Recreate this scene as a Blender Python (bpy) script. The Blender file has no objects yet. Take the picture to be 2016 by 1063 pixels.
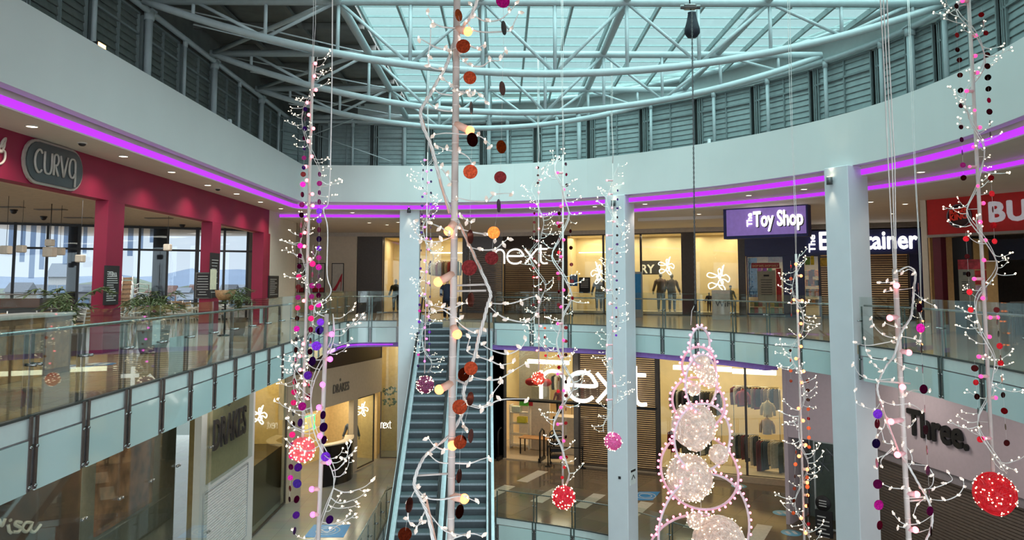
import bpy, math, random
from math import sin, cos, pi, radians, sqrt, atan2, hypot
from mathutils import Vector, Matrix
from mathutils.geometry import tessellate_polygon

# ------------------------------------------------------------------ camera, world, exposure
SC = bpy.context.scene
COL = SC.collection
IMG_W, IMG_H = 2016, 1063
F, PPX, PPY = 1500.0, 1008.0, 434.0
PITCH, YAW, EYE = radians(4.6), radians(0.69), 1.6
cam_d = bpy.data.cameras.new('camera')
cam_d.sensor_width = 36.0
cam_d.lens = F / IMG_W * 36.0
cam_d.shift_y = -(IMG_H / 2 - PPY) / IMG_W
cam_d.clip_start, cam_d.clip_end = 0.05, 6000
cam = bpy.data.objects.new('camera', cam_d)
COL.objects.link(cam)
cam.location = (0, 0, EYE)
cam.rotation_euler = (pi / 2 + PITCH, 0, -YAW)
SC.camera = cam

SUNCLOUD = 12.5
world = bpy.data.worlds.new('overcast_sky')
SC.world = world
world.use_nodes = True
wn = world.node_tree
wn.nodes.clear()
wo = wn.nodes.new('ShaderNodeOutputWorld')
wb = wn.nodes.new('ShaderNodeBackground')
wr = wn.nodes.new('ShaderNodeValToRGB')
wg = wn.nodes.new('ShaderNodeTexCoord')
ws = wn.nodes.new('ShaderNodeSeparateXYZ')
wr.color_ramp.elements[0].position = 0.0
wr.color_ramp.elements[0].color = (0.80, 0.91, 1.0, 1)
wr.color_ramp.elements[1].position = 0.6
wr.color_ramp.elements[1].color = (0.93, 1.0, 1.03, 1)
wn.links.new(wg.outputs['Generated'], ws.inputs[0])
wn.links.new(ws.outputs['Z'], wr.inputs[0])
wn.links.new(wr.outputs[0], wb.inputs[0])
ms = wn.nodes.new('ShaderNodeFloatCurve')      # overcast sky: several times brighter overhead than at the horizon
cm = ms.mapping.curves[0]
cm.points[0].location = (0.0, 0.205); cm.points[1].location = (1.0, 1.0)
cm.points.new(0.30, 0.21); cm.points.new(0.50, 0.40)
ms.mapping.update()
mm = wn.nodes.new('ShaderNodeMath'); mm.operation = 'MULTIPLY'; mm.inputs[1].default_value = 8.0
wn.links.new(ws.outputs['Z'], ms.inputs['Value']); wn.links.new(ms.outputs[0], mm.inputs[0]); 
# the hidden sun brightens the cloud high behind the viewer
sd = wn.nodes.new('ShaderNodeVectorMath'); sd.operation = 'DOT_PRODUCT'; sd.inputs[1].default_value = Vector((0.40, -0.58, 0.74)).normalized()
sp_ = wn.nodes.new('ShaderNodeMath'); sp_.operation = 'POWER'; sp_.use_clamp = False; sp_.inputs[1].default_value = 4.0
sx_ = wn.nodes.new('ShaderNodeMath'); sx_.operation = 'MAXIMUM'; sx_.inputs[1].default_value = 0.0
sa_ = wn.nodes.new('ShaderNodeMath'); sa_.operation = 'MULTIPLY_ADD'; sa_.inputs[1].default_value = SUNCLOUD
wn.links.new(wg.outputs['Generated'], sd.inputs[0]); wn.links.new(sd.outputs['Value'], sx_.inputs[0]); wn.links.new(sx_.outputs[0], sp_.inputs[0])
wn.links.new(sp_.outputs[0], sa_.inputs[0]); wn.links.new(mm.outputs[0], sa_.inputs[2]); wn.links.new(sa_.outputs[0], wb.inputs[1])
wn.links.new(wb.outputs[0], wo.inputs[0])

SC.view_settings.view_transform = 'Standard'
SC.view_settings.look = 'None'
SC.view_settings.gamma = 1.0
SC.view_settings.use_curve_mapping = False
SC.view_settings.exposure = 0.2
cy = SC.cycles
cy.use_denoising = True
cy.max_bounces = 8
cy.diffuse_bounces = 4
cy.glossy_bounces = 3
cy.transmission_bounces = 4
cy.transparent_max_bounces = 24
cy.caustics_reflective = False
cy.caustics_refractive = False
cy.sample_clamp_indirect = 4.0

# ------------------------------------------------------------------ helpers
random.seed(7)
_CP, _SP, _CY, _SY = cos(PITCH), sin(PITCH), cos(YAW), sin(YAW)

def ray(px, py):
    u, v = px - PPX, py - PPY
    fw, up = F * _CP + v * _SP, F * _SP - v * _CP
    return Vector((_CY * u + _SY * fw, -_SY * u + _CY * fw, up))

def P(px, py, Y):
    d = ray(px, py)
    return Vector((0, 0, EYE)) + d * (Y / d.y)

def PZ(px, py, z):
    d = ray(px, py)
    return Vector((0, 0, EYE)) + d * ((z - EYE) / d.z)

def PX(px, py, X):
    d = ray(px, py)
    return Vector((0, 0, EYE)) + d * (X / d.x)

def PL(px, py, a, b):
    """where the pixel's ray meets the vertical plane through plan points a and b"""
    d = ray(px, py)
    n = Vector((b[1] - a[1], -(b[0] - a[0]), 0))
    t = (n.x * a[0] + n.y * a[1]) / (n.x * d.x + n.y * d.y)
    return Vector((0, 0, EYE)) + d * t

class MB:
    """collects geometry for ONE mesh object"""
    def __init__(s):
        s.v, s.f, s.sm = [], [], []
    def add(s, vs, fs, smooth=False):
        n = len(s.v)
        s.v += [tuple(p) for p in vs]
        s.f += [tuple(i + n for i in f) for f in fs]
        s.sm += [smooth] * len(fs)
        return s
    def hexa(s, p):   # 8 corners: bottom loop then top loop
        return s.add(p, [(3, 2, 1, 0), (4, 5, 6, 7), (0, 1, 5, 4), (1, 2, 6, 5), (2, 3, 7, 6), (3, 0, 4, 7)])
    def box(s, c, d, rz=0.0, M=None):
        x, y, z = d[0] / 2, d[1] / 2, d[2] / 2
        R = M if M is not None else Matrix.Rotation(rz, 3, 'Z')
        c = Vector(c)
        pts = [(-x, -y, -z), (x, -y, -z), (x, y, -z), (-x, y, -z), (-x, -y, z), (x, -y, z), (x, y, z), (-x, y, z)]
        return s.hexa([c + R @ Vector(p) for p in pts])
    def bev(s, c, d, b=0.01, rz=0.0):
        """box with chamfered edges"""
        x, y, z = d[0] / 2, d[1] / 2, d[2] / 2
        R = Matrix.Rotation(rz, 3, 'Z'); c = Vector(c)
        loops = []
        for (zz, e) in ((-z, b), (-z + b, 0), (z - b, 0), (z, b)):
            X, Y = x - e, y - e
            loops.append([(-X + b, -Y, zz), (X - b, -Y, zz), (X, -Y + b, zz), (X, Y - b, zz), (X - b, Y, zz), (-X + b, Y, zz), (-X, Y - b, zz), (-X, -Y + b, zz)])
        vs = [c + R @ Vector(p) for l in loops for p in l]
        fs = [tuple(range(7, -1, -1)), tuple(range(24, 32))]
        for k in range(3):
            for i in range(8):
                j = (i + 1) % 8
                fs.append((k * 8 + i, k * 8 + j, k * 8 + 8 + j, k * 8 + 8 + i))
        return s.add(vs, fs)
    def beam(s, a, b, w, h, up=(0, 0, 1)):
        a, b = Vector(a), Vector(b)
        t = (b - a).normalized(); u = Vector(up)
        r = t.cross(u)
        if r.length < 1e-4: r = t.cross(Vector((1, 0, 0)))
        r.normalize(); u = r.cross(t).normalized()
        r, u = r * w / 2, u * h / 2
        return s.hexa([a - r - u, a + r - u, b + r - u, b - r - u, a - r + u, a + r + u, b + r + u, b - r + u])
    def tube(s, pts, r, n=8, closed=False, caps=True, flat=None):
        pts = [Vector(p) for p in pts]
        m = len(pts)
        rr = r if isinstance(r, (list, tuple)) else [r] * m
        vs, fs = [], []
        prev = None
        for i, p in enumerate(pts):
            if closed: t = pts[(i + 1) % m] - pts[(i - 1) % m]
            else: t = pts[min(i + 1, m - 1)] - pts[max(i - 1, 0)]
            if t.length < 1e-9: t = Vector((0, 0, 1))
            t.normalize()
            if prev is None:
                a = Vector((0, 0, 1)) if abs(t.z) < 0.9 else Vector((1, 0, 0))
                nrm = t.cross(a).normalized()
            else:
                nrm = prev - t * prev.dot(t)
                if nrm.length < 1e-6: nrm = t.orthogonal()
                nrm.normalize()
            prev = nrm
            bn = t.cross(nrm)
            for k in range(n):
                a = 2 * pi * k / n
                vs.append(p + nrm * (cos(a) * rr[i]) + bn * (sin(a) * rr[i]))
        for i in range(m - (0 if closed else 1)):
            j = (i + 1) % m
            for k in range(n):
                l = (k + 1) % n
                fs.append((i * n + k, i * n + l, j * n + l, j * n + k))
        if caps and not closed:
            fs.append(tuple(range(n - 1, -1, -1)))
            fs.append(tuple((m - 1) * n + k for k in range(n)))
        return s.add(vs, fs, n > 4)
    def cyl(s, a, b, r, n=12, r2=None):
        return s.tube([a, b], [r, r if r2 is None else r2], n)
    def sphere(s, c, r, n=10, m=6, sc=(1, 1, 1)):
        c = Vector(c); vs, fs = [], []
        vs.append(c + Vector((0, 0, -r * sc[2])))
        for i in range(1, m):
            a = -pi / 2 + pi * i / m
            for k in range(n):
                b = 2 * pi * k / n
                vs.append(c + Vector((cos(a) * cos(b) * r * sc[0], cos(a) * sin(b) * r * sc[1], sin(a) * r * sc[2])))
        vs.append(c + Vector((0, 0, r * sc[2])))
        for k in range(n):
            l = (k + 1) % n
            fs.append((0, 1 + l, 1 + k))
            for i in range(m - 2):
                fs.append((1 + i * n + k, 1 + i * n + l, 1 + (i + 1) * n + l, 1 + (i + 1) * n + k))
            fs.append((len(vs) - 1, 1 + (m - 2) * n + k, 1 + (m - 2) * n + l))
        return s.add(vs, fs, True)
    def lathe(s, c, prof, n=16):
        """prof: (r, z) pairs about a vertical axis"""
        c = Vector(c); vs = [c + Vector((r * cos(2 * pi * k / n), r * sin(2 * pi * k / n), z)) for r, z in prof for k in range(n)]
        fs = [(i * n + k, i * n + (k + 1) % n, (i + 1) * n + (k + 1) % n, (i + 1) * n + k) for i in range(len(prof) - 1) for k in range(n)]
        if prof[0][0] > 1e-6: fs.append(tuple(range(n - 1, -1, -1)))
        if prof[-1][0] > 1e-6: fs.append(tuple((len(prof) - 1) * n + k for k in range(n)))
        return s.add(vs, fs, True)
    def disc(s, c, r, nrm, th=0.004, n=20):
        nrm = Vector(nrm).normalized(); c = Vector(c)
        return s.tube([c - nrm * th / 2, c + nrm * th / 2], r, n)
    def slab(s, outer, holes, z0, z1):
        loops = [outer] + list(holes)
        flat = [Vector((p[0], p[1], 0)) for l in loops for p in l]
        tris = tessellate_polygon([[Vector((p[0], p[1], 0)) for p in l] for l in loops])
        n = len(flat)
        vs = [(p.x, p.y, z1) for p in flat] + [(p.x, p.y, z0) for p in flat]
        fs = []
        for t in tris:
            a, b, c = (flat[i] for i in t)
            up = (b - a).cross(c - a).z > 0
            t = t if up else t[::-1]
            fs.append(tuple(t)); fs.append(tuple(i + n for i in t[::-1]))
        k = 0
        for l in loops:
            m = len(l)
            for i in range(m):
                j = (i + 1) % m
                fs.append((k + i, k + j, k + j + n, k + i + n))
            k += m
        return s.add(vs, fs)
    def wall(s, path, z0, z1, th, closed=False):
        """upright wall of thickness th to the left of the path's direction"""
        q = offset(path, th)
        m = len(path)
        vs = []
        for p, o in zip(path, q):
            vs += [(p[0], p[1], z0), (p[0], p[1], z1), (o[0], o[1], z1), (o[0], o[1], z0)]
        fs = []
        for i in range(m - 1):
            a, b = 4 * i, 4 * i + 4
            for k in range(4):
                l = (k + 1) % 4
                fs.append((a + k, b + k, b + l, a + l))
        fs.append((3, 2, 1, 0)); fs.append((4 * m - 4, 4 * m - 3, 4 * m - 2, 4 * m - 1))
        return s.add(vs, fs)
    def prism(s, pts2, o, ux, uy, th):
        """flat outline pts2 placed at o along ux, uy, thickness th along ux x uy"""
        o, ux, uy = Vector(o), Vector(ux), Vector(uy)
        nz = ux.cross(uy).normalized() * th
        flat = [Vector((p[0], p[1], 0)) for p in pts2]
        tris = tessellate_polygon([flat])
        w = [o + ux * p[0] + uy * p[1] for p in pts2]
        n = len(w)
        vs = w + [p + nz for p in w]
        fs = [tuple(t) for t in tris] + [tuple(i + n for i in t[::-1]) for t in tris]
        fs += [(i, (i + 1) % n, (i + 1) % n + n, i + n) for i in range(n)]
        return s.add(vs, fs)
    def build(s, name, m, parent=None, recalc=False, loc=None):
        me = bpy.data.meshes.new(name)
        vs = s.v
        if loc is not None:
            vs = [(a - loc[0], b - loc[1], c - loc[2]) for a, b, c in vs]
        me.from_pydata(vs, [], s.f)
        me.polygons.foreach_set('use_smooth', s.sm)
        if m is not None: me.materials.append(m)
        me.update()
        if recalc:
            import bmesh
            bm = bmesh.new(); bm.from_mesh(me)
            bmesh.ops.recalc_face_normals(bm, faces=bm.faces); bm.to_mesh(me); bm.free()
        o = bpy.data.objects.new(name, me)
        COL.objects.link(o)
        if parent is not None: o.parent = parent
        if loc is not None: o.location = loc
        return o

def offset(path, d):
    """offset to the left of the direction of travel"""
    out = []
    m = len(path)
    for i in range(m):
        a, b = Vector(path[max(i - 1, 0)][:2]), Vector(path[min(i + 1, m - 1)][:2])
        t = (b - a).normalized()
        k = 1.0
        if 0 < i < m - 1:
            t1 = (Vector(path[i][:2]) - a).normalized(); t2 = (b - Vector(path[i][:2])).normalized()
            c = t1.dot(t2); k = 1 / max(0.5, sqrt((1 + c) / 2))
            t = (t1 + t2).normalized()
        out.append((path[i][0] - t.y * d * k, path[i][1] + t.x * d * k))
    return out

def spline(pts, n=6):
    """Catmull-Rom through plan or space points"""
    P_ = [Vector(p) for p in pts]
    out = []
    for i in range(len(P_) - 1):
        p0 = P_[i - 1] if i else P_[0] * 2 - P_[1]
        p1, p2 = P_[i], P_[i + 1]
        p3 = P_[i + 2] if i + 2 < len(P_) else p2 * 2 - p1
        for k in range(n):
            t = k / n
            out.append(0.5 * ((2 * p1) + (p2 - p0) * t + (2 * p0 - 5 * p1 + 4 * p2 - p3) * t * t + (3 * p1 - p0 - 3 * p2 + p3) * t ** 3))
    out.append(P_[-1])
    return [tuple(p) for p in out]

class Path:
    def __init__(s, pts):
        s.p = [Vector(p[:2]) for p in pts]; s.s = [0]
        for a, b in zip(s.p, s.p[1:]): s.s.append(s.s[-1] + (b - a).length)
        s.L = s.s[-1]
    def at(s, d):
        d = min(max(d, 0), s.L)
        for i in range(len(s.p) - 1):
            if d <= s.s[i + 1] or i == len(s.p) - 2:
                k = (d - s.s[i]) / max(1e-9, s.s[i + 1] - s.s[i])
                return s.p[i].lerp(s.p[i + 1], k)
    def tan(s, d):
        return (s.at(d + 0.05) - s.at(d - 0.05)).normalized()
    def seg(s, a, b):
        m = [a] + [q for q in s.s if a + 0.02 < q < b - 0.02] + [b]
        return [tuple(s.at(q)) for q in m]
    def near_px(s, px, lo=0.0, hi=None):
        """distance along the path where it crosses the sight line of column px at eye height"""
        hi = s.L if hi is None else hi
        best = None
        k = lo
        while k <= hi:
            q = s.at(k); x = PPX + F * _CP * 1.003 * ((q.x * _CY - q.y * _SY) / (q.x * _SY + q.y * _CY)) if q.y > 0.5 else 1e9
            e = abs(x - px)
            if best is None or e < best[0]: best = (e, k)
            k += 0.05
        return best[1]

# ------------------------------------------------------------------ materials
MATS = {}
def nodes(m):
    m.use_nodes = True
    nt = m.node_tree; nt.nodes.clear()
    o = nt.nodes.new('ShaderNodeOutputMaterial')
    return nt, o

def lin(c):
    return tuple(((x / 255) / 12.92 if x / 255 <= 0.04045 else ((x / 255 + 0.055) / 1.055) ** 2.4) for x in c) + (1,)

def mat(name, rgb, rough=0.6, metal=0.0, emit=None, es=0.0, var=0.06, scale=8.0, bump=0.0, coat=0.0, sample=True):
    if name in MATS: return MATS[name]
    m = bpy.data.materials.new(name); MATS[name] = m
    nt, o = nodes(m)
    b = nt.nodes.new('ShaderNodeBsdfPrincipled')
    b.inputs['Roughness'].default_value = rough
    b.inputs['Metallic'].default_value = metal
    if coat: b.inputs['Coat Weight'].default_value = coat
    c = lin(rgb)
    tc = nt.nodes.new('ShaderNodeTexCoord')
    nz = nt.nodes.new('ShaderNodeTexNoise'); nz.inputs['Scale'].default_value = scale
    nt.links.new(tc.outputs['Object'], nz.inputs['Vector'])
    r = nt.nodes.new('ShaderNodeValToRGB')
    r.color_ramp.elements[0].position, r.color_ramp.elements[1].position = 0.35, 0.65
    r.color_ramp.elements[0].color = tuple(max(0, x * (1 - var)) for x in c[:3]) + (1,)
    r.color_ramp.elements[1].color = tuple(min(1, x * (1 + var)) for x in c[:3]) + (1,)
    nt.links.new(nz.outputs['Fac'], r.inputs[0])
    nt.links.new(r.outputs[0], b.inputs['Base Color'])
    if bump:
        bp = nt.nodes.new('ShaderNodeBump'); bp.inputs['Strength'].default_value = bump
        nt.links.new(nz.outputs['Fac'], bp.inputs['Height']); nt.links.new(bp.outputs[0], b.inputs['Normal'])
    if emit is not None:
        b.inputs['Emission Color'].default_value = lin(emit)
        b.inputs['Emission Strength'].default_value = es
        if not sample: m.cycles.emission_sampling = 'NONE'
    nt.links.new(b.outputs[0], o.inputs[0])
    return m

def glass(name, tint, refl=0.08, rough=0.0, haze=0.0, hazecol=(200, 210, 210)):
    """thin pane: tinted see-through with a mirror film that strengthens at grazing angles"""
    if name in MATS: return MATS[name]
    m = bpy.data.materials.new(name); MATS[name] = m
    nt, o = nodes(m)
    t = nt.nodes.new('ShaderNodeBsdfTransparent'); t.inputs[0].default_value = tuple(tint) + (1,)
    g = nt.nodes.new('ShaderNodeBsdfGlossy'); g.inputs['Roughness'].default_value = rough
    g.inputs['Color'].default_value = (0.9, 0.96, 0.95, 1)
    lw = nt.nodes.new('ShaderNodeLayerWeight'); lw.inputs[0].default_value = 0.35
    mp = nt.nodes.new('ShaderNodeMapRange')
    mp.inputs['To Min'].default_value = refl; mp.inputs['To Max'].default_value = min(0.9, refl * 6)
    nt.links.new(lw.outputs['Facing'], mp.inputs['Value'])
    mx = nt.nodes.new('ShaderNodeMixShader')
    nt.links.new(mp.outputs[0], mx.inputs[0]); nt.links.new(t.outputs[0], mx.inputs[1]); nt.links.new(g.outputs[0], mx.inputs[2])
    last = mx
    if haze:
        d = nt.nodes.new('ShaderNodeBsdfDiffuse'); d.inputs[0].default_value = lin(hazecol)
        m2 = nt.nodes.new('ShaderNodeMixShader'); m2.inputs[0].default_value = haze
        nt.links.new(mx.outputs[0], m2.inputs[1]); nt.links.new(d.outputs[0], m2.inputs[2]); last = m2
    nt.links.new(last.outputs[0], o.inputs[0])
    return m

def tiles(name, c1, c2, grout, size=0.6, rough=0.12, ratio=1.0, rot=0.0, mort=0.006, metal=0.0, offs=0.0, spec=0.5):
    if name in MATS: return MATS[name]
    m = bpy.data.materials.new(name); MATS[name] = m
    nt, o = nodes(m)
    b = nt.nodes.new('ShaderNodeBsdfPrincipled'); b.inputs['Roughness'].default_value = rough
    b.inputs['Specular IOR Level'].default_value = spec
    tc = nt.nodes.new('ShaderNodeTexCoord'); mp = nt.nodes.new('ShaderNodeMapping')
    mp.inputs['Rotation'].default_value = (0, 0, rot)
    br = nt.nodes.new('ShaderNodeTexBrick')
    br.offset = offs
    br.inputs['Color1'].default_value = lin(c1); br.inputs['Color2'].default_value = lin(c2); br.inputs['Mortar'].default_value = lin(grout)
    br.inputs['Scale'].default_value = 1.0; br.inputs['Brick Width'].default_value = size; br.inputs['Row Height'].default_value = size * ratio
    br.inputs['Mortar Size'].default_value = mort
    nt.links.new(tc.outputs['Object'], mp.inputs[0]); nt.links.new(mp.outputs[0], br.inputs[0])
    nz = nt.nodes.new('ShaderNodeTexNoise'); nz.inputs['Scale'].default_value = 1.3
    nt.links.new(tc.outputs['Object'], nz.inputs['Vector'])
    mx = nt.nodes.new('ShaderNodeMix'); mx.data_type = 'RGBA'; mx.blend_type = 'MULTIPLY'; mx.inputs[0].default_value = 0.25
    nt.links.new(br.outputs[0], mx.inputs[6]); nt.links.new(nz.outputs['Color'], mx.inputs[7])
    nt.links.new(mx.outputs[2], b.inputs['Base Color'])
    nt.links.new(b.outputs[0], o.inputs[0])
    return m

WHITE = mat('painted_plaster', (214, 220, 221), 0.7, var=0.02, scale=1.5)
CEILM = mat('ceiling_plaster', (222, 212, 204), 0.75, var=0.02, scale=1.5)
STEEL = mat('grey_painted_steel', (168, 180, 182), 0.45, var=0.03)
COLM = mat('column_paint', (208, 210, 214), 0.5, var=0.02, scale=2)
BRUSH = mat('brushed_steel', (150, 152, 150), 0.28, 0.9, var=0.08, scale=30)
POSTM = mat('bronze_tinted_steel', (96, 84, 80), 0.35, 0.6, var=0.1, scale=20)
DARK = mat('near_black_paint', (26, 26, 28), 0.5)
DECK = mat('roof_deck_metal', (92, 94, 90), 0.7, var=0.12, scale=3)
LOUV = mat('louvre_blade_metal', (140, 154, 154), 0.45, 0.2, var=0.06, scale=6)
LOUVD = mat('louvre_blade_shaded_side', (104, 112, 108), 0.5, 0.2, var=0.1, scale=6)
FRM = mat('louvre_frame_metal', (126, 138, 138), 0.45, 0.2)
BRONZE = mat('dark_bronze_cladding', (70, 62, 56), 0.4, 0.3, var=0.08, scale=12)
RED = mat('cafe_raspberry_paint', (142, 20, 60), 0.6, var=0.05, scale=2)
CREAM = mat('cream_wall_paint', (205, 190, 170), 0.7, var=0.03)
BEIGE = mat('beige_shop_paint', (200, 178, 140), 0.6, var=0.04)
SPAN = mat('back_painted_glass', (186, 208, 206), 0.12, coat=0.6, var=0.02, scale=1)
PURPLE = mat('purple_led_strip', (90, 20, 140), 0.5, emit=(178, 44, 238), es=1.15, var=0.0)
RAILG = glass('balustrade_glass', (0.915, 0.945, 0.93), 0.035)
SKYG = glass('skylight_glass', (0.52, 0.625, 0.615), 0.012)
CAFEG = glass('cafe_window_glass', (0.68, 0.70, 0.72), 0.02)
SHOPG = glass('shopfront_glass', (0.88, 0.92, 0.89), 0.03)
FLOORU = tiles('upper_floor_tiles', (196, 172, 142), (186, 164, 136), (150, 134, 114), 0.6, 0.16)
FLOORL = tiles('lower_floor_tiles', (150, 148, 142), (142, 140, 136), (112, 112, 110), 0.6, 0.14)
WARM = (255, 226, 170)

def tag(o, label, cat=None, group=None, kind=None):
    if label: o['label'] = label
    if cat: o['category'] = cat
    if group: o['group'] = group
    if kind: o['kind'] = kind
    return o

def thing(name, label, cat, loc=(0, 0, 0), group=None, rz=0):
    o = bpy.data.objects.new(name, None)
    COL.objects.link(o); o.location = loc; o.rotation_euler[2] = rz
    o.empty_display_size = 0.1
    return tag(o, label, cat, group)

def struct(name, mb, m, label=None, recalc=True):
    o = mb.build(name, m, recalc=recalc)
    return tag(o, label, kind='structure')

def part(name, mb, m, root, label=None, recalc=True):
    """mb holds world coordinates; the part is stored relative to its thing's own frame (unrotated roots)"""
    o = mb.build(name, m, parent=root, recalc=recalc)
    base = Vector(root.location)
    r = root.parent
    while r is not None:
        base += Vector(r.location); r = r.parent
    o.data.transform(Matrix.Translation(-base))
    if label: o['label'] = label
    return o

ORD = ['first', 'second', 'third', 'fourth', 'fifth', 'sixth', 'seventh', 'eighth', 'ninth', 'tenth', 'eleventh', 'twelfth',
       'thirteenth', 'fourteenth', 'fifteenth', 'sixteenth', 'seventeenth', 'eighteenth', 'nineteenth', 'twentieth']

def text_mesh(s, size, th=0.02, bold=0.0, spacing=1.0, align='LEFT'):
    c = bpy.data.curves.new('lettering', 'FONT')
    c.body = s; c.size = size; c.extrude = th / 2; c.offset = bold; c.space_character = spacing; c.align_x = align
    c.resolution_u = 3
    o = bpy.data.objects.new('lettering', c); COL.objects.link(o)
    dg = bpy.context.evaluated_depsgraph_get()
    me = bpy.data.meshes.new_from_object(o.evaluated_get(dg))
    bpy.data.objects.remove(o)
    return me

def letters(name, s, o, ux, uy, size, m, parent=None, th=0.02, bold=0.0, spacing=1.0, sx=1.0, width=None, label=None):
    """text whose baseline starts at o, running along ux with its up along uy"""
    me = text_mesh(s, size, th, 0.0, spacing)
    if bold:
        v0 = [tuple(v.co) for v in me.vertices]; f0 = [tuple(p.vertices) for p in me.polygons]
        V_, F_ = [], []
        for i in range(9):
            dx, dy = ((0, 0) if i == 8 else (cos(i * pi / 4) * bold, sin(i * pi / 4) * bold)); n_ = len(V_); dz_ = i * 0.0004
            V_ += [(a + dx, b + dy, c + dz_) for a, b, c in v0]; F_ += [tuple(q + n_ for q in f) for f in f0]
        me = bpy.data.meshes.new(name); me.from_pydata(V_, [], F_); me.update()
    ux, uy = Vector(ux).normalized(), Vector(uy).normalized()
    nz = ux.cross(uy)
    xs = [v.co.x for v in me.vertices]
    if width is not None and xs: sx = width / (max(xs) - min(xs))
    x0 = min(xs)
    for v in me.vertices:
        x, y, z = v.co
        v.co = ux * ((x - x0) * sx) + uy * y + nz * z
    me.materials.clear(); me.materials.append(m)
    ob = bpy.data.objects.new(name, me); COL.objects.link(ob)
    o = Vector(o)
    if parent is not None:
        ob.parent = parent
        q = parent
        while q is not None: o = o - Vector(q.location); q = q.parent
    ob.location = o
    if label: ob['label'] = label
    return ob

# ------------------------------------------------------------------ plan of the place (z = 0 is the upper mall floor)
Z_F, Z_FT = 4.6, 6.0           # fascia bottom and top
Z_C1, Z_C2 = 4.34, 4.15        # ceilings behind the two coves
Z_LOW = -7.4                   # lower mall floor
Z_ROOF = 7.8
FASC = [(-7.55, -1), (-7.55, 5), (-7.55, 28.3), (-7.5, 28.52), (-7.3, 28.62)] + spline([(-6.1, 28.7), (-1.7, 28.7), (2.4, 27.4), (5.75, 24.7), (7.7, 22.2), (9.0, 19.5), (9.55, 16.7), (9.45, 13.8), (8.8, 10.6), (7.6, 7.8), (6.0, 5.5)], 6)
RAIL = [(-5.6, 1.5), (-5.6, 19.5)] + spline([(-5.62, 20.5), (-6.0, 24.6), (-6.35, 28.2)], 4) + spline([(-6.45, 30.2), (-5.9, 31.3), (-4.3, 31.45)], 4)[1:] + \
       spline([(-3.6, 31.4), (-0.35, 30.1), (3.7, 27.95), (5.95, 25.6), (7.5, 23.5), (8.75, 20.2), (9.28, 17.1), (9.1, 13.3), (8.5, 10.0), (7.2, 7.0)], 6)
VOID = RAIL + [(5.0, 3.0), (2.5, 0.7), (-2.5, 0.4), (-4.6, 0.7)]
OUT = [(-26, -3), (26, -3), (26, 46), (-26, 46)]
# ------------------------------------------------------------------ floors, ceilings, fascia
def off_lines(p, d): return offset(p, d)
FP, RP = Path(FASC), Path(RAIL)

struct('floor', MB().slab(OUT, [VOID], -0.22, 0.0), FLOORU, 'glossy beige tiled upper floor around the atrium void')
struct('floor', MB().slab(OUT, [VOID], -0.85, -0.22), mat('slab_soffit', (190, 184, 186), 0.7), 'concrete floor slab of the upper gallery')
# lower mall floor: the void comes further in on the left, where the escalators land a level below
VOIDL = [(-4.4, 20), (-4.4, 30.0), (-3.7, 31.4)] + [q for q in RAIL[RAIL.index(min(RAIL, key=lambda p: abs(p[0] + 3.6) + abs(p[1] - 31.4))):]] + [(5.0, 3.0), (0, 2.0), (-4.4, 6)]
LOWMAT = tiles('lower_mall_floor', (128, 112, 92), (112, 98, 80), (92, 82, 68), 1.2, 0.1, rot=0.6)
LOWGREY = tiles('lower_mall_grey_floor', (142, 142, 136), (136, 136, 130), (116, 116, 112), 0.9, 0.14)
struct('floor', MB().slab([(-4.4, -3), (26, -3), (26, 46), (-4.4, 46)], [[(x if x > -4.39 else -4.39, y) for x, y in VOIDL]], Z_LOW - 0.2, Z_LOW), LOWMAT, 'glossy brown lower mall floor in front of the shops')
struct('floor', MB().slab([(-26, -3), (-4.4, -3), (-4.4, 46), (-26, 46)], [], Z_LOW - 0.2, Z_LOW), LOWGREY, 'pale grey tiled lower mall floor on the left')
struct('floor', MB().slab([(-26, -3), (26, -3), (26, 46), (-26, 46)], [], -15.2, -15.0), LOWGREY, 'bottom mall floor two levels down')
b = MB()
for (x, y, a) in [(-0.2, 33.6, .5), (1.9, 33.0, .5), (3.6, 32.2, .5), (5.4, 31.0, .5), (7.4, 29.6, .5), (1.4, 36.2, .5), (9.2, 28.0, .5)]:
    b.box((x, y, Z_LOW + 0.004), (0.55, 2.2, 0.004), rz=-a)
struct('trim_1', b, mat('pale_floor_inlay', (205, 196, 178), 0.15), 'pale diagonal inlay strips in the lower floor')

# ceiling between first cove and second, then beyond it
C1, C2 = offset(FASC, 0.3), offset(FASC, 1.9)
b = MB()
struct('ceiling', MB().slab(C1 + [(8, -2.5), (26, -2.5), (26, 46), (-26, 46), (-26, -1)], [], Z_C1, Z_C1 + 0.5), CEILM, 'plain plaster ceiling with downlights over the upper gallery')
# the lowered inner ceiling on the far and right sides
IN = [p for p in C2 if p[1] > 5 and p[0] > -7.2 and not (p[0] < -5 and p[1] < 29.5)]
IN = [(-9.0, 30.55)] + IN
struct('ceiling', MB().slab(IN + [(14, 4), (25, 4), (25, 45), (-10.8, 45), (-10.8, 30.55)], [], Z_C2, Z_C1 - 0.002), CEILM, 'lowered inner ceiling above the far shopfronts')
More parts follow.
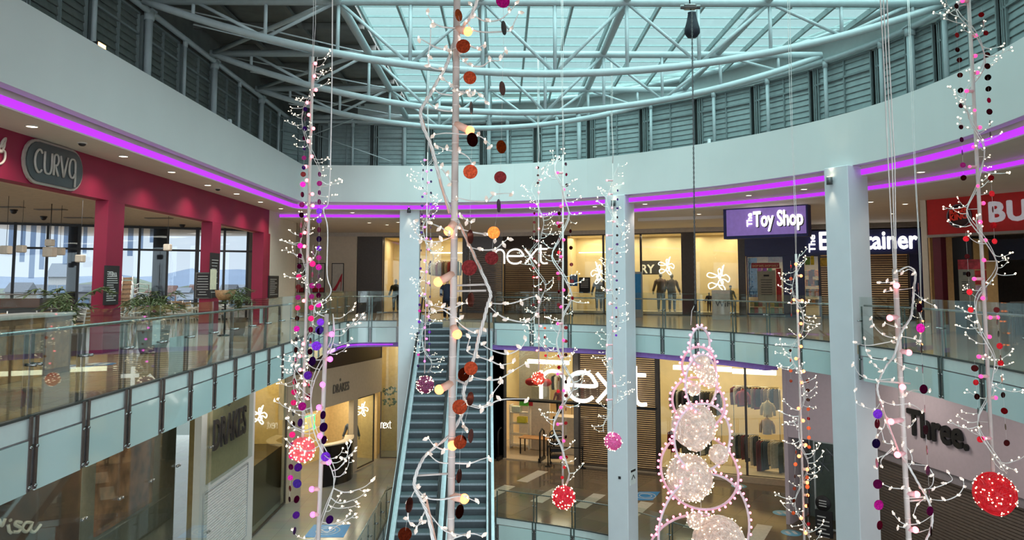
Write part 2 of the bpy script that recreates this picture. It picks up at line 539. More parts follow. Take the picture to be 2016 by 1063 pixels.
# fascia
struct('wall_fascia', MB().wall(FASC, Z_F, Z_FT, 0.22), mat('fascia_paint', (216, 218, 215), 0.65, var=0.015, scale=0.8), 'broad smooth curved white fascia band around the atrium')
struct('ceiling', MB().wall(offset(FASC, 0.22), Z_FT - 0.5, Z_FT - 0.1, 1.4), mat('gallery_roof_felt', (150, 150, 148), 0.8), 'flat roof over the gallery behind the fascia')
b = MB().wall(offset(FASC, 0.31), Z_C1 + 0.002, Z_F + 0.3, 0.1)
struct('trim_2', b, WHITE, 'cove recess behind the fascia')
i0 = FP.near_px(2016, 40) if False else 0
C1p = offset(FASC, 0.285)
struct('trim_3', MB().wall(C1p, 4.37, 4.51, 0.02), PURPLE, 'purple light strip along the ceiling cove behind the fascia')
IN2 = offset(FASC, 1.885)
IN2 = [(-9.0, 30.53)] + [p for p in IN2 if p[1] > 5 and p[0] > -7.2 and not (p[0] < -5 and p[1] < 29.5)]
struct('trim_4', MB().wall(IN2, 4.19, 4.29, 0.012), PURPLE, 'second purple light strip along the inner ceiling step')

# purple strip under the upper slab, its glow painted into the soffit edge
for nm, (a, c) in {'trim_5': (RP.near_px(655, 25, 34), RP.near_px(790, 28, 40)), 'trim_6': (RP.near_px(968, 30), RP.near_px(1500, 30))}.items():
    seg = offset(RP.seg(a, c), -0.10) if False else RP.seg(a, c)
    struct(nm, MB().wall(offset(seg, 0.02), -1.04, -0.85, 0.5), mat('purple_glow_soffit', (150, 112, 190), 0.6), 'edge under the upper slab with purple glow painted into its colour')
seg = RP.seg(RP.near_px(668, 25, 34), RP.near_px(776, 28, 40))
struct('trim_7', MB().wall(offset(seg, 0.0), -0.965, -0.93, 0.02), PURPLE, 'thin purple light strip under the upper slab left of the escalators')

# ------------------------------------------------------------------ clerestory of louvres above the fascia
CL = offset(FASC, 0.75)
CLP = Path(CL)
Z_L0, Z_L1, Z_TOP = 5.85, 7.7, 8.75
s0 = 3.0
bays = []
k = s0
wn_ = 0
while k < CLP.L - 2:
    bays.append((k, min(k + 2.15, CLP.L - 1))); k += 2.15
for (a, c) in bays:
    p, q = CLP.at(a + 0.16), CLP.at(c - 0.02)
    mid = CLP.at((a + c) / 2)
    t = (q - p).normalized(); n = Vector((-t.y, t.x))   # outwards
    wn_ += 1
    fr = MB()
    L = (q - p).length
    P3 = lambda s, z, d=0: (p.x + t.x * s + n.x * d, p.y + t.y * s + n.y * d, z)
    for s in (0.0, 0.07, 0.16, L * 0.55, L):
        fr.beam(P3(s, Z_L0), P3(s, Z_L1), 0.035, 0.07, up=(n.x, n.y, 0))
    for z in (Z_L1, Z_L0, 7.22):
        fr.beam(P3(0, z), P3(L, z), 0.07, 0.05)
    root = struct('window_%d' % wn_, fr, FRM, 'louvred clerestory bay frame')
    bl = MB()
    z = Z_L0 + 0.1
    while z < Z_L1 - 0.06:
        bl.hexa([P3(0.17, z - 0.07, 0.02), P3(L, z - 0.07, 0.02), P3(L, z + 0.11, 0.055), P3(0.17, z + 0.11, 0.055),
                 P3(0.17, z - 0.06, 0.008), P3(L, z - 0.06, 0.008), P3(L, z + 0.12, 0.045), P3(0.17, z + 0.12, 0.045)])
        z += 0.168
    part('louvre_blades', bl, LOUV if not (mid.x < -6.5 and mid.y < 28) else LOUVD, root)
# panel band above louvres (far and right)
farL = CLP.near_px(595, 20, 40)
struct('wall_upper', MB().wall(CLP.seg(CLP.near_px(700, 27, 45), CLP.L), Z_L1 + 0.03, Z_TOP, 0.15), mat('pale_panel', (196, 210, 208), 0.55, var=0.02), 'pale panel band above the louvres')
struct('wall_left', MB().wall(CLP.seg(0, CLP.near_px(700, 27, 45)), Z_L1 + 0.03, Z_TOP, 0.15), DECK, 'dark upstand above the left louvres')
# dark backing behind louvres so sky does not leak between blades
struct('wall_outer', MB().wall(offset(CL, 0.22), Z_L0 - 0.3, Z_TOP, 0.08), mat('backing_board', (84, 92, 90), 0.8), 'backing boards outside the louvres')

# posts in front of the louvres
def post(px, ytop, Y, r, label, ztop=None, s=None):
    s = CLP.near_px(px, 5) if s is None else s
    q = CLP.at(s); t = CLP.tan(s)
    q = q - Vector((-t.y, t.x)) * 0.16
    root = thing('roof_column', label, 'column', (q.x, q.y, Z_FT - 0.3), 'slender round columns along the clerestory')
    part('shaft', MB().cyl((q.x, q.y, Z_FT - 0.3), (q.x, q.y, Z_L1 + 0.1), r, 12), STEEL, root)
    part('head_plate', MB().box((q.x, q.y, Z_L1 + 0.12), (r * 3, r * 3, 0.04)).cyl((q.x, q.y, Z_L1 - 0.1), (q.x, q.y, Z_L1 + 0.1), r * 1.35, 12), STEEL, root)
    return q
LX = [(148, .05), (262, .085), (338, .045), (400, .085), (452, .045), (498, .08), (534, .045), (568, .08)]
FX = [(645, .05), (692, .05), (795, .075), (963, .085), (1001, .055), (1102, .055), (1146, .08), (1205, .055), (1290, .05), (1416, .055), (1527, .055), (1644, .055), (1758, .05), (1822, .09), (1893, .06)]
posl = []
for i, (px, r) in enumerate(LX):
    s = CLP.near_px(px, 3, 31)
    posl.append(post(px, 0, 0, r, '%s grey round column from the left against the dark left clerestory' % (ORD[i],), s=s))
for i, (px, r) in enumerate(FX):
    post(px, 0, 0, r, '%s grey round column from the left above the far and right fascia' % ORD[i], s=CLP.near_px(px, 30))

# ------------------------------------------------------------------ roof
XS = [-3.65, -0.5, 2.75, 5.9]
YS = [16.5, 20.4, 24.2, 28.4]
ZG = 8.35
struct('ceiling', MB().slab([(-9.5, -2), (14, -2), (14, 9), (XS[0] - .1, 9), (XS[0] - .1, YS[3] + .15), (14, YS[3] + .15), (14, 32), (-9.5, 32)], [], 8.55, 8.75), DECK, 'dark ribbed underside of the left roof, with an unseen near strip added to cut light')  # opaque near strip, out of view, added to dim the near light columns
b = MB()
for y in [3 + 1.9 * i for i in range(14)]:
    b.beam((-9.0, y, 8.46), (XS[0] - .1, y, 8.46), 0.10, 0.16)
for x in (-7.0, -5.4):
    b.beam((x, 0, 8.40), (x, 29, 8.40), 0.12, 0.10)
struct('trim_8', b, DECK, 'dark purlins under the left roof')
# left eave tube
b = MB()
def rightx(y):
    best = None
    for q in offset(CL, -0.2):
        if q[0] > 1 and (best is None or abs(q[1] - y) < best[0]): best = (abs(q[1] - y), q[0])
    return best[1]
eave = thing('eave_tube', 'long grey steel tube running round the heads of the clerestory columns', 'roof beam', (-8, 20, Z_ROOF))
part('tube', MB().tube([(p[0], p[1], Z_ROOF) for p in CLP.seg(3, CLP.L - 1) and offset(CLP.seg(3, CLP.L - 1), -0.16)], 0.075, 10), STEEL, eave)

trl = ['nearest', 'second nearest', 'third nearest', 'farthest']
for i, y in enumerate(YS):
    xl = -7.95
    xr = {0: 9.9, 1: 8.75, 2: 6.1, 3: -0.4}[i] 
    if i == 3: xr = 1.2
    ztc, sag = Z_ROOF, [1.62, 1.62, 1.28, 0.0][i]
    root = thing('roof_truss', '%s pale grey tubular truss with bowed lower chord across the roof' % trl[i], 'roof truss', (xl, y, ztc), 'bowed steel trusses under the skylight')
    part('top_chord', MB().tube([(xl, y, ztc), (xr, y, ztc)], 0.095 if i < 3 else 0.1, 12), STEEL, root)
    if i < 3:
        pts = []
        for k in range(33):
            f = k / 32
            pts.append((xl + (xr - xl) * f, y, ztc - sag * 4 * f * (1 - f) * (1 if True else 0)))
        part('bottom_chord', MB().tube(pts, 0.085, 12), STEEL, root)
        zb = lambda x: ztc - sag * 4 * ((x - xl) / (xr - xl)) * (1 - (x - xl) / (xr - xl))
        xs = []
        x = XS[0] - 1.63 * 2
        nodes_x = [XS[0] + 1.6 * (j - 2) for j in range(12)]
        nodes_x = [x for x in nodes_x if xl + 0.6 < x < xr - 0.6]
        for j, x in enumerate(nodes_x):
            part('vertical', MB().cyl((x, y, ztc), (x, y, zb(x)), 0.042, 8), STEEL, root)
        for j in range(len(nodes_x) - 1):
            a, c = nodes_x[j], nodes_x[j + 1]
            if j % 2 == 0: part('diagonal', MB().cyl((a, y, ztc), (c, y, zb(c)), 0.04, 8), STEEL, root)
            else: part('diagonal', MB().cyl((a, y, zb(a)), (c, y, ztc), 0.04, 8), STEEL, root)
# tie diagonals in the dark left roof
root = thing('roof_bracing', 'thin crossing tie rods and struts under the dark left roof', 'roof bracing', (-6, 20, 7.8))
for i in range(3):
    y0, y1 = YS[i], YS[i + 1]
    part('strut', MB().cyl((-7.9, y1, Z_ROOF), (XS[0], y0, Z_ROOF + .05), 0.06, 8), STEEL, root)
    part('tie_rod', MB().cyl((-7.9, y0, Z_ROOF), (XS[0], y1, Z_ROOF), 0.02, 6), STEEL, root)
    part('tie_rod', MB().cyl((-7.0, y0 + .4, 7.4), (-5.2, y1, Z_ROOF), 0.018, 6), STEEL, root)
part('tie_rod', MB().cyl((-7.6, 28.3, 6.9), (-5.6, 28.3, 7.7), 0.018, 6), STEEL, root)
part('tie_rod', MB().cyl((-7.6, 28.3, 7.3), (-4.2, 28.3, 6.1), 0.018, 6), STEEL, root)
part('strut', MB().cyl((-7.9, 12.6, Z_ROOF), (XS[0], 16.5, Z_ROOF), 0.07, 8), STEEL, root)

# skylight
sk = thing('skylight', 'big pale turquoise glazed skylight with steel bars above the atrium', 'skylight', (2.5, 20, ZG)); sk['kind'] = 'structure'
XR = 9.2
sky_out = [(XS[0], 9), (XS[0], YS[3])] + [(x, y) for x, y in [(-0.4, 28.5), (1.9, 28.1), (4.0, 26.9), (6.2, 25.0), (8.0, 22.6), (9.3, 19.8), (9.9, 16.8), (9.8, 13.5), (9.0, 9.0)]]
part('glass_roof', MB().slab(sky_out, [], ZG + 0.10, ZG + 0.115), SKYG, sk)
part('edge_tube', MB().tube([(XS[0], 9, Z_ROOF), (XS[0], YS[3], Z_ROOF)], 0.1, 12), STEEL, sk)
def xmax(y):
    r = XS[0]
    pts = sky_out[1:]
    for a, c in zip(pts, pts[1:]):
        if (a[1] - y) * (c[1] - y) <= 0 and a[1] != c[1]:
            r = max(r, a[0] + (c[0] - a[0]) * (y - a[1]) / (c[1] - a[1]))
    return r
def ymax(x):
    r = 9.2
    pts = sky_out
    for a, c in zip(pts, pts[1:]):
        if (a[0] - x) * (c[0] - x) <= 0 and a[0] != c[0]:
            r = max(r, a[1] + (c[1] - a[1]) * (x - a[0]) / (c[0] - a[0]))
    return r
for x in XS[1:]:
    part('long_tube', MB().tube([(x, 9, Z_ROOF + .06), (x, ymax(x) - .2, Z_ROOF + .06)], 0.095, 10), STEEL, sk)
for i, x in enumerate([XS[0] + 0.12] + [XS[0] + 1.07 * (j + 1) for j in range(12)]):
    part('rafter', MB().beam((x, 9, ZG), (x, ymax(x), ZG), 0.06, 0.14), mat('rafter_steel', (140, 156, 156), 0.5), sk)
y = 9.5
while y < 28.4:
    part('glazing_bar', MB().beam((XS[0], y, ZG + .07), (xmax(y), y, ZG + .07), 0.035, 0.05), mat('glazing_bar_paint', (150, 170, 170), 0.5), sk)
    y += 0.85 if int((y) * 10) % 2 else 0.75
struct('trim_9', MB().tube([(x, y, ZG + 0.05) for x, y in sky_out[1:]], 0.09, 8), STEEL, 'steel edge round the skylight')
b = MB().slab([(p[0], p[1]) for p in offset(sky_out[1:-1], 0.0)] + [(p[0], p[1]) for p in offset(sky_out[1:-1], 2.6)][::-1], [], ZG + 0.12, ZG + 0.2)
struct('ceiling', b, mat('roof_edge_panel', (170, 182, 180), 0.6), 'narrow roof edge between skylight and outer wall')
# ------------------------------------------------------------------ columns
def column(px0, px1, pyt, Y, ang, w, label, zt=Z_F):
    c = P((px0 + px1) / 2, 550, Y)
    root = thing('column', label, 'column', (c.x, c.y, -15), 'tall white square columns round the atrium')
    part('shaft', MB().bev((c.x, c.y, (zt - 15) / 2), (w, w, zt + 15), 0.015, rz=ang), COLM, root)
    return root, c
colA, cA = column(787, 826, 398, 29.6, 0.05, 0.76, 'white square column just left of the escalators')
colC, cC = column(1193, 1250, 384, 26.6, -0.62, 0.76, 'white square column right of the upper escalator landing, with pink ball in front')
colD, cD = column(1631, 1713, 330, 19.8, -1.12, 0.75, 'broad white square column in front of the toy shop')
def uplight(px, py, col, ang, off, label):
    nrm_ = Matrix.Rotation(ang, 3, 'Z') @ Vector((off, -.47, 0)); c = Vector((col.x + nrm_.x, col.y + nrm_.y, P(px, py, col.y).z)); inw = Matrix.Rotation(ang, 3, 'Z') @ Vector((0, .10, 0))
    r = thing('wall_lamp', label, 'lamp', c, 'cylinder up and down lamps on the columns')
    part('lamp_body', MB().cyl(c + Vector((0, 0, -.1)), c + Vector((0, 0, .1)), 0.075, 16).cyl(c, c + inw, 0.03, 8), mat('lamp_grey', (96, 98, 98), 0.4, 0.6), r)
    part('lens', MB().cyl(c + Vector((0, 0, .1)), c + Vector((0, 0, .106)), 0.06, 16), mat('lamp_lens', (255, 240, 210), 0.4, emit=(255, 235, 190), es=8), r)
    for sg in (1, -1):
        L = bpy.data.lights.new('column_lamp_light', 'SPOT'); L.energy = 7 if sg > 0 else 12; L.color = (1, .86, .62)
        L.spot_size = 1.3 if sg > 0 else 0.9; L.spot_blend = 0.6; L.shadow_soft_size = 0.04
        lo = bpy.data.objects.new('column_lamp_light', L); COL.objects.link(lo); lo.parent = r
        lo.location = (0, 0, 0.13 * sg); lo.rotation_euler = (0 if sg < 0 else pi, 0, 0)
uplight(803, 416, cA, .05, -.02, 'small grey cylinder lamp on the column left of the escalators')
uplight(1209, 402, cC, -.62, 0, 'small grey cylinder lamp on the middle column')
uplight(1643, 357, cD, -1.12, -.12, 'small grey cylinder lamp on the broad right column')

# ------------------------------------------------------------------ glass balustrades
HANDR = mat('handrail_steel', (170, 176, 174), 0.25, 0.85)
STRIP = mat('white_edge_strip', (202, 214, 212), 0.3, var=0.02)
BOLT = mat('bolt_steel', (150, 150, 148), 0.25, 0.9)
def balustrade(label, path, s0, s1, step, z=0.0, left=False, spand=True, gap=0.12, top=1.22, panel_label=None):
    PT = Path(path)
    c = PT.at((s0 + s1) / 2)
    root = thing('glass_balustrade', label, 'balustrade', (c.x, c.y, z), None)
    n = max(1, round((s1 - s0) / step)); st = (s1 - s0) / n
    V = lambda q, zz, d: (q.x + d[0], q.y + d[1], zz + z)
    def strip(a, b, z0, z1, d0, d1, m, name, lab=None):
        pa = [Vector(p) for p in PT.seg(a, b)]
        out0 = offset([tuple(p) for p in pa], -d0)
        mb = MB().wall(out0, z + z0, z + z1, -(d1 - d0))
        return part(name, mb, m, root, lab)
    part('handrail', MB().tube([(p[0], p[1], z + 1.0) for p in offset(PT.seg(s0 + .05, s1 - .05), 0.10)], 0.024, 8), HANDR, root)
    strip(s0, s1, -0.24, 0.0, -0.02, 0.03, STRIP, 'edge_strip')
    strip(s0, s1, 0.0, 0.03, -0.02, 0.045, mat('glass_channel', (70, 76, 74), 0.4, 0.4), 'glass_channel')
    for i in range(n):
        a, b = s0 + i * st, s0 + (i + 1) * st
        strip(a + 0.012, b - 0.012, 0.02, top, 0.0, 0.014, RAILG, 'glass_panel')
        if spand:
            strip(a + gap + 0.02, b - 0.02, -0.86, -0.26, 0.035, 0.055, SPAN, 'fascia_panel')
        # twin flat posts at each joint
        pm = MB(); bm_ = MB(); rng_ = []
        for dx in ((0.0, gap) if i else (0.02,)):
            q = PT.at(a + dx); t = PT.tan(a + dx); nr = Vector((t.y, -t.x))
            for (zz0, zz1, off, w, d) in ((-0.84, 0.02, 0.06, 0.05, 0.02), (0.02, 0.98, -0.045, 0.075 if left else 0.045, 0.014)):
                pm.beam(V(q, zz0, nr * off), V(q, zz1, nr * off), w, d, up=(nr.x, nr.y, 0))
            for zz in (-0.34, -0.80, 0.62):
                bm_.cyl(V(q, zz, nr * -0.05), V(q, zz, nr * 0.085), 0.018, 8)
        nf = len(pm.f); pm.add(bm_.v, bm_.f, True)
        po = part('post', pm, POSTM if left else mat('post_steel', (92, 104, 102), 0.35, 0.6), root)
        po.data.materials.append(BOLT)
        for pl in po.data.polygons:
            if pl.index >= nf: pl.material_index = 1
    return root
# backing white face of slab behind fascia panels
struct('trim_10', MB().wall(offset(RAIL, 0.005), -0.86, -0.25, 0.02), mat('slab_edge_paint', (188, 204, 202), 0.4), 'pale painted slab edge behind the fascia panels')
sA = RP.near_px(578, 10, 24)
balustrade('long left glass balustrade in front of the cafe tables', RAIL, 2.0, sA, 1.12, left=True)
sC = RP.near_px(783, 26, 40)
balustrade('glass balustrade turning the far left corner to the column by the escalators', RAIL, sA + .02, sC, 1.15)
sE, sF = RP.near_px(974, 33), RP.near_px(1193, 33)
balustrade('glass balustrade between the escalators and the middle column', RAIL, sE, sF, 1.45)
sG, sH = RP.near_px(1238, 33), RP.near_px(1640, 33)
balustrade('glass balustrade in front of the right upper shop window', RAIL, sG, sH, 1.45)
sI = RP.near_px(1688, 33)
balustrade('right glass balustrade in front of the burger restaurant', RAIL, sI, RP.L - 2, 1.5)
# lower floor balustrades
VP_ = Path(VOIDL)
a, c = RP.near_px(974, 33), RP.near_px(1196, 33)
balustrade('lower floor glass balustrade below the escalators on the right', RAIL, a + .1, c, 1.5, z=Z_LOW)
balustrade('lower floor glass balustrade right of the middle column', RAIL, RP.near_px(1246, 33), RP.near_px(1645, 33), 1.5, z=Z_LOW)
balustrade('lower floor glass balustrade left of the escalators', [(-4.4, 22.0), (-4.4, 30.0), (-3.9, 31.2)], 0, 9.2, 1.3, z=Z_LOW)

# ------------------------------------------------------------------ escalators
ESD = mat('escalator_step_metal', (112, 124, 128), 0.35, 0.5, var=0.1, scale=20)
ESR = mat('escalator_riser_metal', (58, 64, 68), 0.5, 0.4)
ESK = mat('escalator_skirt_steel', (198, 204, 208), 0.3, 0.3)
RUB = mat('black_handrail_rubber', (22, 24, 26), 0.45)
def escalator(x0, x1, label):
    """steps between x0 and x1 at the top; runs down towards the viewer"""
    yt = 31.5; zt = 0.0; sl = math.tan(radians(30)); dx = 0.022
    xc = (x0 + x1) / 2; w = x1 - x0
    root = thing('escalator', label, 'escalator', (xc, yt, 0), 'pair of grey escalators side by side')
    drop = Z_LOW - zt; run = -drop / sl
    X = lambda x, y: x + (yt - y) * dx
    stp = 0.4
    n = int(run / stp)
    for i in range(n + 1):
        y1 = yt - 0.15 - i * stp; zz = -0.02 - i * stp * sl if i else -0.02
        if i > 46: break
        x = X(xc, y1)
        m = MB().box((x, y1 - stp / 2, zz - 0.03), (w - 0.02, stp, 0.06))
        m2 = MB()
        st = part('step', m, ESD, root)
        r = part('riser', MB().box((x, y1 - stp + 0.012, zz - 0.06 - stp * sl / 2), (w - 0.02, 0.02, stp * sl)), ESR, st)
    # balustrade sides
    yb = yt - run
    for sx, nm in ((x0, 0), (x1, 1)):
        s = -1 if nm == 0 else 1
        def line(dz, off):
            return [(X(sx + s * off, yt + 1.2), yt + 1.2, dz), (X(sx + s * off, yt), yt, dz), (X(sx + s * off, yb), yb, Z_LOW + dz)]
        l = line(0, 0.06)
        part('skirt', MB().beam(Vector(l[1]) + Vector((0, 0, 0.10)), Vector(l[2]) + Vector((0, 0, 0.10)), 0.12, 0.34), ESK, root)
        l = line(0, 0.16)
        part('outer_panel', MB().beam(Vector(l[1]) + Vector((0, 0, -0.05)), Vector(l[2]) + Vector((0, 0, -0.05)), 0.12, 0.9), mat('escalator_cladding', (190, 202, 208), 0.3, 0.2), root)
        l = line(0.0, 0.09)
        part('glass_side', MB().beam(Vector(l[1]) + Vector((0, 0, 0.62)), Vector(l[2]) + Vector((0, 0, 0.62)), 0.012, 0.62), glass('escalator_glass', (0.97, 0.99, 0.98), 0.015), root)
        part('moving_handrail', MB().tube([Vector(l[0]) + Vector((0, 0, .45)), Vector(l[0]) + Vector((0, .12, .7)), Vector(l[0]) + Vector((0, 0, .95)), Vector(l[1]) + Vector((0, 0, .96)), Vector(l[2]) + Vector((0, 0, .96))], 0.04, 8), RUB, root)
    part('truss_soffit', MB().beam((X(xc, yt), yt, -0.75), (X(xc, yb), yb, Z_LOW - 0.75), w + 0.3, 0.5), mat('escalator_soffit', (120, 126, 128), 0.5), root)
    part('landing_plate', MB().box((xc, yt + 0.75, 0.012), (w + 0.2, 1.5, 0.02)), mat('landing_plate_metal', (120, 120, 116), 0.35, 0.6), root)
    return root
escalator(-3.20, -2.10, 'left escalator of the pair, next to the white column')
escalator(-1.70, -0.66, 'right escalator of the pair')
# ------------------------------------------------------------------ outer shell: unseen walls added to stop sky light leaking in
SHELL = mat('light_block_shell', (170, 165, 160), 0.8)
struct('wall_right', MB().box((26, 21, -3), (0.3, 50, 25)), SHELL)
struct('wall_back', MB().box((7.5, 46, -3), (37, 0.3, 25)), SHELL)
struct('wall_left', MB().box((-26, 21, -8), (0.3, 50, 14)), SHELL)
struct('ceiling', MB().slab([(-26, -2.9), (-9.6, -2.9), (-9.6, 46), (-10.95, 46), (-10.95, 33.0), (-26, 25.9)], [], 5.2, 5.4).slab([(14.1, -2.9), (26, -2.9), (26, 46), (14.1, 46)], [], 5.2, 5.4).slab([(-9.5, 32.1), (14, 32.1), (14, 46), (-9.5, 46)], [], 5.2, 5.4), SHELL, 'flat roof above the shops')

struct('ceiling', MB().slab([(-26, -22), (26, -22), (26, -2.0), (-26, -2.0)], [], 8.8, 9.0), SHELL, 'unseen roof added behind the viewer to keep high sky light out')  # unseen slab added so only low sky light enters from behind
struct('wall_near_sides', MB().box((26, -12, -3), (0.3, 18, 25)).box((-26, -12, -3), (0.3, 18, 25)), SHELL)
struct('floor', MB().box((0, -12.5, -0.3), (52, 19, .5)), FLOORU)
LF = ((-12.0, 39.7), (0.0, 39.7))       # plane of the shopfronts: left stretch
RF = ((0.0, 39.7), (17.7, 32.2))        # right stretch
def fr(a, b):
    d = Vector((b[0] - a[0], b[1] - a[1], 0)).normalized(); return d, Vector((-d.y, d.x, 0))
UP = Vector((0, 0, 1))
class Front:
    """a shopfront plane: pieces are placed by distance along it and height"""
    def __init__(s, a, b):
        s.a, s.b = a, b; s.d, s.n = fr(a, b); s.o = Vector((a[0], a[1], 0))
        if s.n.y < 0: s.n = -s.n          # n points away from the viewer, into the shop
    def s_of(s, px): q = PL(px, 550, s.a, s.b); return (q - s.o).dot(s.d)
    def z_of(s, px, py): return PL(px, py, s.a, s.b).z
    def pt(s, t, z, dep=0.0): return s.o + s.d * t + s.n * dep + UP * z
    def block(s, mb, t0, t1, z0, z1, d0, d1):
        p = s.pt
        return mb.hexa([p(t0, z0, d0), p(t1, z0, d0), p(t1, z0, d1), p(t0, z0, d1), p(t0, z1, d0), p(t1, z1, d0), p(t1, z1, d1), p(t0, z1, d1)])
    def pb(s, mb, px0, px1, z0, z1, d0, d1): return s.block(mb, s.s_of(px0), s.s_of(px1), z0, z1, d0, d1)
FL, FR_ = Front(*LF), Front(*RF)
ZS = 3.95                                 # shopfront head height
# bulkhead above the shopfronts and bare walls
struct('wall_bulkhead', FR_.block(FL.block(MB(), 1.3, 12, ZS, Z_C2, -0.05, 0.2), 0, 19.5, ZS, Z_C2, -0.05, 0.2), mat('bulkhead_paint', (188, 178, 168), 0.7), 'plain bulkhead above the far shopfronts')
b = MB(); FL.pb(b, 560, 702, 0, Z_C1, 0.0, 0.2)
struct('wall_far_left', b, CREAM, 'cream wall with shoe posters beside the fashion shop')
struct('wall_cafe_end', MB().box((-9.05, 31.2, 2.17), (0.2, 4.0, 4.34)).box((-9.9, 33.2, 2.17), (1.9, 0.2, 4.34)).box((-10.9, 36.4, 2.17), (0.2, 6.6, 4.34)), mat('cream_end_wall', (214, 204, 190), 0.7, var=0.02), 'cream wall right of the cafe')

# ------------------------------------------------------------------ generic shop pieces
WOOD = mat('light_oak', (176, 130, 82), 0.5, var=0.15, scale=14)
SHELFW = mat('shop_white', (222, 218, 208), 0.5)
BLACKM = mat('black_metal', (24, 24, 25), 0.4, 0.5)
CHROME = mat('chrome_rail', (180, 180, 178), 0.2, 1.0)
STRIPL = mat('shop_light_strip', (255, 250, 235), 0.4, emit=(255, 244, 215), es=3.6)
NEON = mat('white_neon_tube', (255, 255, 255), 0.4, emit=(255, 250, 235), es=2.2, sample=False)
SIGNW = mat('lit_white_letters', (255, 255, 255), 0.4, emit=(255, 252, 242), es=1.5, sample=False)
SHUT = mat('bronze_roller_shutter', (92, 76, 64), 0.42, 0.5, var=0.1, scale=20)
ROOMW = mat('shop_interior_wall', (226, 204, 160), 0.7, var=0.04, scale=2)
ROOMF = mat('shop_interior_floor', (176, 160, 136), 0.25, var=0.05)
def area(loc, size, e, col=(1, .84, .58), rot=(0, 0, 0), sy=None, name='shop_ceiling_light'):
    L = bpy.data.lights.new(name, 'AREA'); L.energy = e; L.color = col; L.shape = 'RECTANGLE'; L.size = size; L.size_y = sy or size
    o = bpy.data.objects.new(name, L); COL.objects.link(o); o.location = loc; o.rotation_euler = rot
    return o
def room(FRN, t0, t1, z0, z1, dep, name, m=ROOMW, e=120, nl=2, floor=True):
    b = MB()
    FRN.block(b, t0, t1, z0, z1, dep, dep + .1); FRN.block(b, t0 - .1, t0, z0, z1, 0.25, dep); FRN.block(b, t1, t1 + .1, z0, z1, 0.25, dep)
    FRN.block(b, t0, t1, z1 - .05, z1, 0.21, dep)
    struct(name, b, m)
    for i in range(nl):
        c = FRN.pt(t0 + (t1 - t0) * (i + .5) / nl, z1 - .12, dep * .45)
        area(c, 1.6, e / nl)
def shutter(FRN, px0, px1, z0, z1, label, dep=0.12):
    t0, t1 = FRN.s_of(px0), FRN.s_of(px1)
    root = thing('roller_shutter', label, 'shutter', FRN.pt((t0 + t1) / 2, z0, dep))
    b = MB(); z = z0 + .12
    while z < z1 - .02:
        FRN.block(b, t0 + .04, t1 - .04, z, z + 0.075, dep, dep + 0.02); z += 0.098
    part('slats', b, SHUT, root)
    part('side_guide', FRN.block(MB(), t0, t0 + .06, z0, z1, dep - .03, dep + .06), BRONZE, root); part('side_guide', FRN.block(MB(), t1 - .06, t1, z0, z1, dep - .03, dep + .06), BRONZE, root)
    part('bottom_bar', FRN.block(MB(), t0 + .04, t1 - .04, z0, z0 + .11, dep - .02, dep + .04), BRONZE, root)
    return root
def pane(FRN, px0, px1, z0, z1, label, dep=0.05, frame=BRONZE, m=None, fw=0.05):
    t0, t1 = FRN.s_of(px0), FRN.s_of(px1)
    root = thing('shop_window', label, 'shop window', FRN.pt((t0 + t1) / 2, z0, dep))
    f = MB()
    FRN.block(f, t0, t0 + fw, z0, z1, dep - .03, dep + .04); FRN.block(f, t1 - fw, t1, z0, z1, dep - .03, dep + .04)
    FRN.block(f, t0 + fw, t1 - fw, z1 - fw, z1, dep - .03, dep + .04); FRN.block(f, t0 + fw, t1 - fw, z0, z0 + fw, dep - .03, dep + .04)
    part('frame', f, frame, root)
    part('glass_pane', FRN.block(MB(), t0 + fw, t1 - fw, z0 + fw, z1 - fw, dep, dep + .012), m or SHOPG, root)
    return root
def clad(FRN, px0, px1, z0, z1, name, label, d0=-0.02, d1=0.25, m=BRONZE):
    return struct(name, FRN.pb(MB(), px0, px1, z0, z1, d0, d1), m, label)
TRN = [20]
def trim():
    TRN[0] += 1; return 'trim_%d' % TRN[0]

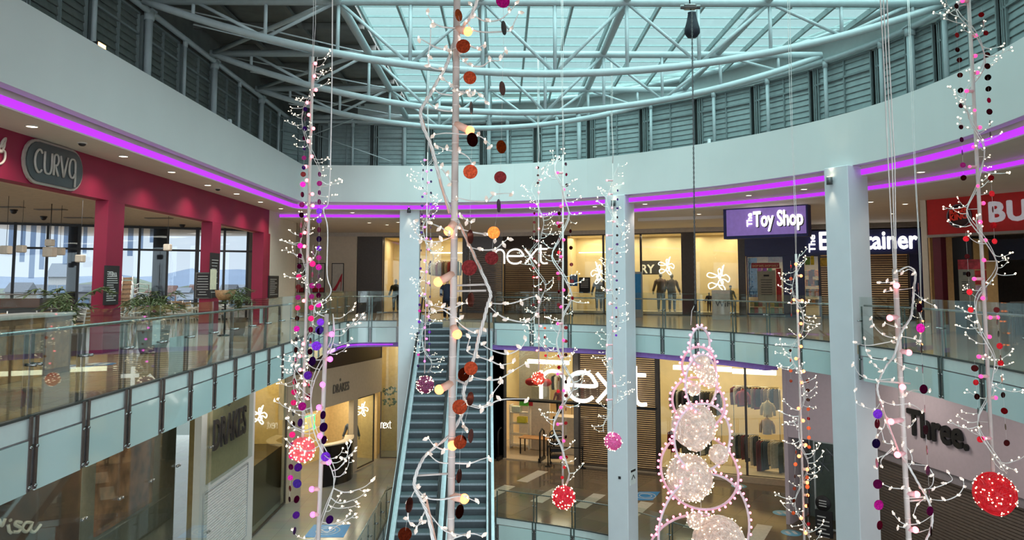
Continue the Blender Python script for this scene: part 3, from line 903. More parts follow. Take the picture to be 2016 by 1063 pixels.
SKINM = mat('mannequin_grey', (150, 146, 140), 0.5)
def mannequin(c, coat, legs, label, h=1.82, head=True, face=-1.57, arm=0.12, hat=False, bare=False):
    """standing shop mannequin: body one surface, clothing as children"""
    x, y, z = c
    root = thing('mannequin', label, 'mannequin', (x, y, z), 'shop window mannequins')
    k = h / 1.82
    def T(p): # local frame: facing -y
        return (x + p[0] * k, y + p[1] * k, z + p[2] * k)
    body = MB()
    for s in (-1, 1):
        body.tube([T(q) for q in [(s * .10, 0, .92), (s * .105, -.02, .70), (s * .11, -.01, .48), (s * .11, .01, .30), (s * .11, .01, .08), (s * .115, -.02, .03)]], [k * r for r in (.085, .08, .055, .055, .04, .04)], 8)
        body.tube([T(q) for q in [(s * .115, .04, .035), (s * .12, -.06, .035), (s * .125, -.16, .03)]], [k * r for r in (.04, .042, .03)], 8)
        body.tube([T(q) for q in [(s * .17, .0, 1.46), (s * .23, 0, 1.38), (s * (.26 + arm * .3), .02, 1.15), (s * (.25 + arm), -.06, .92), (s * (.25 + arm), -.09, .80)]], [k * r for r in (.05, .055, .045, .035, .028)], 8)
    body.tube([T(q) for q in [(0, 0, .86), (0, 0, .98), (0, 0, 1.12), (0, -.01, 1.30), (0, 0, 1.44), (0, 0, 1.50), (0, -.01, 1.56), (0, -.02, 1.62)]], [k * r for r in (.14, .16, .125, .16, .16, .08, .055, .06)], 10)
    if head: body.sphere(T((0, -.02, 1.70)), .105 * k, 12, 8, (0.82, .95, 1.15))
    part('body', body, SKINM, root)
    if coat:
        g = MB()
        g.tube([T(q) for q in [(0, 0, .84), (0, 0, .98), (0, 0, 1.15), (0, -.01, 1.33), (0, 0, 1.47), (0, 0, 1.53)]], [k * r for r in (.205, .19, .165, .20, .18, .075)], 12)
        for s in (-1, 1):
            g.tube([T(q) for q in [(s * .15, .0, 1.46), (s * .23, 0, 1.38), (s * (.26 + arm * .3), .02, 1.15), (s * (.25 + arm), -.05, .94)]], [k * r for r in (.075, .075, .062, .055)], 8)
        part('jacket', g, coat, root)
    if legs:
        g = MB()
        for s in (-1, 1):
            g.tube([T(q) for q in [(s * .09, 0, .96), (s * .105, -.02, .70), (s * .11, -.01, .48), (s * .11, .01, .12)]], [k * r for r in (.115, .098, .075, .062)], 8)
        part('trousers', g, legs, root)
    if hat:
        part('cap', MB().sphere(T((0, -.03, 1.79)), .10 * k, 10, 6, (1, 1.1, .7)).disc(T((0, -.12, 1.77)), .09 * k, (0, 0, 1), 0.015 * k), DARK, root)
    return root
CL_COL = [mat('cloth_%d' % i, c, 0.85, var=0.12, scale=10) for i, c in enumerate([(60, 48, 42), (36, 36, 40), (120, 30, 34), (196, 176, 150), (88, 74, 62), (70, 80, 92), (150, 128, 104), (214, 206, 192), (46, 60, 52), (110, 88, 100)])]
NAVY_C, BROWN_C, CREAMC, REDC = mat('navy_cloth', (34, 40, 56), .85), mat('brown_leather', (84, 52, 36), .5), mat('cream_knit', (222, 200, 158), .9, var=.1, scale=30), mat('red_cloth', (170, 24, 34), .8)
def rail(a, b_, zt, n, label, lo=0.9, seed=0, stand=True, zf=Z_LOW):
    """clothes rail with hanging garments between plan points a and b_"""
    rnd = random.Random(seed)
    a, b_ = Vector((a[0], a[1], zt)), Vector((b_[0], b_[1], zt))
    root = thing('clothes_rail', label, 'clothes rail', ((a + b_) / 2)[:2] + (zf,))
    m = MB().cyl(a, b_, 0.018, 8)
    if stand:
        for q in (a, b_): m.cyl(q, (q.x, q.y, zf), 0.018, 8)
        t_ = (b_ - a).normalized(); nn = Vector((-t_.y, t_.x, 0))
        for q in (a, b_): m.beam(Vector((q.x, q.y, zf + .02)) - nn * .25, Vector((q.x, q.y, zf + .02)) + nn * .25, 0.04, 0.03)
    part('rail_frame', m, CHROME, root)
    t = (b_ - a); L = t.length; t.normalize(); nn = Vector((-t.y, t.x, 0))
    for i in range(n):
        f = (i + .5) / n
        c = a + t * (L * f)
        l = lo * rnd.uniform(.75, 1.1); wd = rnd.uniform(.2, .25); th = L / n * .42
        g = MB()
        prof = [(-.03, -.03), (wd, -.12), (wd * 1.1, -.5 * l), (wd * .95, -l), (-wd * .95, -l), (-wd * 1.1, -.5 * l), (-wd, -.12)]
        an_ = rnd.uniform(.5, 1.05); n2 = nn * cos(an_) + t * sin(an_)
        g.prism(prof, c - t * th / 2, n2, UP, .03 if n2.cross(UP).dot(t) > 0 else -.03)
        part('garment', g, rnd.choice(CL_COL), root)
    return root

# ------------------------------------------------------------------ upper fashion shop ("next")
clad(FL, 703, 753, 0, ZS, trim(), 'dark bronze cladding panel left of the upper shop')
pane(FL, 754, 912, 0, ZS, 'upper shop window behind the white column and the escalator head')
clad(FR_, 990, 990, 0, 0, trim(), None) if False else None
# entrance with sign board and shutter
t_l, t_r = 912, 1115
b = MB(); FL.block(b, FL.s_of(912), 12.0, 3.30, ZS, -0.06, 0.2); FR_.block(b, 0, FR_.s_of(1115), 3.30, ZS, -0.06, 0.2)
struct(trim(), b, mat('sign_board_bronze', (58, 48, 42), 0.35, 0.3), 'dark sign board over the upper shop entrance')
b = MB(); FL.block(b, FL.s_of(912), FL.s_of(918), 0, 3.3, -0.04, 0.25); FR_.pb(b, 1106, 1115, 0, 3.3, -0.04, 0.25)
struct(trim(), b, BRONZE, 'bronze jambs of the upper shop entrance')
shutter(FL, 918, 989.6, 0, 3.30, 'closed bronze roller shutter of the upper shop, left half')
shutter(FR_, 990.4, 1106, 0, 3.30, 'closed bronze roller shutter of the upper shop, right half')
for (a, c, lab) in [(1115, 1188, 'upper shop window right of the shutter'), (1188, 1262, 'upper shop window behind the middle white column'), (1262, 1344, 'upper shop window with two jacketed mannequins'), (1368, 1456, 'upper shop window with the white scribble neon by the toy shop')]:
    pane(FR_, a, c, 0, ZS, lab)
clad(FR_, 1344, 1368, 0, ZS, trim(), 'bronze pier between two upper shop windows')
clad(FR_, 1456, 1468, 0, ZS, trim(), 'bronze pier beside the toy shop')
room(FL, FL.s_of(753), FL.s_of(915), 0, ZS, 4.0, 'wall_shop_upper_left', e=110, nl=2)
room(FR_, FR_.s_of(1112), FR_.s_of(1462), 0, ZS, 2.0, 'wall_shop_upper_right', e=230, nl=5)
room(FR_, -0.5, FR_.s_of(1108), 0, 3.3, 3.5, 'wall_shop_upper_entrance', e=16, nl=1)
# display plinths
struct(trim(), FR_.pb(MB(), 1116, 1460, 0.0, 0.16, 0.3, 1.95), mat('display_plinth', (206, 190, 160), .5), 'window display plinth')

NEXT = {'n': [[(0, 0), (0, 1)], [(0, .55), (.06, .8), (.2, .96), (.38, 1.0), (.56, .95), (.68, .8), (.71, .6), (.71, 0)]],
        'e': [[(.03, .54), (.93, .54), (.9, .75), (.78, .92), (.6, 1.0), (.42, 1.0), (.22, .92), (.08, .76), (.02, .55), (.03, .38), (.12, .17), (.28, .04), (.5, 0), (.7, .04), (.86, .16)]],
        'x': [[(0, 1), (.82, 0)], [(.82, 1), (0, 0)]],
        't': [[(.22, 1.3), (.22, .3), (.27, .1), (.42, 0), (.66, .02)], [(0, 1), (.64, 1)]]}
def next_sign(FRN, spec, zb, xh, dep, r, label, m=SIGNW, rail_z=None, cat='sign'):
    c = FRN.pt(FRN.s_of(spec[1][1]), zb, dep)
    root = thing('shop_sign', label, cat, c)
    for ch, p0, p1 in spec:
        t0, t1 = FRN.s_of(p0), FRN.s_of(p1)
        gx = max(q[0] for st in NEXT[ch] for q in st)
        b = MB()
        for st in NEXT[ch]:
            pts = st if len(st) == 2 else [q for q in spline(st, 4)]
            pts = [FRN.pt(t0 + (t1 - t0) * q[0] / gx, zb + xh * q[1], dep) for q in pts]
            b.tube(pts, r, 8)
        part('letter_' + ch, b, m, root)
    return root
next_sign(FR_, [('n', 976, 995), ('e', 1000, 1031), ('x', 1036, 1059), ('t', 1060, 1080)], FR_.z_of(1030, 519), FR_.z_of(1030, 491) - FR_.z_of(1030, 519), -0.15, 0.045, 'thin white lit letters next over the upper shop shutter')

def scribble(FRN, pts, dep, r, label):
    """looped white neon drawing"""
    q = [(FRN.s_of(x), PL(x, y, FRN.a, FRN.b).z) for st in pts for x, y in st]
    root = thing('neon_scribble', label, 'neon light', FRN.pt(q[0][0], q[0][1], dep))
    b = MB()
    for st in pts:
        ww = [FRN.pt(FRN.s_of(x), PL(x, y, FRN.a, FRN.b).z, dep) for x, y in st]
        b.tube([Vector(v) for v in spline(ww, 5)], r, 6)
    part('neon_tube', b, NEON, root)
    return root
def ink(x0, y0, s, sq=1.0, flip=1):
    """strokes of the hand-drawn holly-like figure, in pixels round (x0, y0)"""
    A = [[(14, -38), (6, -10), (0, 4), (-8, -6), (-30, -14), (-38, -6), (-28, 0), (-10, -2), (4, -14), (2, -26), (-4, -22), (0, 0), (10, 12), (6, 24), (-12, 20), (-24, 16), (-34, 22), (-30, 34), (-14, 28), (-6, 18)],
         [(10, -34), (8, -6), (20, -8), (30, 2), (26, 14), (14, 6), (0, 8), (-4, 22), (10, 40), (16, 34), (6, 18), (2, 4)]]
    return [[(x0 + x * s * sq * flip, y0 + y * s) for x, y in st] for st in A]
scribble(FR_, ink(1310, 522, 0.46), 0.5, 0.022, 'white neon scribble above the jacketed mannequins')
scribble(FR_, ink(1176, 536, 0.56, flip=-1), 0.4, 0.024, 'white neon scribble left of the middle column')
scribble(FR_, ink(1414, 546, 0.66), 0.5, 0.026, 'large white neon scribble in the window beside the toy shop')
def shopthing(FRN, px, dep): t = FRN.s_of(px); q = FRN.pt(t, 0, dep); return q
for px, dep, coat, leg, lab, h in [(1294, 0.8, BROWN_C, CL_COL[5], 'mannequin in an open brown jacket and jeans', 1.9), (1317, 0.7, CL_COL[4], CL_COL[1], 'mannequin in a dark brown jacket and dark trousers', 1.85),
                                   (1170, 0.8, CL_COL[0], CL_COL[1], 'mannequin in dark clothes left of the middle column', 1.75),
                                   (1432, 1.1, CL_COL[5], CL_COL[3], 'capped child mannequin beside the large neon scribble', 1.25), (1391, .7, CL_COL[1], CL_COL[4], 'small dark child mannequin at left of the neon window', 0.95), (1409, .8, CL_COL[8], CL_COL[4], 'smallest child mannequin below the neon scribble', 0.85), (1440, .6, CREAMC, CL_COL[6], 'pale toddler mannequin in the window corner', 0.7)]:
    q = shopthing(FR_, px, dep)
    mannequin((q.x, q.y, 0.16), coat, leg, lab, h, hat='capped' in lab)
q = shopthing(FL, 775, 0.9); mannequin((q.x, q.y, 0.0), CL_COL[1], CL_COL[1], 'mannequin in black behind the left upper window', 1.75)
rail((FL.pt(FL.s_of(840), 0, 2.2)).to_2d(), (FL.pt(FL.s_of(900), 0, 2.2)).to_2d(), 2.75, 12, 'clothes rail of pale and brown garments high in the left upper shop', .9, 3, zf=0.0)
part_l = struct(trim(), FL.pb(MB(), 835, 905, 3.2, 3.26, 3.4, 3.6), STRIPL, 'light strip inside the upper shop')
part_l = struct(trim(), FR_.pb(MB(), 1120, 1188, 3.1, 3.14, 1.7, 1.8), STRIPL, 'light strip inside the upper window')

# posters and boards in the upper windows
def board(FRN, px0, px1, z0, z1, dep, m, name, label, cat='poster', lines=None, lm=None, th=0.03, stand=False):
    t0, t1 = FRN.s_of(px0), FRN.s_of(px1)
    root = thing(name, label, cat, FRN.pt((t0 + t1) / 2, z0, dep))
    b = MB(); FRN.block(b, t0, t1, z0, z1, dep, dep + th)
    part('board', b, m, root)
    if lines:
        g = MB()
        for (u0, u1, v, h) in lines:
            FRN.block(g, t0 + (t1 - t0) * u0, t0 + (t1 - t0) * u1, z0 + (z1 - z0) * v, z0 + (z1 - z0) * (v + h), dep - 0.006, dep - .001)
        part('printed_lines', g, lm, root)
    return root
BLUEP = mat('blue_poster', (40, 140, 205), 0.5); BLUED = mat('deep_blue_poster', (38, 96, 150), 0.5); BLK = mat('black_board', (30, 30, 34), 0.6); INKW = mat('chalk_white', (200, 200, 200), 0.7); INKD = mat('dark_ink', (40, 42, 48), .7)
TXT = [(.15, .85, .86 - .1 * i, .03) for i in range(8)]
board(FR_, 1122, 1137, FR_.z_of(1130, 563), FR_.z_of(1130, 541), -0.02, BLUED, 'poster', 'small deep blue notice on the window right of the upper shutter', lines=TXT[:4], lm=INKW)
board(FR_, 1140, 1162, FR_.z_of(1150, 577), FR_.z_of(1150, 546), -0.02, BLK, 'poster', 'black notice with white lines on the upper shop window', lines=TXT[:6], lm=INKW)
r = board(FR_, 1258, 1284, 0.0, FR_.z_of(1270, 536), -2.2, mat('stand_grey', (170, 176, 180), .4), 'display_stand', 'tall grey stand with a bright blue screen in front of the upper shop', 'stand', th=0.12)
t0, t1 = FR_.s_of(1261), FR_.s_of(1282)
FRs = FR_
part('blue_panel', FR_.block(MB(), t0, t1, 0.35, FR_.z_of(1270, 538) - .05, -2.23, -2.205), BLUEP, r)
r2 = board(FR_, 1418, 1451, 0.0, 1.25, -3.0, mat('stand_pale', (186, 186, 178), .5), 'display_stand', 'pale free-standing board marked WiFi behind the glass balustrade', 'stand', th=0.08)
letters('lettering', 'WiFi', FR_.pt(FR_.s_of(1424), 0.55, -3.02), FR_.d, UP, 0.36, INKD, r2, th=0.01, width=0.7)
letters('lettering', 'LUXURY', FR_.pt(FR_.s_of(1225), FR_.z_of(1255, 537), 0.7), FR_.d, UP, 0.62, mat('sign_cream', (240, 226, 200), .5, emit=(255, 240, 210), es=.4), None, th=.03, width=FR_.s_of(1280) - FR_.s_of(1225)) if False else None
w = thing('window_sign', 'dark speckled panel with pale letters RY high in the mannequin window', 'sign', FR_.pt(FR_.s_of(1262), 2.0, 1.2))
part('speckled_panel', FR_.pb(MB(), 1250, 1290, FR_.z_of(1270, 540), FR_.z_of(1270, 512), 1.2, 1.23), mat('speckled_dark', (70, 62, 54), .5, var=.9, scale=60), w)
letters('lettering', 'RY', FR_.pt(FR_.s_of(1252), FR_.z_of(1260, 537), 1.15), FR_.d, UP, 0.6, mat('sign_cream', (240, 226, 200), .5, emit=(255, 240, 210), es=.4), w, th=.03, bold=.012, width=FR_.s_of(1279) - FR_.s_of(1252))

# shoe posters on the cream wall
def shoe_outline(): return [(0, .05), (.05, 0), (.32, 0), (.45, .12), (.62, .32), (.8, .52), (.86, .5), (.84, 0), (.88, 0), (.93, .5), (1, .95), (.96, 1.0), (.86, .9), (.7, .72), (.45, .42), (.2, .2)]
for i, (p0, p1, lab) in enumerate([(580, 600, 'first framed panel from the left lettered Sh on the cream wall'), (614, 640, 'second framed panel lettered er with red foot band on the cream wall'), (653, 677, 'framed poster of a red high-heeled shoe on the cream wall')]):
    r = board(FL, p0, p1, FL.z_of(640, 576), FL.z_of(640, 518), -0.05, DARK, 'framed_poster', lab)
    t0, t1 = FL.s_of(p0) + .04, FL.s_of(p1) - .04
    za, zb = FL.z_of(640, 576) + .04, FL.z_of(640, 518) - .04
    part('picture', FL.block(MB(), t0, t1, za, zb, -.07, -.052), mat('poster_paper', (196, 188, 178), .6), r)
    if i < 2:
        part('red_band', FL.block(MB(), t0, t1, za, za + .22, -.076, -.071), mat('poster_red', (178, 24, 48), .6), r)
        letters('lettering', ['Sh', 'er'][i], FL.pt(t0 + (.02 if i == 0 else .28), za + 1.0, -.08), FL.d, UP, .3, mat('poster_teal', (120, 150, 160), .6), r, th=.006, bold=.004)
    else:
        part('shoe_print', MB().prism([(p[0] * (t1 - t0) * .9, p[1] * (zb - za) * .62) for p in shoe_outline()], FL.pt(t0 + .03, za + .06, -.078), FL.d, UP, .004), mat('poster_red', (178, 24, 48), .6), r)

# ------------------------------------------------------------------ lower fashion shop
ZLH = -1.1
t = lambda px: FR_.s_of(px)
clad(FR_, 990, 990, 0, 0, trim(), None) if False else None
room(FR_, -1.5, FR_.s_of(1590), Z_LOW, ZLH, 6.5, 'wall_shop_lower', e=620, nl=6)
struct(trim(), FR_.block(MB(), -1.5, FR_.s_of(1590), Z_LOW - .02, Z_LOW + 0.05, 0.0, 6.4), ROOMF, 'pale floor inside the lower shop')
pane(FR_, 992, 1128, -4.35, ZLH, 'lower shop glazing above the open door')
clad(FR_, 1128, 1137, Z_LOW, ZLH, trim(), 'bronze post left of the lower roller shutter', m=mat('post_bronze_grey', (110, 104, 98), .4, .4))
shutter(FR_, 1137, 1288, Z_LOW, ZLH - 0.3, 'tall closed bronze roller shutter of the lower shop')
clad(FR_, 1288, 1294, Z_LOW, ZLH, trim(), 'bronze post right of the lower roller shutter')
for (a, c, lab) in [(1294, 1462, 'lower shop window behind the ring tree'), (1462, 1548, 'lower shop window with hanging clothes')]:
    pane(FR_, a, c, Z_LOW + .25, ZLH, lab)
clad(FR_, 1548, 1560, Z_LOW, ZLH, trim(), 'dark bronze corner post of the lower shop')
struct(trim(), FR_.pb(MB(), 1294, 1560, Z_LOW, Z_LOW + .28, -0.1, 1.6), mat('display_base_lower', (196, 178, 150), .5), 'window display base in the lower shop')
sr = next_sign(FR_, [('n', 1068, 1113), ('e', 1119, 1172), ('x', 1176, 1224), ('t', 1240, 1272)], FR_.z_of(1150, 788), FR_.z_of(1150, 732) - FR_.z_of(1150, 788), -0.25, 0.095, 'huge white lit letters next on a dark bar over the lower shop entrance')
part('mounting_bar', FR_.pb(MB(), 975, 1290, FR_.z_of(1130, 793) - .06, FR_.z_of(1130, 793) + .04, -0.22, -0.12), BLACKM, sr)
for (a, c, z, d, lab) in [(975, 1062, -3.05, 4.6, 'left'), (1290, 1415, -3.0, 4.2, 'mid'), (1418, 1512, -3.05, 4.0, 'right')]:
    struct(trim(), FR_.pb(MB(), a, c, z, z + .22, d, d + .25), STRIPL, 'long shelf light strip inside the lower shop, ' + lab)
def q2(px, dep): v = FR_.pt(FR_.s_of(px), 0, dep); return (v.x, v.y)
rail(q2(1300, 2.6), q2(1400, 2.6), Z_LOW + 3.6, 16, 'upper wall rail of dark coats behind the ring tree', 1.1, 11)
rail(q2(1425, 2.8), q2(1520, 2.8), Z_LOW + 3.9, 14, 'upper wall rail of brown, red and dark tops in the lower window', 1.0, 12)
rail(q2(1300, 2.0), q2(1380, 2.0), Z_LOW + 1.7, 12, 'lower rail of clothes behind the ring tree', 1.1, 13)
rail(q2(1425, 2.0), q2(1478, 2.0), Z_LOW + 1.75, 9, 'low rail of black clothes in the lower window', 1.35, 14)
rail(q2(1482, 1.2), q2(1530, 1.2), Z_LOW + 1.7, 10, 'low rail of dark and beige trousers at the right of the lower window', 1.3, 15)
rail(q2(1075, 4.5), q2(1125, 4.5), Z_LOW + 3.6, 9, 'high rail of grey tops behind the big letter n', 1.0, 16)
rail(q2(985, 5.4), q2(1060, 5.4), Z_LOW + 3.7, 12, 'high rail of clothes at the back left of the lower shop', 1.0, 17)
def bust(px, z, dep, m, label):
    q = FR_.pt(FR_.s_of(px), z, dep)
    r = thing('bust_form', label, 'dress form', q, 'dress forms in the lower window')
    part('torso', MB().tube([q + Vector((0, 0, a)) for a in (0, .15, .35, .6, .68, .74)], [.2, .19, .22, .2, .09, .05], 12), m, r)
    for s in (-1, 1): part('sleeve', MB().tube([q + FR_.d * s * .16 + UP * .58, q + FR_.d * s * .27 + UP * .4, q + FR_.d * s * .29 + UP * .05], [.08, .075, .06], 8), m, r)
    part('hanger_neck', MB().cyl(q + UP * .74, q + UP * .84, .03, 8), WOOD, r)
bust(1502, FR_.z_of(1502, 826), 0.9, CREAMC, 'dress form in a cream top, upper one in the right window')
bust(1501, FR_.z_of(1502, 858), 0.5, mat('peach_knit', (206, 160, 122), .9), 'dress form in a peach top below the cream one')
bust(1451, FR_.z_of(1451, 806), 1.4, REDC, 'dress form in a red top left of the mullion')
# items by the open lower door
def slabthing(name, label, cat, c, d, m, rz=0):
    r = thing(name, label, cat, (c[0], c[1], c[2]))
    part('body', MB().bev((c[0], c[1], c[2] + d[2] / 2), d, 0.015, rz), m, r)
    return r
q = q2(1033, 1.6); r = thing('table', 'low wooden table in the open lower shop doorway', 'table', (q[0], q[1], Z_LOW + .05))
part('tabletop', MB().bev((q[0], q[1], Z_LOW + 0.86), (1.65, .8, .05), .01, -.4), WOOD, r)
for sx in (-.75, .75):
    for sy in (-.32, .32):
        v = Vector((q[0], q[1], 0)) + FR_.d * sx + FR_.n * sy
        part('leg', MB().box((v.x, v.y, Z_LOW + .44), (.05, .05, .8), rz=-.4), BLACKM, r)
q = q2(1032, 2.4); r = slabthing('room_divider', 'pale beige free-standing panel above the wooden table', 'panel', (q[0], q[1], Z_LOW + 0.05), (1.05, .12, 3.35), mat('panel_beige', (214, 196, 168), .6), -.4)
q = q2(1095, 2.4); r = slabthing('counter', 'pale till counter block left of the lower shutter', 'counter', (q[0], q[1], Z_LOW + 0.05), (1.6, .9, 1.9), mat('counter_cream', (206, 190, 164), .5), -.4)
for i, px in enumerate((1012, 1043)):
    v = FR_.pt(FR_.s_of(px), Z_LOW + 3.4 + .22, 2.4); r = thing('bag', ['left', 'right'][i] + ' red rounded bag on top of the lower shop display', 'bag', v, 'red bags on the display')
    part('bag_body', MB().sphere(v, .26, 14, 8, (1.2, .7, .8)), REDC, r); part('strap', MB().tube([v + Vector((-.15, 0, .12)), v + Vector((0, 0, .32)), v + Vector((.15, 0, .12))], .015, 6), DARK, r)
v = q2(1066, 2.7); mannequin((v[0], v[1], Z_LOW + 1.9), mat('striped_knit', (120, 60, 60), .9, var=.5, scale=12), CL_COL[1], 'seated-height torso in a striped jumper by the lower shop display', 1.5, head=False)
slabthing('display_plinth', 'black plinth under the striped jumper mannequin', 'plinth', (v[0], v[1], Z_LOW + .05), (.55, .55, 1.80), BLACKM, -.4)
for i, (px, c) in enumerate([(985, (200, 210, 190)), (1000, (90, 190, 60)), (1008, (190, 30, 40)), (992, (230, 220, 80))]):
    v = FR_.pt(FR_.s_of(px), Z_LOW + [2.0, 2.35, 2.35, 1.4][i], 2.3 + .1 * i)
    r = thing('gift_box', '%s gift box on the left display shelves of the lower shop' % ['pale green', 'bright green', 'red', 'yellow'][i], 'box', v)
    part('carton', MB().bev((v.x, v.y, v.z + .15), (.5, .35, .3), .01, -.4), mat('gift_%d' % i, c, .6), r)
v = q2(990, 2.5); r = thing('shelf_unit', 'white shelf unit at the left of the lower shop', 'shelf', (v[0], v[1], Z_LOW + .05))
for k in range(4): part('shelf', MB().bev((v[0], v[1], Z_LOW + .2 + .58 * k), (1.1, .5, .05), .008, -.4), SHELFW, r)
for s in (-.55, .55):
    u = Vector((v[0], v[1], 0)) + FR_.d * s; part('side_panel', MB().box((u.x, u.y, Z_LOW + 1.2), (.04, .5, 2.3), rz=-.4), SHELFW, r)
for i, px in enumerate((988, 1062)):
    v = q2(px, -.15 if i == 0 else .3); r = thing('security_gate', ['left', 'right'][i] + ' dark security gate at the lower shop door', 'security gate', (v[0], v[1], Z_LOW), 'door security gates')
    part('gate_frame', MB().tube([Vector((v[0], v[1], Z_LOW + .02)) + FR_.n * -.3, Vector((v[0], v[1], Z_LOW + 1.45)) + FR_.n * -.3, Vector((v[0], v[1], Z_LOW + 1.6)), Vector((v[0], v[1], Z_LOW + 1.45)) + FR_.n * .3, Vector((v[0], v[1], Z_LOW + .02)) + FR_.n * .3], .045, 8), BLACKM, r)
    part('base_plate', MB().box((v[0], v[1], Z_LOW + .1), (.12, .8, .2), rz=-.4), BLACKM, r)
# queue barrier and sanitiser station in front of the shutter
def qpost(px, py, label):
    q = PZ(px, py, Z_LOW)
    r = thing('barrier_post', label, 'barrier', q, 'retractable belt posts by the shutter')
    part('pole', MB().cyl(q, q + UP * 1.0, .03, 10), BLACKM, r); part('base', MB().lathe(q, [(.17, 0), (.17, .02), (.05, .05), (0.001, .05)], 16), BLACKM, r)
    part('belt_head', MB().cyl(q + UP * .9, q + UP * 1.02, .042, 10), BLACKM, r)
    return q
qa, qb = qpost(1079, 918, 'left black belt post before the lower shutter'), qpost(1147, 922, 'right black belt post before the lower shutter')
r = thing('barrier_belt', 'black belt stretched between two posts before the lower shutter', 'barrier', qa + UP * .95)
part('belt', MB().beam(qa + UP * .95, qb + UP * .95, .008, .05), BLACKM, r)
q = PZ(1095, 913, Z_LOW); r = thing('trolley', 'black wheeled basket trolley by the lower shutter', 'trolley', q)
part('basket_frame', MB().tube([q + Vector(p) for p in [(-.3, 0, .1), (-.3, 0, 1.5), (-.22, 0, 1.6), (.22, 0, 1.6), (.3, 0, 1.5), (.3, 0, .1)]], .03, 8), BLACKM, r)
for k in range(4): part('basket', MB().bev(q + Vector((0, .02, .35 + .33 * k)), (.56, .4, .16), .02), BLACKM, r)
for s in (-.27, .27): part('wheel', MB().cyl(q + Vector((s, -.03, .06)), q + Vector((s, .03, .06)), .06, 12), RUB, r)
# ------------------------------------------------------------------ cafe on the left
XC = -8.95
struct('wall_cafe_front', MB().box((XC - .15, 14.2, 3.89), (0.3, 30.4, 0.9)), RED, 'raspberry red fascia over the cafe')
struct('wall_cafe_lining', MB().box((XC - .45, 14.2, 3.9), (0.3, 30.4, 0.86)), CREAM)
WA, WB = (-27.0, 24.82), (-10.7, 32.5)
FW = Front(WA, WB)
struct('ceiling', MB().slab([(XC - .6, -1), (XC - .6, 33.3), (-10.95, 33.3), (-26, 26), (-26, -1)], [], 3.84, 3.95), mat('cafe_ceiling', (196, 184, 164), .8), 'cream cafe ceiling')
def pillar(pxl, pxn, pxf, label):
    q = PX(pxn, 550, XC); y0 = q.y; y1 = PX(pxf, 550, XC).y; xl = P(pxl, 550, y0).x
    r = thing('cafe_pillar', label, 'pillar', ((xl + XC) / 2, (y0 + y1) / 2, 0), 'raspberry red cafe pillars')
    part('shaft', MB().bev(((xl + XC) / 2, (y0 + y1) / 2, 1.72), (XC - xl + .004, y1 - y0, 3.44), .008), RED, r)
    return y0, y1, xl
p1 = pillar(181, 207, 240, 'left raspberry red cafe pillar carrying a tall menu board')
p2 = pillar(393, 415, 432, 'middle raspberry red cafe pillar with two small boards')
p3 = pillar(495, 517, 530, 'right raspberry red cafe pillar at the end of the red fascia')
def sideboard(px0, px1, pyt, pyb, label, m=BLK, x=XC + .03, lines=8):
    """board fixed flat on the plane x"""
    y0, y1 = PX(px0, 550, x).y, PX(px1, 550, x).y
    pm = (px0 + px1) / 2
    zt, zb = PX(pm, pyt, x).z, PX(pm, pyb, x).z
    r = thing('menu_board', label, 'menu board', (x, (y0 + y1) / 2, zb))
    part('board', MB().box((x, (y0 + y1) / 2, (zt + zb) / 2), (.04, y1 - y0, zt - zb)), m, r)
    g = MB(); rnd = random.Random(px0)
    for k in range(lines):
        f = rnd.uniform(.4, .8)
        g.box((x + .024, y0 + (y1 - y0) * (.1 + f / 2), zt - (zt - zb) * (.16 + .78 * k / lines)), (.004, (y1 - y0) * f, .018))
    part('chalk_lines', g, INKW, r)
    return r, y0, y1, zt, zb
r, y0, y1, zt, zb = sideboard(206, 233, 523, 600, 'tall black menu board headed by the cafe badge on the left red pillar', lines=14)
letters('lettering', 'CURVA', (XC + .056, y0 + .12, zt - .26), (0, 1, 0), UP, .16, INKW, r, .004, width=(y1 - y0) - .24)
sideboard(413, 430, 498, 586, 'tall narrow black board on the middle red pillar', lines=12)
r = thing('notice', 'cream paper notice low on the tall narrow board of the middle pillar', 'notice', PX(420, 560, XC + .06)); part('sheet', MB().box(PX(420, 550, XC + .06), (.006, .5, .62)), mat('cream_paper', (226, 222, 196), .7), r)
sideboard(529, 548, 543, 586, 'black menu board with white crest on the cream wall right of the cafe', lines=9)
c = P(401, 562, p2[0] - .03); r = thing('menu_board', 'framed black chalk board on the near side of the middle red pillar', 'menu board', c)
part('frame', MB().box(c, (.50, .04, .80)), mat('frame_grey', (90, 90, 88), .6), r); part('chalk_face', MB().box(c + Vector((0, -.025, 0)), (.43, .01, .72)), BLK, r)
b = MB(); rnd = random.Random(5)
for k in range(8): b.box(c + Vector((-.02, -.032, .28 - .08 * k)), (rnd.uniform(.2, .36), .004, .015))
part('chalk_lines', b, INKW, r)

# badge sign: capsule plate with rim and stroked letters
y0, y1 = PX(28, 550, XC).y, PX(148, 550, XC).y
zc, hh = PX(88, 323, XC).z, 0.40
ym, L = (y0 + y1) / 2, (y1 - y0)
def capsule(L, H, n=10):
    r_ = H / 2; o = []
    for i in range(n + 1): a = -pi / 2 + pi * i / n; o.append((L / 2 - r_ + r_ * cos(a), r_ * sin(a)))
    for i in range(n + 1): a = pi / 2 + pi * i / n; o.append((-L / 2 + r_ + r_ * cos(a), r_ * sin(a)))
    return o
sg = thing('cafe_sign', 'slate capsule sign lettered CURVA with a grey rim on the red fascia', 'sign', (XC, ym, zc))
part('backplate', MB().prism(capsule(L + .0, .86), (XC + .01, ym, zc), (0, 1, 0), UP, .05), mat('sign_rim', (170, 160, 152), .5), sg)
part('face', MB().prism(capsule(L - .10, .76), (XC + .06, ym, zc), (0, 1, 0), UP, .025), mat('sign_slate', (62, 70, 72), .4), sg)
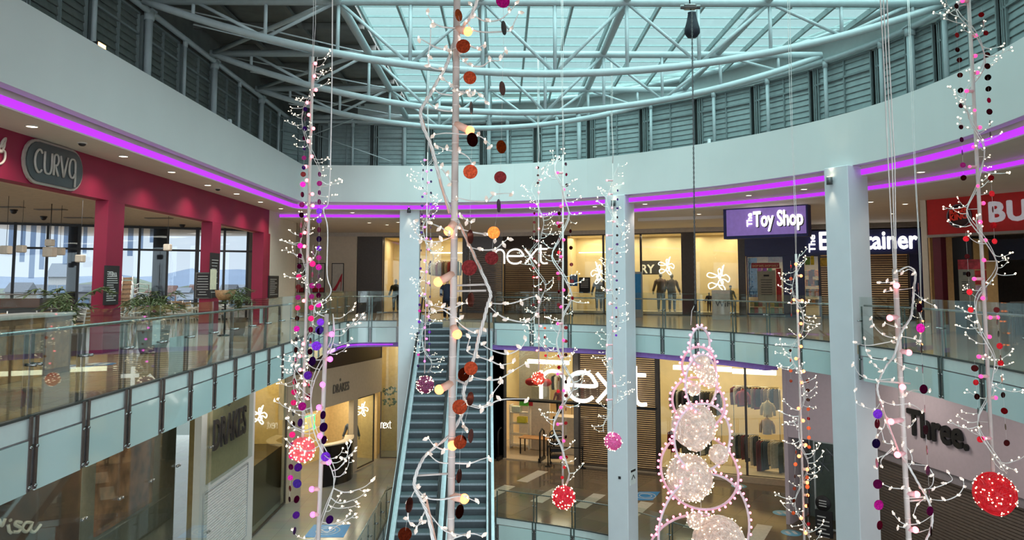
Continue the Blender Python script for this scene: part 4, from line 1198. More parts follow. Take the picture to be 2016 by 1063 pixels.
CUR = {'C': [[(.9, .88), (.7, 1), (.45, 1), (.15, .8), (.05, .5), (.15, .2), (.45, 0), (.7, 0), (.9, .12)]],
       'U': [[(.05, 1), (.05, .35), (.2, .06), (.5, 0), (.8, .06), (.95, .35), (.95, 1)]],
       'R': [[(.1, 0), (.1, .8), (.25, .97), (.55, 1), (.8, .9), (.85, .7), (.6, .5), (.35, .45), (.9, 0)]],
       'V': [[(0, 1), (.5, 0)], [(.5, 0), (1, 1)]],
       'A': [[(.9, -.35), (.9, .7), (.75, .95), (.5, 1), (.2, .9), (.08, .6), (.12, .3), (.35, .1), (.65, .1), (.88, .3)]]}
u = -L / 2 + .26; wl = (L - .52) / 5
for ch, wf in zip('CURVA', (1.02, 1.02, .8, 1.0, 1.06)):
    b = MB()
    for st in CUR[ch]:
        pts = st if len(st) == 2 else spline(st, 4)
        b.tube([(XC + .10, ym + u + q[0] * wl * wf * .86, zc - .2 + q[1] * .42) for q in pts], .022, 6)
    part('letter_' + ch.lower(), b, mat('sign_letter_grey', (190, 182, 174), .5), sg)
    u += wl * wf
lg = thing('cafe_emblem', 'grey looped steaming cup emblem on the red fascia at the left picture edge', 'sign', PX(0, 300, XC))
b = MB()
for st in [[(-14, 318), (-8, 322), (2, 322), (9, 314), (10, 300), (4, 296), (-4, 300)], [(0, 300), (7, 292), (9, 282), (3, 284), (-2, 292), (4, 300)], [(2, 290), (4, 280), (11, 272), (8, 284), (2, 290)]]:
    b.tube([PX(x, y, XC + .05) for x, y, *_ in spline([(a, c_, 0) for a, c_ in st], 4)], .022, 6)
part('emblem_strokes', b, mat('sign_letter_grey', (190, 182, 174), .5), lg)

# window wall
tF = lambda px: FW.s_of(px)
f = MB()
MULL = [-40, 25, 90, 152, 205, 272, 328, 385, 388, 440, 486]
ZW0, ZW1, ZWT = 0.72, 3.84, 2.88
for i, px in enumerate(MULL):
    w_ = .045
    FW.block(f, tF(px) - w_, tF(px) + w_, 0, ZW1, -.05, .1)
t0, t1 = 0.3, tF(530)
for z in (ZW0, ZWT, ZW1 - .06, 0.05): FW.block(f, t0, t1, z - .04, z + .04, -.04, .08)
struct('window_100', f, mat('window_frame_dark', (30, 36, 42), .5), 'dark framed cafe window wall')
struct('window_101', FW.block(MB(), t0, t1, 0.1, ZW1, .02, .035), CAFEG, 'cafe window glazing')
struct('wall_cafe_sill', FW.block(MB(), t0, t1, 0, 0.55, -.02, -.01), mat('cafe_panel_white', (190, 190, 190), .6))
# columns and fins outside
for i, (p0, p1) in enumerate([(130, 149), (303, 325)]):
    q = FW.pt(tF((p0 + p1) / 2), 0, 0.9)
    r = thing('outside_column', ['left', 'right'][i] + ' round blue-grey column just outside the cafe windows', 'column', (q.x, q.y, -14))
    part('shaft', MB().cyl((q.x, q.y, -14), (q.x, q.y, 5.5), .22 if i == 0 else .27, 18), mat('outside_column_paint', (120, 130, 144), .6), r)
FINM = mat('sunshade_fin_blue', (110, 130, 160), .6)
FING = glass('frosted_blue_fin', (.60, .68, .80), .03, haze=.12, hazecol=(120, 140, 170))
fins = [(8, 18, 500), (32, 42, 515), (52, 63, 548), (72, 82, 530), (99, 107, 492), (119, 128, 520), (158, 166, 498), (248, 259, 503), (271, 279, 489), (292, 300, 476)]
for i, (p0, p1, yb) in enumerate(fins):
    t = (tF(p0) + tF(p1)) / 2; zb = PL(p0, yb, *[(WA[0], WA[1]), (WB[0], WB[1])]).z
    q = FW.pt(t, 0, .6); w_ = (tF(p1) - tF(p0))
    r = thing('sunshade_fin', '%s from the left of the blue-grey vertical fins outside the cafe windows' % ORD[i], 'sunshade fin', (q.x, q.y, 4.2), 'hanging sunshade fins outside')
    part('blade', FW.block(MB(), t - w_ / 2, t + w_ / 2, zb, 4.4, .55, .60), FING, r)

# far view: ground, hills, town
struct('ground', MB().slab([(-2500, 60), (600, 60), (600, 2500), (-2500, 2500)], [], -14.5, -14.2), mat('far_ground', (48, 56, 54), .9, var=.3, scale=.02))
def ridge(name, Y, pts, th, m, label):
    """range of hills: crest heights given along the view, sloping down to both sides"""
    v = []; n = len(pts)
    c = [P(x, y, Y) for x, y in pts]
    rows = [[Vector((q.x, q.y - th, -14.3)) for q in c], [Vector((q.x, q.y - th * .45, max(-14.2, q.z * .55 - 4))) for q in c], c, [Vector((q.x, q.y + th, -14.3)) for q in c]]
    mb = MB(); vs = [q for r_ in rows for q in r_]
    fs = [(k * n + i, k * n + i + 1, (k + 1) * n + i + 1, (k + 1) * n + i) for k in range(3) for i in range(n - 1)]
    mb.add(vs, fs, True)
    o = mb.build(name, m, recalc=True); tag(o, label, kind='structure')
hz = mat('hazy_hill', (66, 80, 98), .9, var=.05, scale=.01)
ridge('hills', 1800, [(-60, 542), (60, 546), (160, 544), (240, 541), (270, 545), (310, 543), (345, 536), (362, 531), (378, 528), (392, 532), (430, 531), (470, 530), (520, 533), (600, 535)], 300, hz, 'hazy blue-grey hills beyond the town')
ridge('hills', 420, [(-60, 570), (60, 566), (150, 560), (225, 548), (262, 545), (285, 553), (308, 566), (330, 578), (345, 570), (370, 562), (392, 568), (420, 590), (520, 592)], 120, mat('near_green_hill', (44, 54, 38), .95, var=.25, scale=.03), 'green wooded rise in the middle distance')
HW = [mat('house_render_%d' % i, c, .8) for i, c in enumerate([(112, 114, 118), (104, 94, 84), (86, 84, 84), (84, 60, 50), (122, 121, 120)])]
HR = [mat('house_roof_%d' % i, c, .8) for i, c in enumerate([(44, 48, 56), (64, 38, 30), (70, 76, 84), (32, 36, 42)])]
def house(i, pxa, pxb, pyr, pye, Y, wi, ri, lab):
    a, b_, e = P(pxa, pye, Y), P(pxb, pye, Y), P(pxa, pyr, Y).z
    x0, x1, ze = a.x, b_.x, a.z; d = (x1 - x0) * .8
    r = thing('house', lab, 'house', ((x0 + x1) / 2, Y, -14.2), 'town houses beyond the cafe windows')
    part('walls', MB().box(((x0 + x1) / 2, Y + d / 2, (ze - 14.2) / 2), (x1 - x0, d, ze + 14.2)), HW[wi], r)
    part('roof', MB().add([(x0 - .2, Y - .3, ze), (x1 + .2, Y - .3, ze), (x1 + .2, Y + d + .3, ze), (x0 - .2, Y + d + .3, ze), (x0 - .2, Y + d / 2, e), (x1 + .2, Y + d / 2, e)], [(0, 1, 5, 4), (2, 3, 4, 5), (0, 4, 3), (1, 2, 5), (3, 2, 1, 0)]), HR[ri], r)
    n = max(2, int((x1 - x0) / 2.6))
    for k in range(n): part('window', MB().box((x0 + (x1 - x0) * (k + .5) / n, Y - .03, ze - 1.6), (1.0, .1, 1.2)), mat('house_glass', (70, 84, 100), .2), r)
HS = [(95, 132, 518, 545, 95, 4, 2, 'large white gabled hall seen left of the left pillar'), (60, 92, 560, 574, 120, 0, 0, 'white house low behind the left cafe windows'), (240, 262, 566, 575, 170, 1, 1, 'cream house with reddish roof at the left of the town'), (262, 284, 578, 588, 130, 2, 0, 'grey house below the green rise'),
      (284, 306, 572, 584, 150, 3, 1, 'brown brick house left of the right outside column'), (327, 345, 562, 576, 200, 3, 1, 'terracotta house right of the right outside column'), (347, 372, 566, 576, 190, 4, 2, 'pale long house in the middle of the town'), (352, 388, 580, 590, 120, 0, 2, 'white house with grey roof under the middle transom'),
      (372, 386, 560, 572, 240, 0, 1, 'small white house behind the town centre'), (433, 462, 560, 572, 160, 1, 3, 'beige house with dark roof right of the middle pillar'), (446, 492, 568, 576, 130, 0, 3, 'long white building with dark roof at the right of the town'), (460, 480, 560, 566, 260, 4, 2, 'far white house near the right red pillar'), (150, 178, 560, 575, 140, 2, 0, 'grey house between window mullions left of the left pillar'), (10, 52, 556, 575, 110, 1, 0, 'wide cream house at the far left window')]
for i, h in enumerate(HS): house(i, *h)

for y_ in (15, 20, 25, 29): area((-10.6, y_, 3.78), 1.5, 55, (1, .92, .82), name='cafe_fill_light')  # unseen fill lights added to brighten the dark cafe
# ---- plants
LEAF = mat('palm_leaf_green', (92, 110, 72), .6, var=.3, scale=6); POTM = mat('brown_planter', (92, 66, 46), .6)
def plant(px, pyt, Y, w, label, seed):
    rnd = random.Random(seed); c = P(px, 550, Y); zt = P(px, pyt, Y).z
    r = thing('potted_plant', label, 'plant', (c.x, c.y, 0), 'cafe plants')
    part('pot', MB().lathe((c.x, c.y, 0), [(.16, 0), (.2, .1), (.24, .5), (.26, .52), (.22, .52), (.2, .46), (0.001, .46)], 14), POTM, r)
    st = MB(); lf = MB()
    for k in range(11):
        a = rnd.uniform(0, 2 * pi); rr = rnd.uniform(.15, w); h = rnd.uniform(.62, 1) * (zt - .5)
        p0 = Vector((c.x, c.y, .46)); p2 = Vector((c.x + rr * cos(a), c.y + rr * sin(a), .5 + h)); p1 = (p0 + p2) / 2 + Vector((-rr * cos(a) * .35, -rr * sin(a) * .35, h * .18))
        pts = spline([tuple(p0), tuple(p1), tuple(p2), tuple(p2 + Vector((cos(a) * .22, sin(a) * .22, -.12)))], 4)
        st.tube(pts, .008, 5)
        for i, q in enumerate(pts[3:]):
            q = Vector(q)
            for s in (-1, 1, 0):
                d = Vector((cos(a + s * 1.15 + rnd.uniform(-.3, .3)), sin(a + s * 1.15 + rnd.uniform(-.3, .3)), rnd.uniform(-.45, .35))).normalized()
                l = rnd.uniform(.13, .27); n_ = d.cross(UP).normalized() * l * .13
                lf.add([q, q + d * l * .4 + n_, q + d * l + Vector((0, 0, -.04)), q + d * l * .4 - n_], [(0, 1, 2, 3)])
    part('stems', st, LEAF, r); part('leaves', lf, LEAF, r, recalc=False)
plant(143, 560, 16.0, .60, 'bushy palm in front of the left red pillar', 1)
plant(318, 572, 19.0, .45, 'low leafy plant behind the middle stretch of cafe chairs', 2)
plant(297, 576, 17.3, .36, 'leafy plant beside the stacked chairs', 4)
plant(471, 566, 23.2, .45, 'leafy plant left of the right red pillar', 3)

# ---- cafe chairs and tables
ALU = mat('polished_aluminium', (206, 208, 208), .3, .6); SLATW = mat('chair_slat_wood', (158, 124, 88), .5, var=.2, scale=20)
def cafe_chair(loc, rz, label):
    r = thing('cafe_chair', label, 'chair', loc, 'slatted aluminium cafe chairs')
    r.rotation_euler[2] = rz
    def pt_(name, mb, m):
        o = mb.build(name, m, parent=r, recalc=True); return o
    for sx in (-1, 1):
        pt_('leg', MB().tube([(sx * .24, -.25, 0), (sx * .22, -.19, .44), (sx * .23, -.17, .64), (sx * .24, .1, .67), (sx * .23, .2, .62)], .013, 8), ALU)
        pt_('leg', MB().tube([(sx * .22, .28, 0), (sx * .2, .2, .44), (sx * .2, .25, .84)], .013, 8), ALU)
    m = MB()
    for k in range(6): m.bev((0, -.18 + .07 * k, .452), (.42, .05, .014), .004)
    pt_('seat', m, SLATW)
    m = MB()
    for k in range(4): m.bev((0, .215 + .008 * k, .56 + .075 * k), (.42, .014, .048), .004)
    pt_('backrest', m, SLATW)
    pt_('seat_frame', MB().tube([(-.21, -.2, .435), (.21, -.2, .435), (.21, .2, .435), (-.21, .2, .435)], .011, 6, closed=True), ALU)
    return r
def dup(root, loc, rz, label, tilt=0):
    r = root.copy(); COL.objects.link(r); r.location = loc; r.rotation_euler = (tilt, 0, rz); r['label'] = label
    for ch in list(root.children):
        c = ch.copy(); COL.objects.link(c); c.parent = r
    return r
rnd = random.Random(3)
chairs = []
ys = [16.2, 17.0, 18.3, 18.9, 19.6, 20.3, 21.0, 21.8, 22.6, 23.5, 24.4, 25.1, 25.9, 26.7, 27.5]
c0 = None
for i, y in enumerate(ys):
    x = -9.62 - .22 * (i % 3); rz = rnd.uniform(-.3, .3) + pi / 2 * (1 if i % 2 else -1) * .9
    lab = '%s from the left of the slatted cafe chairs behind the left balustrade' % ORD[i]
    if c0 is None: c0 = cafe_chair((x, y, 0), rz, lab); c0.scale = (1.12, 1.12, 1.16)
    else: dup(c0, (x, y, 0), rz, lab)
for i, y in enumerate([16.4, 18.2, 20.0, 22.0, 24.6, 26.2]):
    dup(c0, (-10.9, y, 0), rnd.uniform(-3, 3), '%s from the left of the slatted chairs in the rear row by the cafe windows' % ORD[i])
# stack of chairs by the window
for k in range(6):
    q = P(266, 550, 21.0)
    dup(c0, (q.x, q.y + .02 * k, .15 + .125 * k) if k else (q.x, q.y, .0), 2.6, ['lowest', 'second lowest', 'third lowest', 'third highest', 'second highest', 'topmost'][k] + ' chair of the tall stack behind the left balustrade')
def cafe_table(loc, label):
    r = thing('cafe_table', label, 'table', loc, 'square cafe tables')
    x, y, z = loc
    part('tabletop', MB().bev((x, y, .735), (.7, .7, .03), .008), mat('table_top_grey', (150, 146, 140), .35, .3), r)
    part('pedestal', MB().cyl((x, y, .03), (x, y, .72), .03, 10), ALU, r)
    part('base', MB().lathe((x, y, 0), [(.24, 0), (.24, .015), (.06, .04), (.001, .04)], 16), ALU, r)
for i, y in enumerate([18.6, 20.9, 25.2, 27.2]): cafe_table((-8.85, y, 0), '%s from the left of the square tables by the slatted cafe chairs' % ORD[i])
# counter, bench, and till at the far left
r = thing('serving_counter', 'wood fronted serving counter with a pale top at the left picture edge', 'counter', (-8.0, 12.5, 0))
part('cabinet', MB().bev((-8.2, 12.3, .5), (.8, 3.4, 1.0), .01), mat('counter_wood', (120, 84, 54), .5, var=.2), r); part('worktop', MB().bev((-8.2, 12.3, 1.02), (.9, 3.5, .05), .01), mat('counter_top_pale', (190, 190, 186), .3), r)
for k in range(4): part('front_panel', MB().bev((-7.785, 11.0 + .85 * k, .5), (.02, .7, .8), .006), mat('counter_panel', (150, 108, 72), .5, var=.2), r)
c = P(60, 600, 17.6); r = thing('display_cabinet', 'chilled glass display cabinet with a rounded top on the cafe floor', 'display cabinet', (c.x, c.y, 0))
part('carcass', MB().bev((c.x, c.y, .5), (.95, .8, 1.0), .02), mat('cabinet_dark', (52, 56, 56), .4), r); part('glass_hood', MB().bev((c.x, c.y, 1.15), (.9, .75, .3), .03), RAILG, r); part('top_rim', MB().bev((c.x, c.y, 1.32), (.98, .82, .03), .01), CHROME, r)
c = P(36, 575, 21.8); r = thing('bench_seat', 'brown leather bench back beyond the cabinet', 'bench', (c.x, c.y, 0))
part('back_cushion', MB().bev((c.x, c.y, .92), (2.4, .16, .42), .03), mat('brown_seat_leather', (98, 58, 40), .45), r); part('seat_cushion', MB().bev((c.x, c.y - .3, .5), (2.4, .55, .14), .03), mat('brown_seat_leather', (98, 58, 40), .45), r); part('bench_base', MB().box((c.x, c.y - .2, .22), (2.3, .6, .42)), DARK, r)
for i, (px, Y) in enumerate([(90, 20.4), (112, 19.8)]):
    c = P(px, 575, Y); r = thing('armchair', ['left', 'right'][i] + ' dark cafe armchair near the bushy palm', 'armchair', (c.x, c.y, 0), 'dark armchairs in the cafe')
    part('seat', MB().bev((c.x, c.y, .38), (.62, .6, .2), .04), mat('plum_seat', (58, 40, 46), .7), r); part('backrest', MB().bev((c.x, c.y + .27, .82), (.6, .1, .7), .04), mat('plum_seat', (58, 40, 46), .7), r)
    for sx in (-.27, .27):
        for sy in (-.25, .25): part('leg', MB().cyl((c.x + sx, c.y + sy, 0), (c.x + sx, c.y + sy, .3), .02, 6), DARK, r)
c = P(444, 575, 23.0); r = thing('wicker_basket', 'round brown wicker basket on a stand right of the middle pillar', 'basket', (c.x, c.y, 0)); part('bowl', MB().lathe((c.x, c.y, 1.05), [(.18, 0), (.27, .12), (.3, .3), (.27, .3), (.2, .1), (.001, .06)], 16), SLATW, r); part('stand', MB().cyl((c.x, c.y, 0), (c.x, c.y, 1.06), .03, 8).lathe((c.x, c.y, 0), [(.2, 0), (.2, .02), (.001, .04)], 14), BLACKM, r)
# hanging square pendants and dome cameras in the cafe
PENM = mat('pendant_shade', (206, 200, 186), .5)
for i, (px, py, Y, s_) in enumerate([(12, 492, 20, .22), (98, 478, 22, .2), (98, 496, 22, .28), (118, 495, 22.5, .22), (158, 509, 20.5, .2), (330, 487, 26, .22), (42, 490, 21, .2)]):
    c = P(px, py, Y); r = thing('pendant_lamp', '%s from the left of the small square pendant lamps in the cafe' % ORD[i], 'pendant lamp', (c.x, c.y, 3.84), 'square cafe pendants')
    part('lamp_shade', MB().bev(c, (s_, s_, s_), .02), PENM, r); part('cord', MB().cyl(c + UP * s_ / 2, (c.x, c.y, 3.84), .006, 5), DARK, r)
for i, (px, py) in enumerate([(27, 415), (86, 428), (359, 444)]):
    q = PZ(px, py, 3.80); r = thing('dome_camera', '%s black dome camera from the left under the cafe ceiling' % ORD[i], 'camera', (q.x, q.y, 3.84), 'dome cameras in the cafe')
    part('dome', MB().sphere((q.x, q.y, 3.78), .09, 12, 8, (1, 1, .9)), DARK, r); part('ceiling_ring', MB().cyl((q.x, q.y, 3.80), (q.x, q.y, 3.84), .11, 14), DARK, r)
for i, (px, py) in enumerate([(15, 408), (100, 413), (155, 429), (313, 430)]):
    q = PZ(px, py, 3.82); r = thing('ceiling_vent', '%s slim ceiling grille from the left in the cafe ceiling' % ORD[i], 'vent', (q.x, q.y, 3.84), 'cafe ceiling grilles'); part('grille', MB().box((q.x, q.y, 3.825), (.9, .28, .02)), mat('vent_grey', (110, 104, 96), .6), r)

# stickers and sheets on the left balustrade
def sheet(px0, px1, pyt, pyb, x, m, label):
    a, b_ = PX(px0, 550, x).y, PX(px1, 550, x).y; pm = (px0 + px1) / 2; z1, z0 = PX(pm, pyt, x).z, PX(pm, pyb, x).z
    r = thing('paper_sheet', label, 'notice', (x, (a + b_) / 2, z0)); part('sheet', MB().box((x, (a + b_) / 2, (z0 + z1) / 2), (.004, b_ - a, z1 - z0)), m, r)
WP = mat('white_sheet', (216, 220, 218), .6)
sheet(304, 319, 630, 677, -5.63, WP, 'white paper strip taped inside the left balustrade, left one')
sheet(513, 520, 604, 636, -5.70, WP, 'white paper strip taped inside the left balustrade near the corner')
sheet(338, 366, 662, 735, -5.64, mat('poster_back', (196, 204, 204), .5), 'large pale poster back leaning inside the left balustrade')

# floor graphics on the upper floor
def floor_disc(px, py, z, r_, m, label, m2=None):
    q = PZ(px, py, z); r = thing('floor_sticker', label, 'floor sticker', (q.x, q.y, z))
    part('disc', MB().lathe((q.x, q.y, z + .002), [(.001, 0.002), (r_, .002), (r_, 0.0)], 28), m, r)
    if m2: part('footprint_mark', MB().box((q.x - .12, q.y, z + .007), (.12, .34, .004)).box((q.x + .12, q.y, z + .007), (.12, .34, .004)), m2, r)
floor_disc(142, 722, 0.0, .38, mat('sticker_blue', (70, 120, 170), .4), 'blue round floor sticker behind the left balustrade', INKW)
floor_disc(195, 717, 0.0, .3, mat('sticker_blue', (70, 120, 170), .4), 'second smaller blue floor sticker behind the left balustrade', INKW)
LB = mat('sticker_pale_blue', (120, 180, 205), .4)
floor_disc(1000, 899, Z_LOW, .32, LB, 'pale blue floor sticker by the lower shop door', INKW)
floor_disc(1176, 915, Z_LOW, .36, LB, 'pale blue floor sticker at the foot of the lower shutter', INKW)
floor_disc(1455, 957, Z_LOW, .34, LB, 'pale blue floor sticker right of the ring tree', INKW)
floor_disc(1540, 1010, Z_LOW, .36, LB, 'pale blue floor sticker left of the dark orange light column', INKW)
floor_disc(1558, 1049, Z_LOW, .36, LB, 'pale blue floor sticker at the bottom edge right of the ring tree', INKW)
for nm, pts, lab in [('a', [(618, 1033), (690, 1033), (676, 1058), (598, 1058)], 'large blue floor graphic with white rings left of the escalators'), ('b', [(1258, 968), (1300, 968), (1285, 985), (1240, 985)], 'blue floor graphic right of the middle column')]:
    q = [PZ(x, y, Z_LOW) for x, y in pts]; c = sum(q, Vector()) / 4
    r = thing('floor_sticker', lab, 'floor sticker', c); part('mat', MB().hexa([p + UP * .002 for p in (q[3], q[2], q[1], q[0])] + [p + UP * .006 for p in (q[3], q[2], q[1], q[0])]), mat('sticker_bright_blue', (30, 130, 190), .4), r)
    for k in (.26, .42): part('white_ring', MB().tube([(c.x + k * cos(a * pi / 16), c.y + k * 1.1 * sin(a * pi / 16), Z_LOW + .008) for a in range(32)], .02, 5, closed=True), INKW, r)

# ------------------------------------------------------------------ toy shop
NAVY = mat('toy_navy', (24, 28, 86), .4); LILAC = mat('toy_lilac', (150, 120, 196), .45, emit=(150, 120, 200), es=.25)
zs0, zs1 = 2.78, 3.87
struct(trim(), FR_.pb(MB(), 1468, 1850, ZS - .02, Z_C2, -0.05, 0.2), mat('bulkhead_paint', (188, 178, 168), 0.7), 'bulkhead over the toy shop')
sg = thing('shop_sign', 'navy sign band lettered The Entertainer over the toy shop entrance', 'sign', FR_.pt(FR_.s_of(1640), zs0, -.1))
part('sign_band', FR_.pb(MB(), 1468, 1850, zs0, zs1, -0.12, 0.2), NAVY, sg)
hz_ = FR_.z_of(1700, 490); hh = 1.12
ts0, ts1 = FR_.s_of(1615), FR_.s_of(1809)
letters('lettering', 'Entertainer', FR_.pt(ts0, hz_, -.16), FR_.d, UP, hh * .98, SIGNW, sg, .05, bold=.03, width=ts1 - ts0)
letters('lettering_small', 'The', FR_.pt(FR_.s_of(1607), zs0 + .12, -.16), UP, -FR_.d, .38, SIGNW, sg, .05, bold=.01, width=.78)
pane(FR_, 1470, 1544, 0.1, zs0, 'toy shop window filled with notices', frame=NAVY)
clad(FR_, 1544, 1582, 0, zs0, trim(), 'navy post of the toy shop', m=NAVY)
vp = thing('vertical_sign', 'navy post sign with grey upright letters online donation', 'sign', FR_.pt(FR_.s_of(1560), .4, -.1))
letters('lettering', 'donate', FR_.pt(FR_.s_of(1571), 0.75, -.04), UP, -FR_.d, .42, mat('letter_grey', (130, 134, 160), .5), vp, .01, bold=.01, width=1.5)
pane(FR_, 1582, 1614, 0.05, zs0, 'narrow toy shop pane between navy post and the shutter', frame=NAVY)
shutter(FR_, 1614, 1640, 0, zs0, 'toy shop shutter part left of the broad column')
shutter(FR_, 1640, 1792, 0, zs0, 'toy shop shutter right of the broad column', dep=0.3)
clad(FR_, 1792, 1822, 0, zs0, trim(), 'navy jamb of the toy shop', m=NAVY)
room(FR_, FR_.s_of(1468), FR_.s_of(1850), 0, zs0 + .1, 4.0, 'wall_toy_shop', m=mat('toy_shop_wall', (190, 170, 140), .7), e=130, nl=3)
board(FR_, 1491, 1527, .72, 2.12, -.02, mat('notice_grey', (150, 148, 134), .6), 'poster', 'large grey notice with hazard striped edge in the toy shop window', lines=[(.35, .65, .8, .06)] + [(.2, .8, .68 - .08 * i, .02) for i in range(7)], lm=INKD)
board(FR_, 1480, 1535, 2.22, 2.46, -.02, mat('banner_red', (150, 30, 36), .5), 'banner', 'red banner lettered SHOP SAFE SHOP EARLY in the toy shop window', 'banner')
letters('lettering', 'SHOP SAFE, SHOP EARLY', FR_.pt(FR_.s_of(1482), 2.28, -.03), FR_.d, UP, .13, mat('banner_yellow', (230, 200, 150), .6), None, .004, width=FR_.s_of(1533) - FR_.s_of(1482)).parent = bpy.data.objects['banner']
_l = [o for o in bpy.data.objects['banner'].children if o.name.startswith('lettering')][0]; _l.location = Vector(_l.location) - Vector(bpy.data.objects['banner'].location)
b1 = [(1472, 1490, .9, 2.7, (40, 110, 190), 'tall blue backdrop strip at the left of the toy window', .25), (1512, 1541, 2.5, 2.75, (176, 90, 70), 'warm red picture strip at the top of the toy window', .3), (1528, 1538, .7, 2.2, (190, 40, 44), 'red and green slanted sale strip in the toy window', .02), (1492, 1500, 2.08, 2.22, (200, 130, 200), 'small pink card in the toy window', -.03), (1502, 1510, 2.08, 2.22, (170, 110, 200), 'small violet card in the toy window', -.03), (1513, 1520, 2.08, 2.22, (130, 200, 160), 'small mint card in the toy window', -.03),
      (1597, 1604, 2.35, 2.75, (230, 200, 40), 'yellow notice in the narrow toy shop pane', -.02), (1616, 1632, 2.3, 2.65, (214, 176, 60), 'yellow notice on the toy shop shutter', -.02), (1592, 1600, 1.5, 2.1, (190, 60, 40), 'red toy box poster in the narrow pane', .4), (1586, 1596, 2.35, 2.7, (120, 160, 60), 'green card in the narrow toy shop pane', -.02)]
for (a, c_, z0_, z1_, col, lab, dp) in b1: board(FR_, a, c_, z0_, z1_, dp, mat('card_%d_%d' % (a, c_), col, .6, var=.3, scale=5), 'poster', lab)
rnd = random.Random(12)
k = 0
for row, z in enumerate((.16, .46)):
    for px in range(1474, 1542, 8):
        v = FR_.pt(FR_.s_of(px + 4), z, .5 + .1 * row); k += 1
        nm_ = ['yellow', 'green', 'red', 'white', 'orange'][k % 5]; col = [(226, 190, 50), (90, 130, 60), (180, 60, 40), (220, 214, 200), (220, 130, 50)][k % 5]
        r = thing('toy_box', '%s toy box, %s in the %s row of the toy window display' % (nm_, ORD[(px - 1474) // 8], ['lower', 'upper'][row]), 'toy', v, 'boxed toys in the toy shop window')
        part('carton', MB().bev((v.x, v.y, v.z + .13), (.2, .2, .26), .01, -.4), mat('toy_' + nm_, col, .5, var=.3, scale=12), r)
struct(trim(), FR_.pb(MB(), 1472, 1543, 0.02, .16, .1, 1.0), mat('toy_display_base', (170, 190, 200), .4), 'toy window display base')
rnd = random.Random(9)
for i, px in enumerate((1588, 1594, 1600, 1607)):
    for j, z in enumerate((.5, .95, 1.4, 1.85)):
        v = FR_.pt(FR_.s_of(px), z, 1.6)
        r = thing('toy_box', '%s toy box from the left on the %s shelf behind the narrow toy shop pane' % (ORD[i], ['lowest', 'second', 'third', 'top'][j]), 'toy', v, 'boxed toys on shelves behind the narrow pane')
        part('carton', MB().bev((v.x, v.y, v.z + .15), (rnd.uniform(.18, .26), .2, rnd.uniform(.25, .36)), .01, -.4), CL_COL[(i * 3 + j) % 10] if (i + j) % 2 else mat('toy_orange', (220, 130, 50), .5, var=.3, scale=12), r)
r = thing('shelf_unit', 'toy shelves behind the narrow toy shop pane', 'shelf', FR_.pt(FR_.s_of(1597), 0, 1.6))
for z in (.46, .91, 1.36, 1.81): part('shelf', FR_.pb(MB(), 1583, 1612, z - .03, z, 1.45, 1.85), SHELFW, r)

# hanging blade sign
A_, B_ = P(1424, 430, 26.7), P(1590, 430, 24.9)
fb = Front((A_.x, A_.y), (B_.x, B_.y)); Lb = (B_ - A_).length
Lb = sqrt((B_.x - A_.x) ** 2 + (B_.y - A_.y) ** 2)
zb0, zb1 = P(1590, 459, 24.9).z, P(1590, 403, 24.9).z
hs = thing('hanging_sign', 'lilac box sign lettered The Toy Shop hanging from the gallery ceiling', 'sign', fb.pt(Lb / 2, zb1, .2))
part('sign_box', fb.block(MB(), 0, Lb, zb0 - .1, zb1 + .06, .0, .38), NAVY, hs)
part('lilac_face', fb.block(MB(), 0.12, Lb - .05, zb0, zb1 - .02, -.02, .0), LILAC, hs)
for s_ in (.5, Lb - .5): part('hanger', MB().cyl(fb.pt(s_, zb1 + .05, .19), fb.pt(s_, Z_C2 + .02, .19), .02, 8), BLACKM, hs)
for dz, dd, m_, nm in ((-.03, -.025, DARK, 'lettering_shadow'), (0, -.05, SIGNW, 'lettering')):
    letters(nm, 'Toy Shop', fb.pt(Lb * .375 - dz, zb0 + .30 + dz, dd), fb.d, UP, .72, m_, hs, .02, bold=.022, width=Lb * .58)
letters('lettering_small', 'The', fb.pt(Lb * .36, zb0 + .30, -.05), UP, -fb.d, .26, SIGNW, hs, .02, bold=.007, width=.46)

# ------------------------------------------------------------------ burger restaurant on the right
BA, BB = P(1827, 420, 23.6), P(2016, 420, 21.3)
bd = (BB - BA); bd.z = 0; bd.normalize(); BB2 = BA + bd * 7
fk = Front((BA.x, BA.y), (BB2.x, BB2.y))
BKR = mat('burger_red', (196, 30, 28), .55, var=.04); zk0, zk1 = fk.z_of(1827, 463), fk.z_of(1827, 390)
struct('wall_pier_right', MB().box((BA.x - .07, BA.y + .12, Z_C2 / 2), (.16, .3, Z_C2), rz=-.6), CREAM, 'white pier left of the burger restaurant')
ks = thing('shop_sign', 'red sign band of the burger restaurant with big pale letters', 'sign', fk.pt(2, zk0, 0))
part('sign_band', fk.block(MB(), 0, 7, zk0, zk1, -.05, .3), BKR, ks)
part('lower_trim', fk.block(MB(), -.05, 7, zk0 - .08, zk0, -.1, .3), mat('burger_trim', (150, 140, 132), .5), ks)
t0 = fk.s_of(1957)
letters('lettering', 'BURGER KING', fk.pt(t0, fk.z_of(1957, 436), -.1), fk.d, UP, .80, mat('burger_letters', (190, 186, 190), .4, emit=(210, 205, 215), es=.25), ks, .06, bold=.03, spacing=1.12)
t1 = fk.s_of(1898); zc = fk.z_of(1898, 425)
def ring_pts(c, r_, n=28): return [c + fk.d * (r_ * cos(2 * pi * i / n)) + UP * (r_ * sin(2 * pi * i / n)) for i in range(n)]
cc = fk.pt(t1, zc, -.1)
part('round_badge', MB().disc(cc, .36, fk.n, .05, 28), mat('badge_dark', (64, 34, 40), .5), ks)
part('badge_rim', MB().tube(ring_pts(cc - fk.n * .03, .345), .018, 6, closed=True), mat('badge_grey', (120, 110, 120), .4), ks)
BT = mat('badge_text', (206, 50, 34), .5, emit=(210, 50, 30), es=.15)
